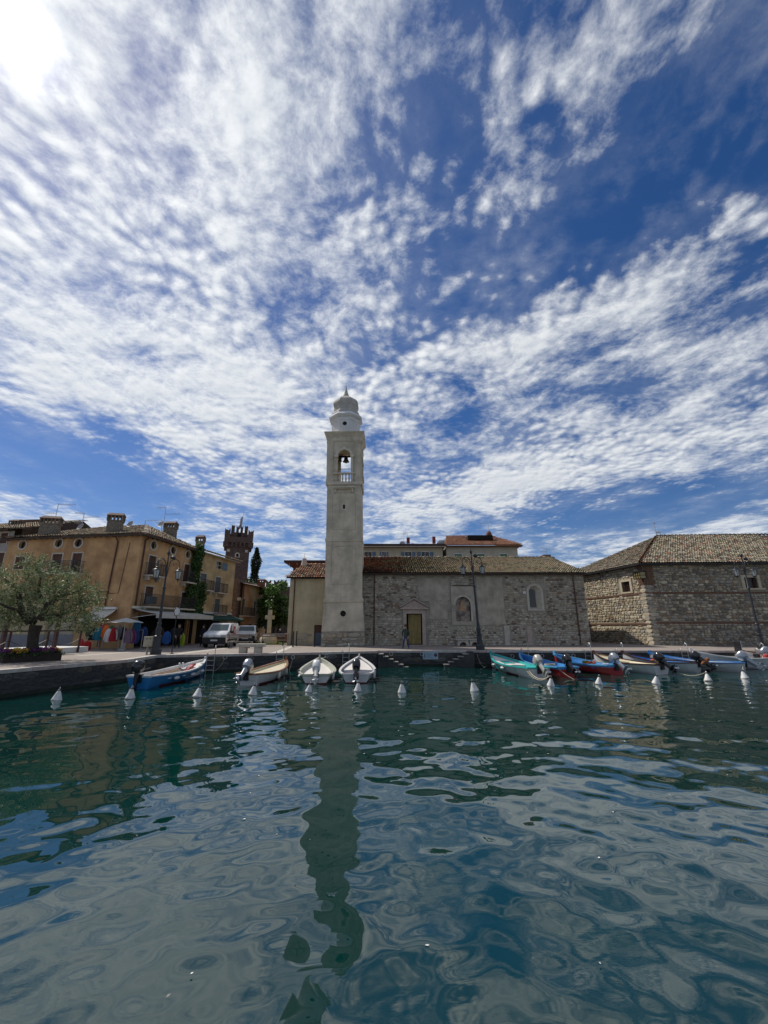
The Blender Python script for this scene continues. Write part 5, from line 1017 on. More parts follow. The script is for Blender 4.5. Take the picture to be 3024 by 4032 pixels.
# ------------------------------------------------------------------ small signs, box, bollards, benches, cross
p = gp(676, 2574); t = thing('oval_sign', 'white oval sign on a thin black post near the lamp', 'sign', tuple(p)); hz = py(696, 2408, p.y).z - QZ
MB().tube([(0, 0, 0), (0, 0, hz - .2)], .03, 8).build('post', m_blackm, t); MB().lathe([(.12, 0), (.1, .04), (.035, .06)], 10).build('foot', m_blackm, t)
M = Matrix.Translation((0, 0, hz)) @ Matrix.Rotation(R(35), 4, 'Z') @ Matrix.Rotation(R(90), 4, 'X') @ Matrix.Diagonal((.17, .27, 1, 1))
MB().lathe([(.9, -.03), (.9, .03)], 24, (0, 0, 0), M).build('panel', m_white, t); MB().lathe([(1.0, -.022), (1.06, 0), (1.0, .022)], 24, (0, 0, 0), M).build('rim', m_blackm, t); MB().lathe([(.03, 0), (.05, .05), (.02, .12), (.005, .15)], 8, (0, 0, hz + .28)).build('finial', m_blackm, t)
p = gp(577, 2577); t = thing('post_box', 'cream metal box with two holes on a single post beside the lamp', 'box', tuple(p), R(20)); z0, z1 = py(582, 2543, p.y).z - QZ, py(582, 2506, p.y).z - QZ; m_bx = mat('cream_box', (.38, .35, .27), .7, .12, 3, .05)
MB().tube([(0, 0, 0), (0, 0, z0)], .05, 8).build('post', m_bx, t); MB().box(-.24, .24, -.12, .12, z0 - .05, z1).build('cabinet', m_bx, t, bevel=.02)
for x in (-.08, .1): MB().lathe([(.035, -.125), (.035, -.119)], 10, (0, 0, 0), Matrix.Translation((x, 0, z1 - .13)) @ Matrix.Rotation(R(90), 4, 'X') @ Matrix.Scale(-1, 4, (0, 0, 1))).build('hole', m_dark, t)
for u, v, lb in ((1153, 2548, 'thin black bollard at the chapel corner, left of a pair'), (1166, 2544, 'thin black bollard at the chapel corner, right of a pair'), (1237, 2547, 'thin black bollard beside the grey blue chapel door')):
    p = gp(u, v); p.y = min(p.y, 37.0); p.x = ray(u, v).x / ray(u, v).y * p.y; t = thing('bollard', lb, 'bollard', tuple(p), 0, 'bollards by the chapel'); MB().lathe([(.05, 0), (.045, 1.15), (.06, 1.17), (.06, 1.2), (.02, 1.24)], 10).build('post', m_blackm, t, smooth=40); MB().lathe([(.09, 0), (.09, .05), (.05, .08)], 10).build('foot', m_blackm, t)
a, b = gp(948, 2571), gp(1025, 2571); m = (a + b) / 2; t = thing('stone_bench', 'pale stone slab bench on two block legs at the quay edge', 'bench', tuple(m), math.atan2((b - a).y, (b - a).x)); L = (b - a).length * 1.42
MB().box(-L / 2, L / 2, -.25, .25, .36, .55).build('seat', m_stonetrim, t, bevel=.015)
for s_ in (-1, 1): MB().box(s_ * L * .27 - .22, s_ * L * .27 + .22, -.2, .2, 0, .36).build('leg', m_stonetrim, t, bevel=.01)
m_slat = mat('bench_slat', (.24, .20, .165), .7, .2, 6, .15)
for (ua, ub, vb, lb) in ((890, 990, 2553, 'long slatted park bench beside the white van'), (1024, 1124, 2544, 'long slatted park bench in front of the stone cross')):
    a, b = gp(ua, vb), gp(ub, vb - 2); m = (a + b) / 2; L = (b - a).length; t = thing('park_bench', lb, 'bench', tuple(m), math.atan2((b - a).y, (b - a).x), 'slatted park benches')
    for i in range(3): MB().box(-L / 2, L / 2, -.22 + i * .16, -.22 + i * .16 + .13, .43, .47).build('seat_slat', m_slat, t)
    for i in range(2): MB().box(-L / 2, L / 2, .26 + .03 * i, .29 + .03 * i, .72 + i * .17, .72 + i * .17 + .13).build('back_slat', m_slat, t)
    for x in (-L * .4, L * .4): MB().box(x - .03, x + .03, -.2, -.15, 0, .43).box(x - .03, x + .03, .2, .25, 0, .43).box(x - .03, x + .03, -.2, .25, .39, .43).bar((x, .22, .4), (x, .34, 1.05), .05).build('leg', m_blackm, t)
p = gp(1055, 2537); p.y = 40.5; p.x = ray(1055, 2537).x / ray(1055, 2537).y * 40.5; t = thing('stone_cross', 'tall pale stone cross on a rounded boulder base', 'cross', tuple(p)); m_cr = mat('cross_stone', (.46, .39, .27), .9, .15, 3, .2)
zT = py(1055, 2402, p.y).z - QZ; zB = py(1055, 2495, p.y).z - QZ
MB().lathe([(.85, 0), (.82, .45), (.66, .75), (.5, zB - .1), (.3, zB), (.1, zB + .02)], 12).build('base', m_cr, t, smooth=50); MB().box(-.17, .17, -.14, .14, zB, zT).build('shaft', m_cr, t, bevel=.02); MB().box(-.42, .42, -.13, .13, zT - .85, zT - .5).build('crossbar', m_cr, t, bevel=.02)
a, b = gp(1075, 2534), gp(1130, 2534); w_ = thing('low_brick_wall', 'low reddish brick wall behind the stone cross', 'wall', (py(1062, 2530, 43).x, 43, QZ)); MB().box(0, 3.6, 0, .4, 0, .85).build('wall', m_brick2, w_); MB().box(-.05, 3.65, -.05, .45, .85, .92).build('coping', m_stonetrim, w_)
# ------------------------------------------------------------------ awnings, umbrella
m_cv = mat('cream_canvas', (.56, .53, .45), .85, .1, 2, .08); m_wcv = mat('white_canvas', (.50, .49, .45), .85, .08, 2, .08); m_gcv = mat('green_canvas', (.012, .055, .042), .85, .12, 2, .08)
def awning(label, T, x0, x1, zt, proj, drop, val, m_, box=None):
    o = thing('awning', label, 'awning', (0, 0, QZ)); n_ = 10
    g1 = [(x0 + (x1 - x0) * i / n_, -proj * j / 5, zt - drop * j / 5 - .05 * math.sin(math.pi * j / 5)) for j in range(6) for i in range(n_ + 1)]; mb = MB(); f = [(j * (n_ + 1) + i, j * (n_ + 1) + i + 1, (j + 1) * (n_ + 1) + i + 1, (j + 1) * (n_ + 1) + i) for j in range(5) for i in range(n_)]
    mb.add(g1, f); mb.add([(x, y, z - .015) for x, y, z in g1], f); put(mb, T, 'canopy', m_, o); put(MB().box(x0, x1, -proj - .02, -proj + .0, zt - drop - val, zt - drop), T, 'valance', m_, o)
    put(MB().box(x0 - .05, x1 + .05, -.2, -.0, zt - .02, zt + .16), T, 'cassette', box or m_white, o)
    for x in (x0 + .1, x1 - .1): put(MB().bar((x, -.05, zt - .7), (x, -proj, zt - drop - .03), .04), T, 'arm', m_steel, o)
    return o
q0 = FA.at(375, 2399); q1 = FA.at(461, 2399); awning('small cream awning on the ochre wall right of the olive tree', TA, q0[0], q1[0], q0[1], 1.3, .75, .18, m_cv)
awning('wide white awning over the clothes shop under the ochre house balcony', TA2, .1, FA2.w + .3, 2.95, 2.1, .42, .32, m_wcv, m_cv)
awning('dark green awning with white case on the yellow house behind the van', TB, .2, FBy.w - .2, 2.85, 1.8, .55, .2, m_gcv)
up = py(495, 2450, 30.3); t = thing('parasol', 'small white market parasol with scalloped rim beside the jackets', 'parasol', (up.x, 30.3, QZ)); zz_ = up.z - QZ; rim = []
mb = MB(); n_ = 32; [rim.append((1.15 * (1 - .05 * abs(math.sin(4 * a))) * math.cos(a), 1.15 * (1 - .05 * abs(math.sin(4 * a))) * math.sin(a), zz_ - .05 + .05 * abs(math.sin(4 * a)))) for a in np.linspace(0, 2 * math.pi, n_ + 1)[:-1]]
mb.add(rim + [(0, 0, zz_ + .3)], [(i, (i + 1) % n_, n_) for i in range(n_)]); mb.build('canopy', m_wcv, t); MB().tube([(0, 0, 0), (0, 0, zz_ + .28)], .025, 8).build('pole', m_steel, t); MB().lathe([(.25, 0), (.25, .1), (.05, .14)], 12).build('foot', m_steel, t)
# ------------------------------------------------------------------ clothes racks
def garment(seed=0):
    mb = MB(); n_ = 16; rings = [(.98, .13, .07), (.94, .24, .09), (.86, .29, .12), (.6, .27, .13), (.35, .29, .14), (.1, .31, .14), (0, .31, .13)]; v = []
    for z, a, b in rings: v += [(a * math.cos(2 * math.pi * i / n_) * (1 + .04 * math.sin(5 * i + seed)), b * math.sin(2 * math.pi * i / n_) * (1 + .12 * math.sin(3 * i + z * 9)), z) for i in range(n_)]
    mb.add(v, [(r * n_ + i, r * n_ + (i + 1) % n_, (r + 1) * n_ + (i + 1) % n_, (r + 1) * n_ + i) for r in range(6) for i in range(n_)] + [tuple(range(n_)), tuple(range(6 * n_, 7 * n_))]); return mb
def jacket(name, label, loc, rz, col, sl=None, s=.72):
    m_ = mat('cloth_%d_%d_%d' % tuple(int(c * 999) for c in col), col, .9, .15, 6, .15, 30); ms_ = mat('cloth_%d_%d_%d' % tuple(int(c * 999) for c in sl), sl, .9, .15, 6, .15, 30) if sl else m_
    t = thing(name, label, 'jacket', loc, rz, 'jackets hung outside the shop'); t.scale = (s * .95, s * .7, s * 1.25); garment(hash(label) % 7).build('body', m_, t, smooth=True)
    for q in (-1, 1): MB().tube([(q * .2, 0, .88), (q * .34, -.02, .62), (q * .38, -.05, .3), (q * .39, -.07, .12)], [.1, .095, .08, .065], 8).build('sleeve', ms_, t, smooth=True)
    MB().lathe([(.1, .93), (.12, 1.0), (.09, 1.04)], 10).build('collar', m_, t, smooth=True); return t
def rack(label, a, b, h=1.35):
    a, b = Vector(a), Vector(b); t = thing('clothes_rack', label, 'rack', tuple((a + b) / 2), math.atan2((b - a).y, (b - a).x), 'clothes racks'); L = (b - a).length
    mb = MB(); mb.tube([(-L / 2, 0, 0), (-L / 2, 0, h), (L / 2, 0, h), (L / 2, 0, 0)], .02, 6); [mb.tube([(x, -.25, .03), (x, .25, .03)], .02, 6) for x in (-L / 2, L / 2)]; mb.build('frame', m_steel, t, stuff=True); return t
J = [(350, 2488, 31.2, (.02, .02, .022), None, 'black jacket on the leftmost rack'), (386, 2500, 31.0, (.02, .14, .20), None, 'teal jacket on the left clothes rack'), (402, 2490, 31.4, (.32, .05, .06), None, 'dark pink jacket half behind the teal one'),
     (416, 2492, 31.0, (.52, .12, .02), None, 'orange jacket on the middle rack'), (424, 2506, 30.8, (.52, .50, .50), None, 'white jacket in front of the orange one'), (436, 2494, 31.1, (.03, .14, .08), None, 'green jacket behind the red and white one'), (444, 2503, 30.6, (.36, .02, .03), (.5, .48, .48), 'crimson jacket with white sleeves on the middle rack'), (468, 2490, 31.0, (.17, .18, .20), None, 'grey jacket right of the crimson one'),
     (504, 2508, 30.4, (.17, .12, .18), (.24, .14, .19), 'mauve jacket with pink sleeves on the right rack'), (518, 2510, 30.7, (.20, .05, .11), None, 'plum jacket right of the mauve one'), (530, 2512, 31.0, (.03, .07, .25), None, 'royal blue jacket on the right rack'), (538, 2472, 31.4, (.02, .12, .28), None, 'bright blue shirt hung high under the parasol'), (566, 2498, 32.0, (.02, .05, .16), None, 'navy jacket at the shop corner'), (656, 2515, 32.8, (.02, .08, .25), None, 'blue bag coat under the white awning'), (716, 2522, 33.4, (.30, .45, .02), None, 'lime yellow vest under the white awning')]
J += [(u, v, 32.0 if u < 560 else Y, c, None, lb) for u, v, Y, c, lb in ((362, 2500, 0, (.02, .02, .025), 'black coat right of the leftmost black jacket'), (374, 2497, 0, (.03, .025, .03), 'dark coat left of the teal jacket'), (455, 2502, 0, (.10, .03, .03), 'maroon coat behind the crimson jacket'), (484, 2498, 0, (.03, .03, .04), 'charcoal coat left of the mauve jacket'), (548, 2500, 0, (.015, .03, .09), 'dark navy coat right of the royal blue jacket'), (610, 2508, 33.6, (.02, .02, .022), 'black coat left under the white awning'), (632, 2500, 33.8, (.05, .03, .02), 'dark brown coat under the white awning'), (680, 2500, 34.6, (.03, .03, .035), 'charcoal coat behind the person in black'))]
for u, v, Y, col, sl, lb in J: p = py(u, v, Y); jacket('jacket', lb, (p.x, Y, p.z - .38), R(rnd.uniform(-30, 30)), col, sl)
for (u0, u1, Y, lb) in ((345, 392, 31.2, 'steel clothes rack nearest the hydrant'), (408, 470, 31.1, 'steel clothes rack with the crimson jacket'), (495, 560, 31.0, 'steel clothes rack under the white parasol')): a, b = py(u0, 2500, Y), py(u1, 2500, Y); rack(lb, (a.x, Y + .05, QZ), (b.x, Y + .05, QZ))
t = thing('red_bag', 'red backpack standing on the ground by the first rack', 'bag', tuple(py(340, 2556, 30.2).xy) + (QZ,)); MB().lathe([(.22, 0), (.25, .1), (.25, .4), (.2, .55), (.08, .62)], 12).build('body', mat('red_fabric', (.42, .015, .015), .8, .15, 5, .1), t, smooth=True); MB().tube([(-.05, 0, .6), (0, 0, .72), (.05, 0, .6)], .015, 6).build('handle', m_blackm, t)
p = py(316, 2555, 29.6); t = thing('fire_hydrant', 'small red fire hydrant standing before the cream wall', 'hydrant', (p.x, 29.6, QZ)); m_rd = mat('hydrant_red', (.35, .02, .025), .5, .12, 5, .05)
MB().lathe([(.14, 0), (.14, .05), (.1, .07), (.1, .5), (.14, .52), (.13, .62), (.08, .72), (.03, .78)], 12).build('barrel', m_rd, t, smooth=40)
for q in (-1, 1): MB().tube([(0, 0, .45), (q * .18, 0, .45)], .055, 8).build('outlet', m_rd, t)
for u, v, lb in ((482, 2556, 'short white stone marker between the jackets'),): p = gp(u, v); t = thing('marker_stone', lb, 'marker', tuple(p)); MB().prism([(-.12, 0), (.12, 0), (.12, .55), (.06, .64), (-.06, .64), (-.12, .55)], -.08, .08).build('stone', m_white, t)
# ------------------------------------------------------------------ terrace with railing, planter and olive tree
p = gp(345, 2567); q = gp(20, 2588); ter = thing('terrace', 'white low terrace step with dark posts and rail behind the olive tree', 'terrace', (p.x, p.y, QZ), math.atan2((q - p).y, (q - p).x)); L = (q - p).length + 4
MB().box(0, L, -3.2, 0, 0, .34).build('step', m_white, ter, bevel=.01)
m_dw = mat('dark_wood_post', (.05, .022, .02), .7, .25, 5, .1)
for i in range(5): MB().box(.75 + i * 2.1, .83 + i * 2.1, .04, .12, 0, 1.3).build('rail_post', m_dw, ter)
MB().box(.75, L, .03, .13, 1.3, 1.38).build('top_rail', m_dw, ter)
for i in range(4): MB().box(1.5 + i * 3.0, 1.68 + i * 3.0, -1.0, -.82, .34, 3.1).build('canopy_post', m_dw, ter)
MB().box(1.2, L, -1.02, -.8, 3.1, 3.3).build('canopy_beam', m_dw, ter)
mb = MB(); [mb.tube([(.8 + i * 2.1 + 2.1 * s_ / 8, .08, .85 - .35 * math.sin(math.pi * s_ / 8)) for s_ in range(9)], .018, 5) for i in range(4)]; mb.build('chain', m_blackm, ter, stuff=True)
a, b = gp(8, 2612), gp(240, 2600); dP = (b - a); LP = dP.length; ang = math.atan2(dP.y, dP.x)
pln = thing('flower_planter', 'low dark planter full of yellow and purple pansies around the olive', 'planter', (a.x, a.y, QZ), ang); zp = .36
mb = MB(); mb.box(0, LP, 0, .06, 0, zp); mb.box(0, LP, 1.54, 1.6, 0, zp); mb.box(0, .06, .06, 1.54, 0, zp); mb.box(LP - .06, LP, .06, 1.54, 0, zp); mb.build('box', mat('planter_wood', (.03, .022, .018), .85, .25, 5, .2), pln, stuff=True); MB().box(.06, LP - .06, .06, 1.54, 0, zp - .04).build('soil', m_dark, pln)
g_ = np.random.default_rng(8); P_ = np.stack([g_.uniform(-.06, LP + .06, 2600), g_.uniform(-.08, 1.66, 2600), zp - .1 + g_.uniform(0, .2, 2600)], 1); leaves('foliage', P_, .11, [IVY[0], IVY[1]], pln, 5, narrow=.6)
P_ = np.stack([g_.uniform(0, LP, 1500), g_.uniform(-.05, 1.6, 1500), zp + g_.uniform(.05, .2, 1500)], 1); yel = ((P_[:, 0] > LP * .12) & (P_[:, 0] < LP * .42)) | (P_[:, 0] > LP * .93)
leaves('yellow_flowers', P_[yel & (g_.random(1500) < .8)], .1, [leafmat('petal_yellow', (.75, .50, .02)), leafmat('petal_orange', (.6, .3, .05))], pln, 6, narrow=.9); leaves('purple_flowers', P_[~yel], .1, [leafmat('petal_purple', (.14, .035, .2)), leafmat('petal_plum', (.2, .03, .1)), leafmat('petal_dark', (.06, .02, .1))], pln, 7, narrow=.9)
nP = Vector((-math.sin(ang), math.cos(ang), 0)); tb_ = a + dP * .55 + nP * .85; TYo = tb_.y
olive = thing('olive_tree', 'gnarled silver green olive tree in the flower planter', 'tree', (tb_.x, tb_.y, QZ)); m_bark = mat('olive_bark', (.045, .038, .03), .95, .35, 6, .7, 14)
def tp(u, v, dy=0.0): q = py(u, v, TYo + dy); return Vector((q.x - tb_.x, dy, q.z - QZ))
fk = tp(142, 2462); mb = MB(); mb.tube([Vector((0, 0, .2)), Vector((.0, 0, .5)), tp(128, 2540) , tp(132, 2500), fk], [.36, .27, .23, .23, .27], 10); mb.build('trunk', m_bark, olive, smooth=True)
BR = [[(118, 2455, 0), (85, 2410, -.3), (70, 2330, -.5), (20, 2280, -.6)], [(85, 2410, -.3), (30, 2390, -.8), (-40, 2360, -1)], [(155, 2440, 0), (185, 2390, .2), (225, 2350, .1), (262, 2300, -.2), (275, 2260, -.3)], [(185, 2390, .2), (150, 2330, .4), (160, 2270, .5), (135, 2220, .5)], [(225, 2350, .1), (290, 2335, .5), (350, 2310, .7)], [(160, 2435, .1), (230, 2420, .8), (310, 2400, 1.2)], [(130, 2450, 0), (120, 2380, 1.0), (90, 2300, 1.4)]]
for br in BR: n_ = len(br); MB().tube([tp(*q) for q in br], [.17 * (1 - .75 * i / (n_ - 1)) * (1 if br[0][1] > 2420 else .6) for i in range(n_)], 7).build('limb', m_bark, olive, smooth=True)
CL = [(25, 2290, .8), (75, 2270, .65), (130, 2215, .5), (150, 2240, .6), (100, 2320, .8), (185, 2250, .5), (235, 2285, .6), (290, 2280, .6), (325, 2315, .62), (372, 2335, .42), (55, 2355, .9), (150, 2330, .75), (210, 2350, .75), (270, 2360, .85), (325, 2385, .75), (355, 2380, .45), (10, 2410, .85), (90, 2410, .75), (180, 2415, .6), (245, 2430, .65), (300, 2440, .6), (345, 2440, .5), (-40, 2330, .9), (-60, 2420, .8), (40, 2440, .55), (330, 2465, .3), (120, 2440, .45), (205, 2310, .5), (-20, 2260, .6)]
g_ = np.random.default_rng(12); pts = []
for (u, v, r) in CL:
    for s_ in (-1, 1):
        c = np.array(tp(u + g_.normal() * 8, v + g_.normal() * 8, s_ * g_.uniform(.1, 1.25))); 
        for _ in range(int(8 + 17 * r)):           # sprays: leaves along short twigs
            o_ = g_.normal(size=3); o_ /= np.linalg.norm(o_); st = c + o_ * r * g_.uniform(.25, .95) * [1, 1, .8]; dv = o_ + g_.normal(size=3) * .6 + [0, 0, -.2]; dv /= np.linalg.norm(dv); ln = g_.uniform(.25, .6); k_ = g_.integers(14, 26)
            pts.append(st + dv * (g_.uniform(0, 1, (k_, 1)) * ln) + g_.normal(size=(k_, 3)) * .05)
OL = [leafmat('olive_dark', (.065, .092, .032), .35, .6), leafmat('olive_mid', (.125, .165, .062), .35, .6), leafmat('olive_pale', (.16, .20, .09), .35, .6), leafmat('olive_silver', (.23, .265, .15), .3, .55)]
leaves('crown', np.concatenate(pts), .125, OL, olive, 9, narrow=.34)
# ------------------------------------------------------------------ trees in the lane
def tree(label, base, H, R_, mats, n=26, per=150, size=.3, seed=0, low=.3, droop=.4, name='tree'):
    t = thing(name, label, 'tree', base); g_ = np.random.default_rng(seed); mb = MB(); mb.tube([(0, 0, 0), (.1, 0, H * .3), (0, .1, H * .65)], [.22, .16, .08], 8); mb.build('trunk', m_bark, t, smooth=True)
    pts = []
    for i in range(n):
        a = g_.uniform(0, 6.28); rr = R_ * math.sqrt(g_.uniform(0, 1)); z = H * g_.uniform(low, .93); rr *= math.sqrt(max(.1, 1 - ((z / H - .62) / .5) ** 2)); c = np.array([rr * math.cos(a), rr * math.sin(a), z]); q = g_.normal(size=(per, 3)); q /= np.linalg.norm(q, axis=1)[:, None]; pts.append(c + q * g_.uniform(.3, 1, (per, 1)) ** .5 * R_ * .36)
        if i < 7: MB().tube([(0, .05, H * .35), tuple(c * [.5, .5, .8]), tuple(c)], [.08, .05, .02], 5).build('limb', m_bark, t)
    leaves('crown', np.concatenate(pts), size, mats, t, seed + 1, droop=droop, narrow=.55); return t
LG = [leafmat('lane_leaf_a', (.05, .12, .018)), leafmat('lane_leaf_b', (.09, .19, .03)), leafmat('lane_leaf_c', (.03, .07, .012))]
for (u, Y, vt, r, lb, sd) in ((1062, 57, 2296, 1.6, 'bright green drooping tree left above the stone cross', 1), (1108, 55, 2288, 1.9, 'bright green drooping tree against the chapel corner', 2), (1085, 64, 2345, 2.2, 'dark shaded tree low between the two bright ones', 3)):
    p = py(u, vt, Y); tree(lb, (p.x, Y, QZ), p.z - QZ, r, LG if sd < 3 else [LG[2], IVY[0]], 30, 170, .32, 20 + sd, .28)
DG = [leafmat('cypress_a', (.012, .024, .010)), leafmat('cypress_b', (.022, .038, .015))]
p = py(1010, 2160, 66); t = thing('cypress', 'tall narrow dark cypress right of the castle keep', 'tree', (p.x, 66, QZ)); H = p.z - QZ; MB().tube([(0, 0, 0), (0, 0, H * .8)], [.2, .05], 7).build('trunk', m_bark, t)
g_ = np.random.default_rng(4); z = g_.uniform(.12, 1, 9000); rr = 1.12 * np.sqrt(np.clip(1 - ((z - .42) / .58) ** 2, 0, 1)) * (.75 + .25 * np.sin(z * 23 + 1)) * g_.uniform(.55, 1.05, 9000); a = g_.uniform(0, 6.28, 9000); leaves('crown', np.stack([rr * np.cos(a) + .15 * np.sin(z * 9), rr * np.sin(a), z * H], 1), .3, DG, t, 5, droop=-1.2, narrow=.4)
p = py(960, 2262, 62); tree('dark round tree between castle keep and cypress', (p.x, 62, QZ), p.z - QZ, 1.7, [LG[2], DG[1], IVY[0]], 24, 150, .3, 41, .5)
# ------------------------------------------------------------------ vehicles
m_cw = mat('white_car_paint', (.62, .62, .62), .25, .03, 2, 0, spec=.5, coat=.6); m_tyre = mat('tyre', (.018, .018, .018), .85, .2, 8, .1); m_bump = mat('black_plastic', (.016, .016, .017), .6, .2, 6, .05); m_wsh = mat('windscreen', (.05, .075, .08), .08, .15, 2, 0, spec=.5); m_hl = mat('headlight', (.42, .44, .46), .1, .1, 5, 0, spec=.7); m_redp = mat('red_print', (.45, .015, .02), .5, .08, 5, 0)
def vehicle(name, label, cat, loc, rz, prof, hw, glass, wheels, wr=.32, bump_z=.78):
    t = thing(name, label, cat, loc, rz); n_ = len(prof); v = []   # +y is forward
    zt_v = max(z for _, z in prof); tap = lambda z: hw * (1 - .13 * max(0, (z - 1.0)) / max(zt_v - 1.0, .1)) 
    for s_, k_ in ((-1, .95), (-1, 1), (1, 1), (1, .95)):
        for (y, z) in prof: cy, cz = 0, .9; q = 1 if k_ == 1 else 1.0; v.append((s_ * (tap(z) - (.0 if k_ < 1 else .05)) , y * (.985 if k_ < 1 else 1), z if k_ == 1 else .9 + (z - .9) * .96))
    mb = MB(); mb.add(v, [tuple(range(n_)), tuple(range(4 * n_ - 1, 3 * n_ - 1, -1))] + [(r * n_ + i, r * n_ + (i + 1) % n_, (r + 1) * n_ + (i + 1) % n_, (r + 1) * n_ + i) for r in range(3) for i in range(n_)]); mb.build('body', m_cw, t, smooth=35)
    (ya, za), (yb, zb) = glass; wa, wb = tap(za) - .13, tap(zb) - .14; nx = Vector((0, zb - za, ya - yb)).normalized() * .012
    if nx.y < 0: nx = -nx
    mb = MB(); mb.add([Vector((x, y, z)) + nx * q for q in (1, -2) for x, y, z in ((-wa, ya, za), (wa, ya, za), (wb, yb, zb), (-wb, yb, zb))], [(0, 1, 2, 3), (4, 5, 6, 7), (0, 1, 5, 4), (1, 2, 6, 5), (2, 3, 7, 6), (3, 0, 4, 7)]); mb.build('windscreen', m_wsh, t)
    yf = max(y for y, _ in prof); mb = MB(); mb.box(-hw + .02, hw - .02, yf - .35, yf + .06, .28, bump_z); mb.build('bumper', m_bump, t, bevel=.05)
    for q in (-1, 1): MB().box(q * (hw - .22) - .2, q * (hw - .22) + .2, yf - .22, yf + .03, bump_z + .03, bump_z + .2).build('headlight', m_hl, t, bevel=.04); MB().box(q * (hw + .1) - .1, q * (hw + .1) + .1, ya - .35, ya - .2, 1.05, 1.25).build('mirror', m_bump, t, bevel=.03)
    MB().box(-.26, .26, yf + .062, yf + .075, .5, .61).build('number_plate', m_white, t); MB().lathe([(.08, 0), (.06, .02)], 14, (0, 0, 0), Matrix.Translation((0, yf + .02, bump_z + .08)) @ Matrix.Rotation(R(-90), 4, 'X')).build('badge', m_hl, t)
    for y in wheels:
        for q in (-1, 1):
            M = Matrix.Translation((q * (hw - .08), y, wr)) @ Matrix.Rotation(R(90), 4, 'Y'); w_ = MB().lathe([(wr * .6, -.1), (wr * .96, -.1), (wr, -.06), (wr, .06), (wr * .96, .1), (wr * .6, .1)], 20, (0, 0, 0), M).build('wheel', m_tyre, t, smooth=40); MB().lathe([(.05, -.106), (wr * .58, -.103), (wr * .58, .103), (.05, .106)], 14, (0, 0, 0), M).build('rim', m_steel, w_)
    return t, tap
vp = gp(840, 2551); vprof = [(-2.1, .34), (2.0, .34), (2.12, .55), (2.1, .93), (1.98, 1.06), (1.2, 1.24), (.50, 1.78), (.25, 1.86), (-1.95, 1.88), (-2.1, 1.75), (-2.15, 1.0)]
vdir = Vector((.10, -.995)); vrz = math.atan2(vdir.y, vdir.x) - math.pi / 2; vc = Vector((vp.x, vp.y)) - vdir * 2.1
van, tap = vehicle('delivery_van', 'white delivery van with black bumper and red panel on its side', 'van', (vc.x, vc.y, QZ), vrz, vprof, .88, ((1.15, 1.279), (.54, 1.749)), (1.35, -1.3))
for q in (-1, 1):
    MB().add([(q * (tap(1.15) + .012), 1.0, 1.16), (q * (tap(1.15) + .012), .2, 1.16), (q * (tap(1.68) + .012), .2, 1.68), (q * (tap(1.68) + .012), .52, 1.68)], [(0, 1, 2, 3)]).build('side_window', m_glass, van)
    MB().add([(q * (tap(.85) + .012), -.25, .85), (q * (tap(.85) + .012), -.95, .85), (q * (tap(1.6) + .012), -.95, 1.6), (q * (tap(1.6) + .012), -.25, 1.6)], [(0, 1, 2, 3)]).build('red_panel', m_redp, van)
    MB().add([(q * (tap(1.2) + .018), -.45, 1.08), (q * (tap(1.2) + .018), -.75, 1.08), (q * (tap(1.4) + .018), -.75, 1.4), (q * (tap(1.4) + .018), -.45, 1.4)], [(0, 1, 2, 3)]).build('white_mark', m_white, van); MB().box(q * (tap(.6) + .01) - .02, q * (tap(.6) + .01) + .02, -1.0, 1.0, .5, .62).build('side_strip', m_bump, van)
cp = gp(935, 2540); cY = 40.0; cx = ray(948, 2540).x / ray(948, 2540).y * cY; cprof = [(-2.0, .36), (1.98, .36), (2.06, .6), (2.02, .95), (1.9, 1.06), (.95, 1.14), (.45, 1.62), (.2, 1.68), (-1.6, 1.68), (-1.95, 1.5), (-2.08, 1.0)]
car, tapc = vehicle('parked_car', 'boxy white car parked just behind the delivery van', 'car', (cx, cY + 1.5, QZ), vrz + R(8), cprof, .88, ((.9, 1.188), (.48, 1.591)), (1.25, -1.25))
for q in (-1, 1): MB().add([(q * (tapc(1.1) + .012), .75, 1.12), (q * (tapc(1.1) + .012), -1.75, 1.12), (q * (tapc(1.55) + .012), -1.5, 1.55), (q * (tapc(1.55) + .012), .42, 1.55)], [(0, 1, 2, 3)]).build('side_window', m_glass, car)
MB().box(-.6, .6, -1.3, .1, 1.72, 1.75).build('roof_rack', m_bump, car)
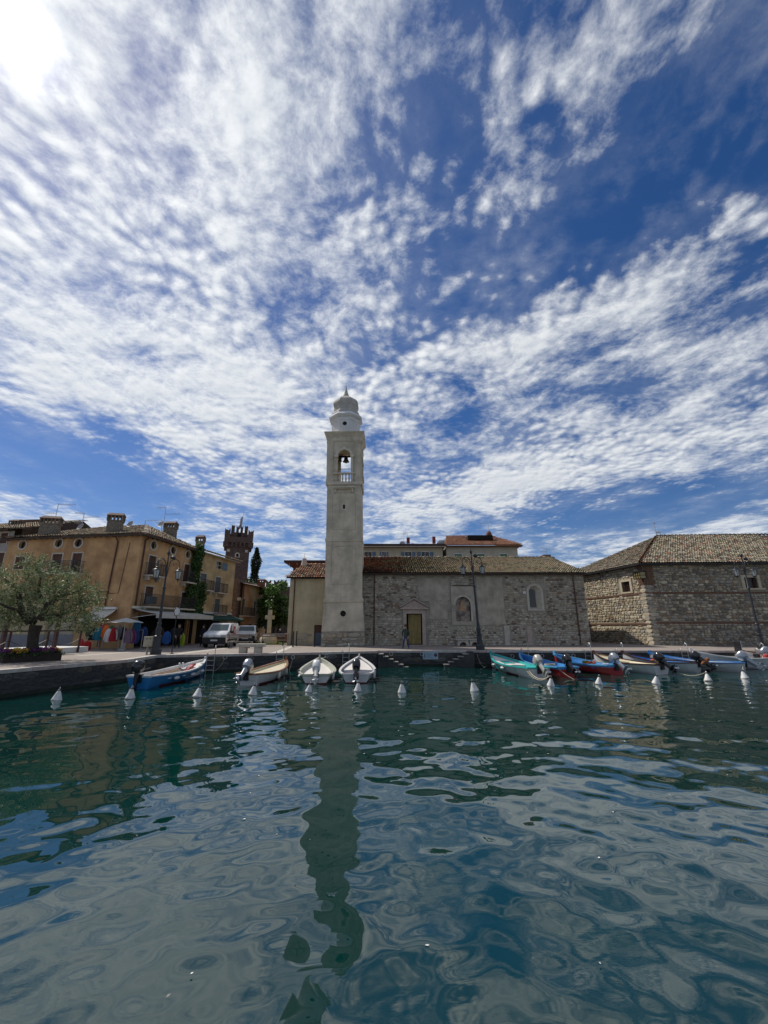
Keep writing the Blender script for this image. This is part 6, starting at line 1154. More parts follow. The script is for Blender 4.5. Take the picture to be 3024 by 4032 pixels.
# ------------------------------------------------------------------ people
def person(label, loc, rz, top, legs, skin=(.42, .26, .18), hair=(.03, .022, .018), h=1.75, spread=.13, seated=False, hat=None, hands=True):
    t = thing('person', label, 'person', loc, rz); k_ = h / 1.75; V, E_, Rr = [], [], []
    def vtx(p, r, par=None):
        V.append(Vector(p) * k_); Rr.append(r * k_)
        if par is not None: E_.append((par, len(V) - 1))
        return len(V) - 1
    pel = vtx((0, 0, .95), .15); wa = vtx((0, .01, 1.10), .145, pel); ch = vtx((0, .0, 1.30), .17, wa); nb = vtx((0, .0, 1.46), .085, ch); nk = vtx((0, -.01, 1.52), .058, nb); hd0 = vtx((0, -.02, 1.60), .085, nk); hd1 = vtx((0, -.015, 1.68), .09, hd0); vtx((0, -.01, 1.735), .055, hd1); 
    for s_ in (-1, 1):
        hp = vtx((s_ * .09, 0, .88), .105, pel); kn = vtx((s_ * (.09 + spread * .5), -.02, .50), .07, hp); an = vtx((s_ * (.09 + spread), .02, .10), .05, kn); vtx((s_ * (.10 + spread), -.12, .04), .042, an)
        sh = vtx((s_ * .18, 0, 1.40), .075, ch); el = vtx((s_ * .27, .05, 1.12), .055, sh); wr_ = vtx((s_ * .22, -.06, .93), .038, el); pa = vtx((s_ * .19, -.10, .88), .036, wr_)
        if hands:
            for i in range(4): f1 = vtx((s_ * (.215 - .018 * i), -.12, .83), .010, pa); vtx((s_ * (.212 - .018 * i), -.115, .79 + .006 * abs(i - 1.5)), .009, f1)
            th = vtx((s_ * .16, -.12, .86), .011, pa); vtx((s_ * .155, -.14, .83), .009, th)
    me = bpy.data.meshes.new('body'); me.from_pydata([tuple(q) for q in V], E_, []); ob = bpy.data.objects.new('body', me); COL.objects.link(ob)
    md = ob.modifiers.new('skin', 'SKIN'); ob.modifiers.new('sub', 'SUBSURF').levels = 2; sv = me.skin_vertices[0].data
    for i, r in enumerate(Rr): sv[i].radius = (r, r * (.72 if i in (wa, ch, pel) else 1)); 
    sv[0].use_root = True; md.use_smooth_shade = True
    dg = bpy.context.evaluated_depsgraph_get(); me2 = bpy.data.meshes.new_from_object(ob.evaluated_get(dg)); bpy.data.objects.remove(ob)
    me2.materials.clear(); [me2.materials.append(m_) for m_ in (mat('skin_%d' % int(skin[0] * 99), skin, .6, .08, 5, 0), mat('top_%d_%d_%d' % tuple(int(c * 999) for c in top), top, .9, .15, 5, .2), mat('legs_%d_%d_%d' % tuple(int(c * 999) for c in legs), legs, .9, .15, 5, .2), m_bump)]
    for p_ in me2.polygons:
        c = p_.center / k_; hand = abs(c.x) > .13 and c.z < .935 and c.y < -.05 and c.z > .7
        p_.material_index = 0 if (c.z > 1.50 or hand) else (1 if c.z > .93 or (abs(c.x) > .2 and c.z > .9) else (2 if c.z > .09 else 3))
    b = bpy.data.objects.new('body', me2); COL.objects.link(b); b.parent = t
    m_h = mat('hair_%d' % int(hair[0] * 999), hair, .8, .2, 12, .3, 60)
    MB().lathe([(.075, 1.60), (.103, 1.66), (.105, 1.71), (.085, 1.765), (.03, 1.79)], 14, (0, .012, 0), Matrix.Scale(k_, 4)).build('hair', m_h, t, smooth=True)
    MB().lathe([(.012, -.02), (.016, .0), (.006, .03)], 8, (0, -.118, 1.635), Matrix.Scale(k_, 4)).build('nose', me2.materials[0], t, smooth=True)
    for s_ in (-1, 1): MB().lathe([(.004, -.012), (.012, 0), (.004, .012)], 6, (s_ * .035, -.098, 1.665), Matrix.Scale(k_, 4)).build('eye', m_dark, t); MB().lathe([(.006, -.03), (.016, 0), (.006, .03)], 6, (s_ * .098, 0, 1.65), Matrix.Scale(k_, 4)).build('ear', me2.materials[0], t)
    if hat: MB().lathe([(.16, 1.70), (.165, 1.712), (.11, 1.72), (.105, 1.80), (.05, 1.83)], 16, (0, 0, 0), Matrix.Scale(k_, 4)).build('hat', mat('brown_hat', hat, .9, .15, 6, .1), t, smooth=True)
    return t
p = gp(1598, 2555); person('person in dark green jacket and jeans standing by the church door', tuple(p), R(-4), (.045, .06, .045), (.035, .055, .12), hat=(.09, .045, .03), h=py(1598, 2459, p.y).z - QZ - .06)
p = gp(696, 2553); person('person in black standing under the wide white awning', tuple(p), R(30), (.012, .012, .014), (.012, .012, .015), h=1.75, spread=.05)
p = py(795, 2540, 36.0); person('person in dark clothes standing left of the van', (p.x, 36.0, QZ), R(-20), (.015, .015, .03), (.012, .012, .015), h=1.7, spread=.05)
p = py(1103, 2480, 47.0); person('white haired person in dark coat behind the low brick wall', (p.x, 47.0, QZ), R(160), (.02, .022, .03), (.02, .02, .025), hair=(.62, .6, .56), h=max(1.3, p.z - QZ), spread=.05)
# ------------------------------------------------------------------ stairs, rings, sign and ladders on the quay
xs0 = E[5].x + .02
m_step = m_qw; m_tread = mat('step_tread', (.26, .245, .215), .9, .25, 3, .3, 18)
for i in range(6): MB().box(xs0 + .33 * i, xs0 + .33 * (i + 1) - .004, 29.25, 29.965, -.6, QZ - .165 * (i + 1) - .05).build('stair_step', m_step, quay); MB().box(xs0 + .33 * i, xs0 + .33 * (i + 1) + .03, 29.22, 29.965, QZ - .165 * (i + 1) - .048, QZ - .165 * (i + 1)).build('stair_tread', m_tread, quay)
sx = py(1842, 2570, 29.6).x
for i in range(5): MB().box(sx - .33 * (i + 1) + .004, sx - .33 * i, 29.25, 29.965, -.6, QZ - .165 * (i + 1) - .05).build('stair_step', m_step, quay); MB().box(sx - .33 * (i + 1) - .03, sx - .33 * i, 29.22, 29.965, QZ - .165 * (i + 1) - .048, QZ - .165 * (i + 1)).build('stair_tread', m_tread, quay)
MB().box(sx, sx + .35, 29.25, 29.965, -.6, QZ - .03).build('stair_landing', m_qw, quay)
def wall_pt(u, v, dist=.06):                      # point on the quay face under that pixel
    for a, b in zip(E[1:-1], E[2:]):
        d = (b - a); 
        if d.length < .8: continue
        n_ = Vector((d.y, -d.x)).normalized(); r = ray(u, v); den = r.x * n_.x + r.y * n_.y
        if abs(den) < 1e-6: continue
        s_ = (a.x * n_.x + a.y * n_.y + dist) / den; q = Vector((r.x * s_, r.y * s_, CAMZ + r.z * s_)); k_ = (Vector((q.x, q.y)) - a).dot(d) / d.length_squared
        if s_ > 0 and -.02 <= k_ <= 1.02: return q, math.atan2(d.y, d.x)
    return py(u, v, EY - dist), 0.0
for u, v in ((886, 2588), (1153, 2588), (1285, 2584), (1540, 2575), (1662, 2576), (2018, 2583), (2135, 2582), (2258, 2582)):
    q, a = wall_pt(u, v); M = Matrix.Translation(q) @ Matrix.Rotation(a, 4, 'Z') @ Matrix.Rotation(R(78), 4, 'X')
    mb = MB(); mb.tube([M @ Vector((.11 * math.cos(t), .11 * math.sin(t), 0)) for t in np.linspace(0, 2 * math.pi, 15)], .018, 6, False); mb.build('mooring_ring', m_steel, quay, smooth=True)
q, a = wall_pt(1695, 2581, .07); t = thing('quay_sign', 'small pale blue notice plate with dark roundel on the quay wall', 'sign', tuple(q), a); wd, hd = .52, .25
MB().box(-wd, wd, -.01, .02, -hd, hd).build('plate', mat('sign_blue', (.30, .40, .47), .5, .08, 4, 0), t)
M = Matrix.Translation((wd * .68, -.012, .03)) @ Matrix.Rotation(R(90), 4, 'X'); MB().lathe([(.115, -.002), (.115, .004)], 20, (0, 0, 0), M).build('roundel', mat('sign_navy', (.02, .02, .06), .5, .1, 5, 0), t); MB().lathe([(.05, .004), (.05, .008)], 14, (0, 0, 0), M).build('roundel_mark', m_redp, t)
MB().prism([(-wd * .82, -.14), (-wd * .66, -.14), (-.36, .02), (-wd * .68, .15), (-wd * .82, .1)], -.016, -.011).build('figure', mat('sign_figure', (.06, .10, .14), .5, .1, 5, 0), t)
for i, L in enumerate((.4, .42, .3, .42)): MB().box(-.26, -.26 + L, -.015, -.011, .1 - i * .075, .118 - i * .075).build('text_line', MATS['sign_figure'], t)
for (u, vt, vb, lb) in ((830, 2580, 2645, 'steel quay ladder at the bow of the blue boat'), (1102, 2574, 2640, 'steel quay ladder behind the varnished wood trimmed boat'), (1362, 2567, 2635, 'steel quay ladder between the two middle white boats'), (2070, 2562, 2625, 'steel quay ladder behind the bow of a blue and red boat'), (2318, 2562, 2620, 'steel quay ladder left of the cream boat with brown gunwale'), (2446, 2562, 2622, 'steel quay ladder at the bow of the blue lined brown trimmed boat'), (2700, 2560, 2620, 'steel quay ladder left of the boat with the black seat'), (3004, 2560, 2620, 'steel quay ladder at the right edge of the picture')):
    q, a = wall_pt(u, 2590, .1); t = thing('quay_ladder', lb, 'ladder', (q.x, q.y, 0), a, 'steel ladders on the quay wall')
    for s_ in (-1, 1): MB().tube([(s_ * .21, 0, -.4), (s_ * .21, 0, QZ + (.1 if s_ < 0 else .42)), (s_ * .21, .12, QZ + (.14 if s_ < 0 else .5)), (s_ * .21, .3, QZ + (.02 if s_ < 0 else .3))], .022, 6).build('rail', m_steel, t, smooth=True)
    for i in range(5): MB().tube([(-.21, 0, -.15 + i * .27), (.21, 0, -.15 + i * .27)], .018, 6).build('rung', m_steel, t)

# ------------------------------------------------------------------ buoys
m_buoy = mat('buoy_white', (.68, .67, .66), .5, .06, 6, .03, col2=(.5, .49, .46))
m_buoyd = mat('buoy_dirty_rim', (.30, .26, .22), .7, .2, 8, .05)
BU = [(222, 2757, 'leftmost of the white cone buoys, alone by the left quay'), (512, 2750, 'white cone buoy just behind the blue boat stern'), (776, 2745, 'white cone buoy right of the blue boat'), (995, 2735, 'white cone buoy behind the wood trimmed boat'), (1215, 2724, 'small white cone buoy behind the pale green trimmed boat'), (1409, 2722, 'white cone buoy behind the boat with the grey tarp'), (1583, 2726, 'white cone buoy in open water in front of the church door'), (1869, 2721, 'white cone buoy in open water before the church niche'), (2169, 2700, 'white cone buoy roped to the teal and white boat'), (2358, 2694, 'white cone buoy behind the left blue and red boats'), (2583, 2692, 'white cone buoy behind the cream boat with brown gunwale'), (2789, 2682, 'white cone buoy second from the right edge'), (2934, 2672, 'rightmost white cone buoy near the silver outboard')]
BP = []
for i, (u, v, lb) in enumerate(BU):
    p = gp(u, v, 0.0); BP.append(p); s_ = (.80 if i == 4 else .95) * rnd.uniform(.93, 1.05); t = thing('mooring_buoy', lb, 'buoy', tuple(p), rnd.uniform(0, 6), 'white cone mooring buoys'); t.rotation_euler = (R(rnd.uniform(-12, 12)), R(rnd.uniform(-12, 12)), rnd.uniform(0, 6)); t.scale = (s_, s_, s_)
    MB().lathe([(.06, -.12), (.15, -.05), (.185, .0), (.185, .03), (.165, .07), (.075, .30), (.055, .33), (.05, .355)], 20).build('cone', m_buoy, t, smooth=50); MB().lathe([(.187, -.01), (.19, .005), (.187, .02)], 20).build('rim', m_buoyd, t)
    MB().lathe([(.05, .35), (.05, .39), (.02, .40)], 12).build('collar', m_blackm, t); MB().tube([(.035 * math.cos(q), 0, .43 + .045 * math.sin(q)) for q in np.linspace(-.6, math.pi + .6, 10)], .014, 6).build('eye', m_steel, t, smooth=True)

# ------------------------------------------------------------------ boats
def paint(n, c, r=.35, var=.06): return mat(n, c, r, var, 3, .03, 30, spec=.45, coat=.15)
b_white = paint('boat_white', (.66, .65, .63)); b_blue = paint('boat_blue', (.018, .19, .44)); b_sky = paint('boat_skyblue', (.09, .34, .60)); b_red = paint('boat_red', (.40, .025, .028)); b_teal = paint('boat_teal', (.025, .38, .36)); b_cream = paint('boat_cream', (.62, .55, .38)); b_wood = paint('boat_varnish', (.20, .075, .025), .3, .2); b_brown = paint('boat_brown', (.055, .02, .018), .3, .15); b_grey = paint('boat_greygreen', (.42, .43, .36)); b_tarp = paint('boat_tarp', (.15, .17, .21), .8); b_foul = paint('boat_antifoul', (.12, .012, .014), .7); b_blue2 = paint('boat_midblue', (.035, .20, .52)); b_deckp = paint('boat_deck_white', (.66, .62, .58), .5)
mo_black = mat('motor_black', (.014, .014, .017), .25, .15, 5, 0, coat=.4); mo_white = mat('motor_white', (.66, .66, .64), .3, .05, 5, 0, coat=.3); mo_silver = mat('motor_silver', (.36, .38, .41), .28, .06, 5, 0, metal=.6); mo_champ = mat('motor_champagne', (.52, .50, .45), .28, .05, 5, 0, metal=.35)
BOATS = {}
def boat(key, label, stern, bow, B=1.65, F=.45, Rb=.38, hull=None, strake=None, gun=None, inner=None, deck=None, foul=None, deck_t=.56, tr=.70, motor=None, tilt=58, motor_leg=None, thw=(.22, .42), hatch=None, zdrop=.10):
    p0 = gp(stern[0], stern[1], 0.0); p1 = gp(bow[0], bow[1], 0.0); p1.y = min(p1.y, 29.25); p1.x = ray(*bow).x / ray(*bow).y * p1.y if p1.y >= 29.2 else p1.x
    d = (p1 - p0); L = d.length; t = thing('rowing_boat', label, 'boat', (p0.x, p0.y, 0), math.atan2(d.y, d.x) - math.pi / 2, 'small boats moored at the quay')
    hb = lambda q: B / 2 * ((tr + (1 - tr) * math.sin(math.pi / 2 * q / .45)) if q < .45 else max(0.0, 1 - ((q - .45) / .55) ** 2.3))
    zs = lambda q: F * (1.04 + .10 * (max(0, .4 - q) / .4) ** 2) + (Rb * ((q - .35) / .65) ** 2 if q > .35 else 0)
    zk = lambda q: -.2 + (.12 * ((q - .7) / .3) ** 2 if q > .7 else 0)
    yy = lambda q, z: L * (q * .97) + .03 * L * (q ** 6) + .12 * max(0, z) * (q ** 8) - (.10 * z if q == 0 else 0)
    T_ = [i / 22 for i in range(23)]; Mn = 8; mb = MB(); st = []
    for q in T_:
        row = []
        for j in range(Mn + 1):
            s_ = j / Mn; e_ = .30 + .57 * q; x = hb(q) * (s_ ** e_) * (.86 + .14 * s_); z = zk(q) + (zs(q) - zk(q)) * s_ ** 1.35; row.append((x, yy(q, z), z))
        st.append(row)
    for sg in (-1, 1):
        v = [(sg * x, y, z) for row in st for x, y, z in row]; fs = [(i * (Mn + 1) + j, (i + 1) * (Mn + 1) + j, (i + 1) * (Mn + 1) + j + 1, i * (Mn + 1) + j + 1) for i in range(22) for j in range(Mn)]
        o_ = len(mb.v); mb.v += v; mb.f += [tuple(k_ + o_ for k_ in f) for f in fs]; mb.mi += [1 if (st[f[0] // (Mn + 1)][j_ + 1][2]) < .075 else (2 if j_ >= Mn - 1 else 0) for i in range(22) for j_ in range(Mn) for f in [(i * (Mn + 1) + j_,)]]
    row = st[0]; n_ = Mn + 1; o_ = len(mb.v); mb.v += [(x, y, z) for x, y, z in row] + [(-x, y, z) for x, y, z in row]
    for j in range(Mn): mb.f.append((o_ + j, o_ + j + 1, o_ + n_ + j + 1, o_ + n_ + j)); mb.mi.append(1 if row[j + 1][2] < .075 else (2 if j >= Mn - 1 else 0))
    hb_o = mb.build('hull', [hull or b_white, foul or b_foul, strake or hull or b_white], t, smooth=45)
    Ti = [q for q in T_ if q < .96]; sole = .13; mb = MB(); v = []
    for q in Ti: a, b = max(hb(q) - .055, .012), max(hb(q) * .76 - .06, .01); y = yy(q, zs(q)) + (.05 if q == 0 else 0); v += [(-a, y, zs(q)), (-b, y, sole), (b, y, sole), (a, y, zs(q))]
    mb.add(v, [(i * 4 + j, i * 4 + 4 + j, i * 4 + 5 + j, i * 4 + 1 + j) for i in range(len(Ti) - 1) for j in range(3)] + [(0, 1, 2, 3), tuple(4 * (len(Ti) - 1) + j for j in (3, 2, 1, 0))]); mb.build('inner_lining', inner or b_white, t)
    mb = MB(); G_ = [(hb(q) + .035, max(hb(q) - .075, 0.0), yy(q, zs(q)), zs(q)) for q in T_]
    for sg in (-1, 1):
        v = []
        for a, b, y, z in G_: v += [(sg * a, y, z - .035), (sg * a, y, z + .025), (sg * b, y, z + .03), (sg * b, y, z - .03)]
        mb.add(v, [(i * 4 + j, i * 4 + 4 + j, i * 4 + 4 + (j + 1) % 4, i * 4 + (j + 1) % 4) for i in range(22) for j in range(4)] + [(0, 1, 2, 3), (88, 89, 90, 91)])
    mb.box(-hb(0) * .96, hb(0) * .96, yy(0, zs(0)) - .015, yy(0, zs(0)) + .09, zs(0) - .06, zs(0) + .02); mb.build('gunwale', gun or b_white, t, smooth=50)
    ye, ze = yy(1, zs(1)), zs(1); MB().box(-.045, .045, ye - .12, ye + .05, ze - .12, ze + .14).build('stem_post', gun or b_white, t, bevel=.012)
    if deck:
        mb = MB(); Td = [deck_t + (.965 - deck_t) * i / 8 for i in range(9)]; v = []
        for q in Td: a = max(hb(q) - .06, .01); z = zs(q) - zdrop; v += [(-a, yy(q, z), z), (0, yy(q, z), z + .03), (a, yy(q, z), z)]
        mb.add(v, [(i * 3 + j, i * 3 + 3 + j, i * 3 + 4 + j, i * 3 + 1 + j) for i in range(8) for j in range(2)]); a, y, z = hb(Td[0]) - .06, yy(Td[0], zs(Td[0]) - zdrop), zs(Td[0]) - zdrop; mb.add([(-a, y, z), (a, y, z), (a * .8, y, sole), (-a * .8, y, sole)], [(0, 1, 2, 3)]); dk = mb.build('foredeck', deck, t)
        if hatch: q = (deck_t + .14); z = zs(q) - zdrop + .02; h2 = MB(); h2.add([(-.34, yy(q - .05, z), zs(q - .05) - zdrop + .035), (.34, yy(q - .05, z), zs(q - .05) - zdrop + .035), (.26, yy(q + .1, z), zs(q + .1) - zdrop + .04), (-.26, yy(q + .1, z), zs(q + .1) - zdrop + .04)], [(0, 1, 2, 3)]); h2.build('hatch', hatch, dk)
    for q in thw: a = hb(q) - .07; MB().box(-a, a, yy(q, .3) - .12, yy(q, .3) + .12, F * .62, F * .62 + .04).build('thwart', inner or b_white, t)
    T = Matrix.Translation((p0.x, p0.y, 0)) @ Matrix.Rotation(math.atan2(d.y, d.x) - math.pi / 2, 4, 'Z'); BOATS[key] = dict(T=T, hb=hb, zs=zs, yy=yy, L=L, root=t, F=F)
    if motor: outboard(t, motor, motor_leg or motor, zs(0), yy(0, zs(0)), tilt, s=1.02)
    return t
def outboard(t, mc, ml, z0, y0, tilt, x=.0, s=1.0):
    M = Matrix.Translation((x, y0 - .08, z0 + .08)) @ Matrix.Rotation(R(-tilt), 4, 'X') @ Matrix.Scale(s, 4); mb = MB(); n_ = 16; v = []
    prof = [(.06, .10, .10, 0), (.10, .165, .23, .0), (.22, .19, .27, .0), (.36, .195, .285, .01), (.46, .18, .27, .015), (.53, .14, .21, .02), (.56, .06, .1, .02)]   # z, half width, half length, y shift
    for z, a, b, sh in prof: v += [(a * math.copysign(abs(math.cos(q)) ** .7, math.cos(q)), -.10 + sh + b * math.copysign(abs(math.sin(q)) ** .7, math.sin(q)), z) for q in np.linspace(0, 2 * math.pi, n_ + 1)[:-1]]
    mb.add([M @ Vector(p) for p in v], [(i * n_ + j, i * n_ + (j + 1) % n_, (i + 1) * n_ + (j + 1) % n_, (i + 1) * n_ + j) for i in range(6) for j in range(n_)] + [tuple(range(n_)), tuple(range(6 * n_, 7 * n_))]); mo = mb.build('outboard_motor', mc, t, smooth=50)
    mb = MB(); v = []
    for z, a, b, sh in ((.1, .10, .16, -.10), (-.2, .075, .13, -.10), (-.48, .05, .12, -.11), (-.52, .045, .12, -.11)): v += [(a * math.cos(q), sh + b * math.sin(q), z) for q in np.linspace(0, 2 * math.pi, 11)[:-1]]
    mb.add([M @ Vector(p) for p in v], [(i * 10 + j, i * 10 + (j + 1) % 10, (i + 1) * 10 + (j + 1) % 10, (i + 1) * 10 + j) for i in range(3) for j in range(10)]); mb.box(-.10, .10, -.36, .02, -.52, -.495, M); mb.box(-.022, .022, -.24, .0, -.70, -.5, M); mb.box(-.015, .015, -.20, -.05, -.82, -.70, M); mb.lathe([(.02, -.2), (.06, -.1), (.065, .08), (.03, .22), (.01, .25)], 10, (0, 0, 0), M @ Matrix.Translation((0, -.14, -.68)) @ Matrix.Rotation(R(-90), 4, 'X')); mb.build('drive_leg', ml, mo, smooth=40)
    mb = MB()
    for k_ in range(3):
        Mk = M @ Matrix.Translation((0, -.36, -.68)) @ Matrix.Rotation(k_ * 2.094, 4, 'Y') @ Matrix.Rotation(R(30), 4, 'Z'); mb.add([Mk @ Vector(p) for p in ((-.02, 0, .03), (-.065, 0, .09), (-.04, 0, .15), (.03, 0, .15), (.06, 0, .09), (.02, 0, .03))], [(0, 1, 2, 3, 4, 5)])
    mb.build('propeller', m_steel, mo, stuff=True); MB().box(-.12, .12, -.06, .12, -.28, .06, Matrix.Translation((x, y0 - .02, z0))).build('clamp_bracket', m_blackm, mo); MB().tube([M @ Vector((0, .15, .1)), M @ Vector((0, .4, .16)), M @ Vector((0, .75, .2))], [.03, .025, .03], 7).build('tiller', m_blackm, mo, smooth=True)
def fender(key, q, side, label, horiz=False, z=.22, col=None, L=.34, r=.075):
    b = BOATS[key]; sz = max(.05, min(1, (z + .2) / (b['zs'](q) + .2))) ** (1 / 1.35); x = side * (b['hb'](q) * sz ** (.30 + .57 * q) * (.86 + .14 * sz) + r + .015); p = b['T'] @ Vector((x, b['yy'](q, .3), z)); t = thing('fender', label, 'fender', tuple(p), b['T'].to_euler().z, 'boat fenders'); M = Matrix.Rotation(R(90), 4, 'X') if horiz else Matrix.Identity(4)
    MB().lathe([(.02, -L / 2 - .03), (r * .7, -L / 2), (r, -L / 2 + .06), (r, L / 2 - .06), (r * .7, L / 2), (.02, L / 2 + .03)], 12, (0, 0, 0), M).build('body', col or m_buoy, t, smooth=True)
    MB().tube([(0, 0, 0 if horiz else L / 2), (-side * (r + .05), 0, b['zs'](q) - z + .03)], .01, 5).build('line', m_rope, t)
boat('a', 'bright blue hulled boat with white inside and black outboard, moored leftmost', (545, 2712), (800, 2656), 1.62, .46, .34, b_blue, b_blue, b_white, b_white, b_deckp, deck_t=.62, motor=mo_black, tilt=2, tr=.72)
boat('b', 'white boat with varnished wooden gunwale and cream inside, ladder on its stern', (968, 2700), (1122, 2657), 1.6, .45, .34, b_white, b_white, b_wood, b_cream, b_cream, deck_t=.4, motor=mo_silver, tilt=52, zdrop=.14, thw=(.2,))
boat('c', 'white boat with pale grey green gunwale and white tilted outboard', (1243, 2693), (1256, 2650), 1.85, .37, .46, b_white, b_grey, b_grey, b_grey, b_deckp, deck_t=.42, motor=mo_white, tilt=50, zdrop=.2, thw=(.2,))
boat('d', 'white boat with grey tarpaulin and black tilted outboard right of the tower', (1402, 2691), (1413, 2648), 1.85, .38, .5, b_white, b_white, b_white, b_tarp, b_deckp, deck_t=.55, motor=mo_black, tilt=42, zdrop=.1, thw=(.2,))
boat('e', 'white boat with teal gunwale and inside and champagne outboard', (2125, 2673), (1938, 2628), 1.7, .47, .4, b_white, b_white, b_teal, b_teal, b_deckp, deck_t=.48, motor=mo_champ, tilt=50, hatch=b_teal)
boat('f', 'red hulled boat with blue gunwale and shiny black outboard', (2240, 2669), (2052, 2626), 1.7, .47, .38, b_red, b_sky, b_sky, b_blue2, None, motor=mo_black, tilt=48, thw=(.2, .45, .7))
boat('g', 'red hulled boat with blue gunwale and silver outboard', (2428, 2658), (2190, 2624), 1.7, .46, .38, b_red, b_sky, b_sky, b_blue2, None, motor=mo_silver, tilt=50, thw=(.2, .45, .7))
boat('h', 'white boat with dark brown gunwale and cream inside', (2608, 2656), (2347, 2620), 1.75, .48, .42, b_white, b_white, b_brown, b_cream, b_cream, deck_t=.6, motor=mo_black, tilt=50)
boat('i', 'white boat with dark brown gunwale and blue inside', (2752, 2646), (2462, 2619), 1.75, .48, .42, b_white, b_white, b_brown, b_blue2, None, motor=mo_black, tilt=50, thw=(.25, .5, .72))
boat('j', 'white boat with blue gunwale and big silver outboard', (2937, 2646), (2570, 2619), 1.75, .48, .42, b_white, b_white, b_blue2, b_white, b_deckp, deck_t=.6, motor=mo_silver, tilt=48, hatch=b_sky)
boat('k', 'white motor boat with black padded seat and chrome wheel', (3030, 2634), (2738, 2616), 1.9, .62, .42, b_white, b_white, b_white, b_white, b_deckp, deck_t=.5, motor=mo_silver, tilt=45)
boat('l', 'white boat with orange brown wooden gunwale at the right edge', (3190, 2630), (2930, 2616), 1.8, .62, .46, b_white, b_white, b_wood, b_cream, b_cream, deck_t=.6)
for k_, q, sd, hz_, lb in (('a', .3, 1, True, 'white fender on the blue boat, nearest its stern'), ('a', .58, 1, True, 'white fender amidships on the blue boat'), ('a', .86, 1, True, 'white fender at the bow of the blue boat'), ('b', .42, 1, False, 'white fender amidships on the wood trimmed boat'), ('b', .78, 1, False, 'white fender near the bow of the wood trimmed boat'), ('c', .12, -1, True, 'round white fender left of the pale green trimmed boat'), ('c', .12, 1, False, 'white fender right of the pale green trimmed boat'), ('c', .35, -1, False, 'dark violet fender left of the pale green trimmed boat'), ('d', .2, 1, False, 'white fender right of the boat with the grey tarp, lower'), ('d', .35, 1, False, 'dark fender right of the boat with the grey tarp, upper'), ('e', .45, -1, True, 'white fender amidships on the teal and white boat'), ('e', .78, -1, True, 'white fender near the bow of the teal and white boat')):
    fender(k_, q, sd, lb, hz_, .27 if k_ == 'a' else .3, mat('dark_fender', (.05, .03, .06), .5, .1, 5, 0) if 'dark' in lb else None)
def on_boat(key, x, q, z): b = BOATS[key]; return b['T'] @ Vector((x, b['yy'](q, z), z)), b['T'].to_euler().z
# things carried in the boats
for i, (x, q0, q1, z) in enumerate(((-.25, .10, .62, .42), (-.08, .12, .60, .40), (.08, .15, .58, .38))):
    a, _ = on_boat('a', x, q0, z); b, _ = on_boat('a', x * .6, q1, z + .12); t = tag(MB().bar(a, b, .13, .03).build('plank', m_wood), ['weathered plank lying along the blue boat, leftmost of three', 'weathered plank in the middle of three in the blue boat', 'weathered plank rightmost of three in the blue boat'][i], 'plank', 'planks in the blue boat')
p, a = on_boat('a', .22, .66, .48); t = thing('red_cushion', 'dark red cushion leaning in the bow of the blue boat', 'cushion', tuple(p), a); MB().box(-.12, .12, -.5, .5, 0, .1, Matrix.Rotation(R(18), 4, 'X')).build('pad', b_red, t, bevel=.04); MB().box(-.125, .125, -.05, .05, -.005, .105, Matrix.Rotation(R(18), 4, 'X')).build('strap', b_brown, t)
for i, (x, q, z, lb) in enumerate(((-.12, .0, .95, 'white pipe end upright on the blue boat outboard, left of a pair'), (.06, .0, .97, 'white pipe end upright on the blue boat outboard, right of a pair'), (-.45, .70, .62, 'white oar handle upright at the blue boat bow, left of a pair'), (-.30, .71, .63, 'white oar handle upright at the blue boat bow, right of a pair'))):
    b = BOATS['a']; MB().lathe([(.035, -.12), (.045, 0), (.055, .12), (.05, .17), (.02, .19)], 10, (x, b['yy'](q, z), z - .05)).build('white_handle', m_buoy, b['root'], smooth=True)
p, a = on_boat('b', .42, 0, 0); t = thing('boarding_ladder', 'small white boarding ladder on the wood trimmed boat stern', 'ladder', tuple(p), a)
for s_ in (-.14, .14): MB().tube([(s_, -.10, .02), (s_, -.11, .46)], .018, 6).build('rail', m_buoy, t)
for z in (.08, .25, .42): MB().tube([(-.14, -.105, z), (.14, -.105, z)], .016, 6).build('rung', m_buoy, t)
p, a = on_boat('g', -.35, .30, .45); t = thing('orange_lifebuoy', 'orange life ring lying in the red boat with silver outboard', 'life ring', tuple(p), a); MB().tube([(.2 * math.cos(q), .2 * math.sin(q), .08 * math.cos(q) + .05) for q in np.linspace(0, 2 * math.pi, 17)], .065, 8, False).build('ring', mat('orange_foam', (.55, .10, .03), .7, .1, 5, .05), t, smooth=True); MB().tube([(.2, -.03, .13), (.2, .03, .13)], .07, 8).build('band', m_buoy, t)
p, a = on_boat('g', .1, .34, .46); tag(MB().lathe([(.05, 0), (.12, .06), (.13, .14), (.09, .22), (.03, .25)], 12, p).build('float', m_buoy, smooth=True), 'white ball float beside the orange life ring', 'float')
p, a = on_boat('g', .35, .22, .45); tag(MB().lathe([(.04, -.2), (.08, -.15), (.085, .15), (.04, .2)], 12, (0, 0, 0), Matrix.Translation(p) @ Matrix.Rotation(R(90), 4, 'Y')).build('fender', m_buoy, smooth=True), 'white fender lying across the stern of a red boat', 'fender')
p, a = on_boat('g', -.2, .42, .36); t = thing('yellow_crate', 'mustard yellow tub between the red boat benches', 'tub', tuple(p), a); MB().lathe([(.16, 0), (.2, .22), (.215, .24), (.19, .235), (.15, .03)], 12).build('tub', mat('mustard', (.35, .28, .03), .7, .15, 4, .05), t, smooth=True); MB().tube([(-.2, 0, .23), (0, 0, .36), (.2, 0, .23)], .01, 5).build('handle', m_steel, t)
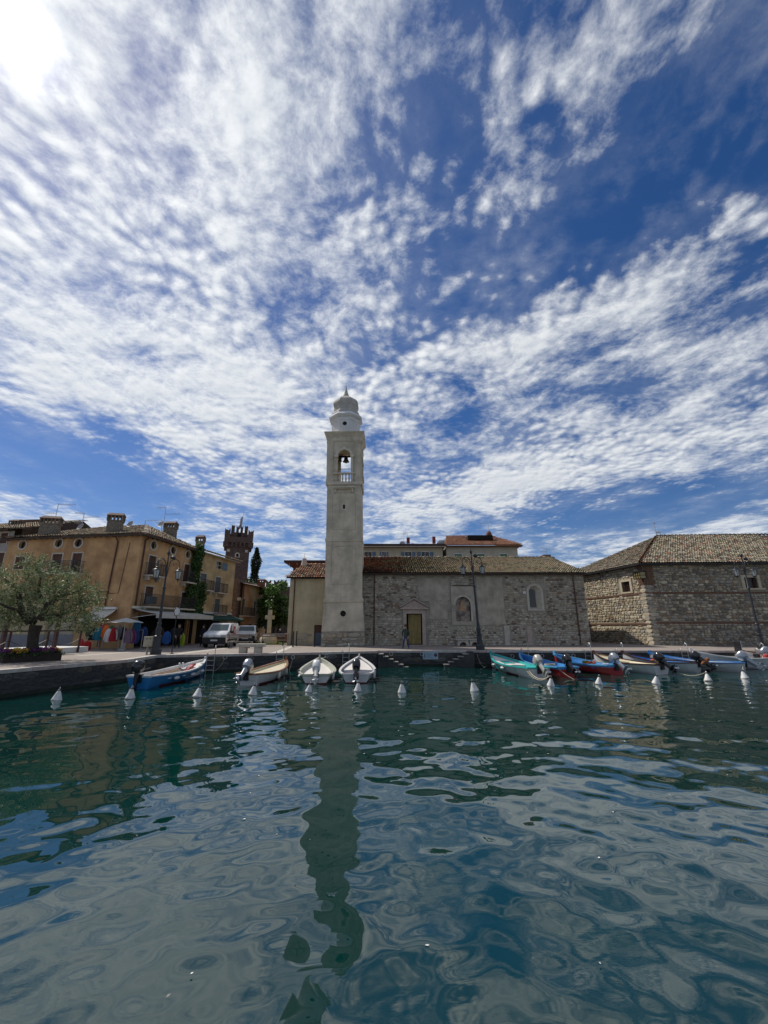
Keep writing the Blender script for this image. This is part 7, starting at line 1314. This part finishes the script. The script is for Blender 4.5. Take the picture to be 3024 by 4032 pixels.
p, a = on_boat('f', -.1, .3, .42); tag(MB().tube([(p.x + .33 * math.cos(q) * (1 - q * .008), p.y + .26 * math.sin(q), p.z + .02 + .005 * q) for q in np.linspace(0, 22, 70)], .018, 5).build('rope_coil', m_rope, smooth=True), 'pale rope coil lying in the red boat with black outboard', 'rope')
p, a = on_boat('i', .05, .6, .48); tag(MB().lathe([(.05, 0), (.14, .03), (.12, .1), (.03, .12)], 12, p).build('orange_float', MATS['orange_foam'], smooth=True), 'small orange float lying in the blue lined boat', 'float')
p, a = on_boat('k', .1, .36, .5); t = thing('boat_seat', 'tall black padded helm seat with chrome frame on the white motor boat', 'seat', tuple(p), a + R(20))
MB().box(-.26, .26, -.06, .06, .5, 1.15).build('backrest', mo_black, t, bevel=.05); MB().box(-.24, .24, -.25, .2, .32, .42).build('cushion', mo_black, t, bevel=.04)
mb = MB(); [mb.tube([(s_, .1, 0), (s_, .0, .5), (s_, -.02, 1.2)], .02, 6) for s_ in (-.28, .28)]; mb.build('frame', m_steel, t, stuff=True)
p, a = on_boat('k', -.05, .14, .55); t = thing('helm_console', 'chrome steering wheel and black console at the motor boat stern', 'console', tuple(p), a); MB().box(-.2, .2, -.12, .12, 0, .35).build('pedestal', mo_black, t, bevel=.03); M = Matrix.Translation((0, -.1, .5)) @ Matrix.Rotation(R(65), 4, 'X'); MB().tube([M @ Vector((.19 * math.cos(q), .19 * math.sin(q), 0)) for q in np.linspace(0, 2 * math.pi, 19)], .016, 6, False).build('wheel_rim', m_steel, t, smooth=True); mb = MB(); [mb.tube([M @ Vector((0, 0, .0)), M @ Vector((.19 * math.cos(q), .19 * math.sin(q), 0))], .01, 5) for q in (0, 2.1, 4.2)]; mb.build('spokes', m_steel, t, stuff=True); MB().tube([(0, 0, .3), (0, -.1, .5)], .02, 6).build('column', m_steel, t)
p, a = on_boat('k', -.55, .07, .72); tag(MB().lathe([(.05, -.2), (.14, -.14), (.17, 0), (.14, .14), (.05, .2)], 14, p).build('red_float', mat('red_float_skin', (.42, .05, .04), .5, .1, 4, 0), smooth=True), 'round orange red float on the motor boat stern', 'float')
p, a = on_boat('i', .16, .0, .5); tag(MB().lathe([(.05, -.3), (.12, -.2), (.14, 0), (.1, .2), (.03, .28)], 12, (0, 0, 0), Matrix.Translation(p + Vector((.15, -.35, .12))) @ Matrix.Rotation(R(55), 4, 'Y')).build('motor_bag', mat('rusty_cloth', (.24, .09, .035), .9, .3, 6, .2), smooth=True), 'rust brown cloth bag tied beside the rightmost black outboard', 'bag')
# ropes
def rope(label, a, b, sag=.25, r=.014):
    a, b = Vector(a), Vector(b); tag(MB().tube([a.lerp(b, q) + Vector((0, 0, -sag * 4 * q * (1 - q))) for q in np.linspace(0, 1, 15)], r, 5).build('mooring_rope', m_rope, smooth=True), label, 'rope', 'mooring ropes')
top = lambda i: BP[i] + Vector((0, 0, .42))
rope('thick mooring rope looping from the teal boat stern to a buoy', on_boat('e', -.55, .02, .45)[0], top(8), .28, .022); rope('second thinner rope from the teal boat stern to the same buoy', on_boat('e', -.58, .05, .45)[0], top(8), .34)
rope('rope hanging from the stern of the red boat with black outboard', on_boat('f', -.5, .0, .42)[0], on_boat('f', -.1, -.12, .0)[0], .04, .018); rope('rope from the brown trimmed cream boat to a buoy', on_boat('h', .5, .0, .4)[0], top(11), .3); rope('rope from the blue gunwale boat to the rightmost buoy', on_boat('j', -.6, .02, .35)[0], top(12), .12)
q1, _ = wall_pt(886, 2590); q2, _ = wall_pt(838, 2640); rope('slack rope from a wall ring to the ladder by the blue boat', q1, q2, .22); q1, _ = wall_pt(1153, 2590); q2, _ = wall_pt(1139, 2640, .2); rope('frayed rope hanging from a ring between two white boats', q1, q2, .02)
q1, _ = wall_pt(1285, 2585); rope('bow rope from a wall ring to the pale green trimmed boat', q1, on_boat('c', .0, 1.0, .85)[0], .05); q1, _ = wall_pt(1878, 2577); rope('rope hanging from the quay left of the teal boat', q1, on_boat('e', -.3, 1.04, .05)[0], .3)
# petals and scraps floating
g_ = np.random.default_rng(77); P_ = np.stack([g_.uniform(-3, 7, 60), g_.uniform(3.2, 13, 60), np.full(60, .012)], 1); P_ = P_[np.abs(P_[:, 0]) < P_[:, 1] * .85]
fl = leaves('floating_petals', P_, .035, [m_buoy, m_stonetrim], None, 3, narrow=.8); fl['label'] = 'pale petals and scraps floating on the water'
for k_ in range(len(fl.data.vertices)): fl.data.vertices[k_].co.z = .012 + .25 * (fl.data.vertices[k_].co.z - .012)
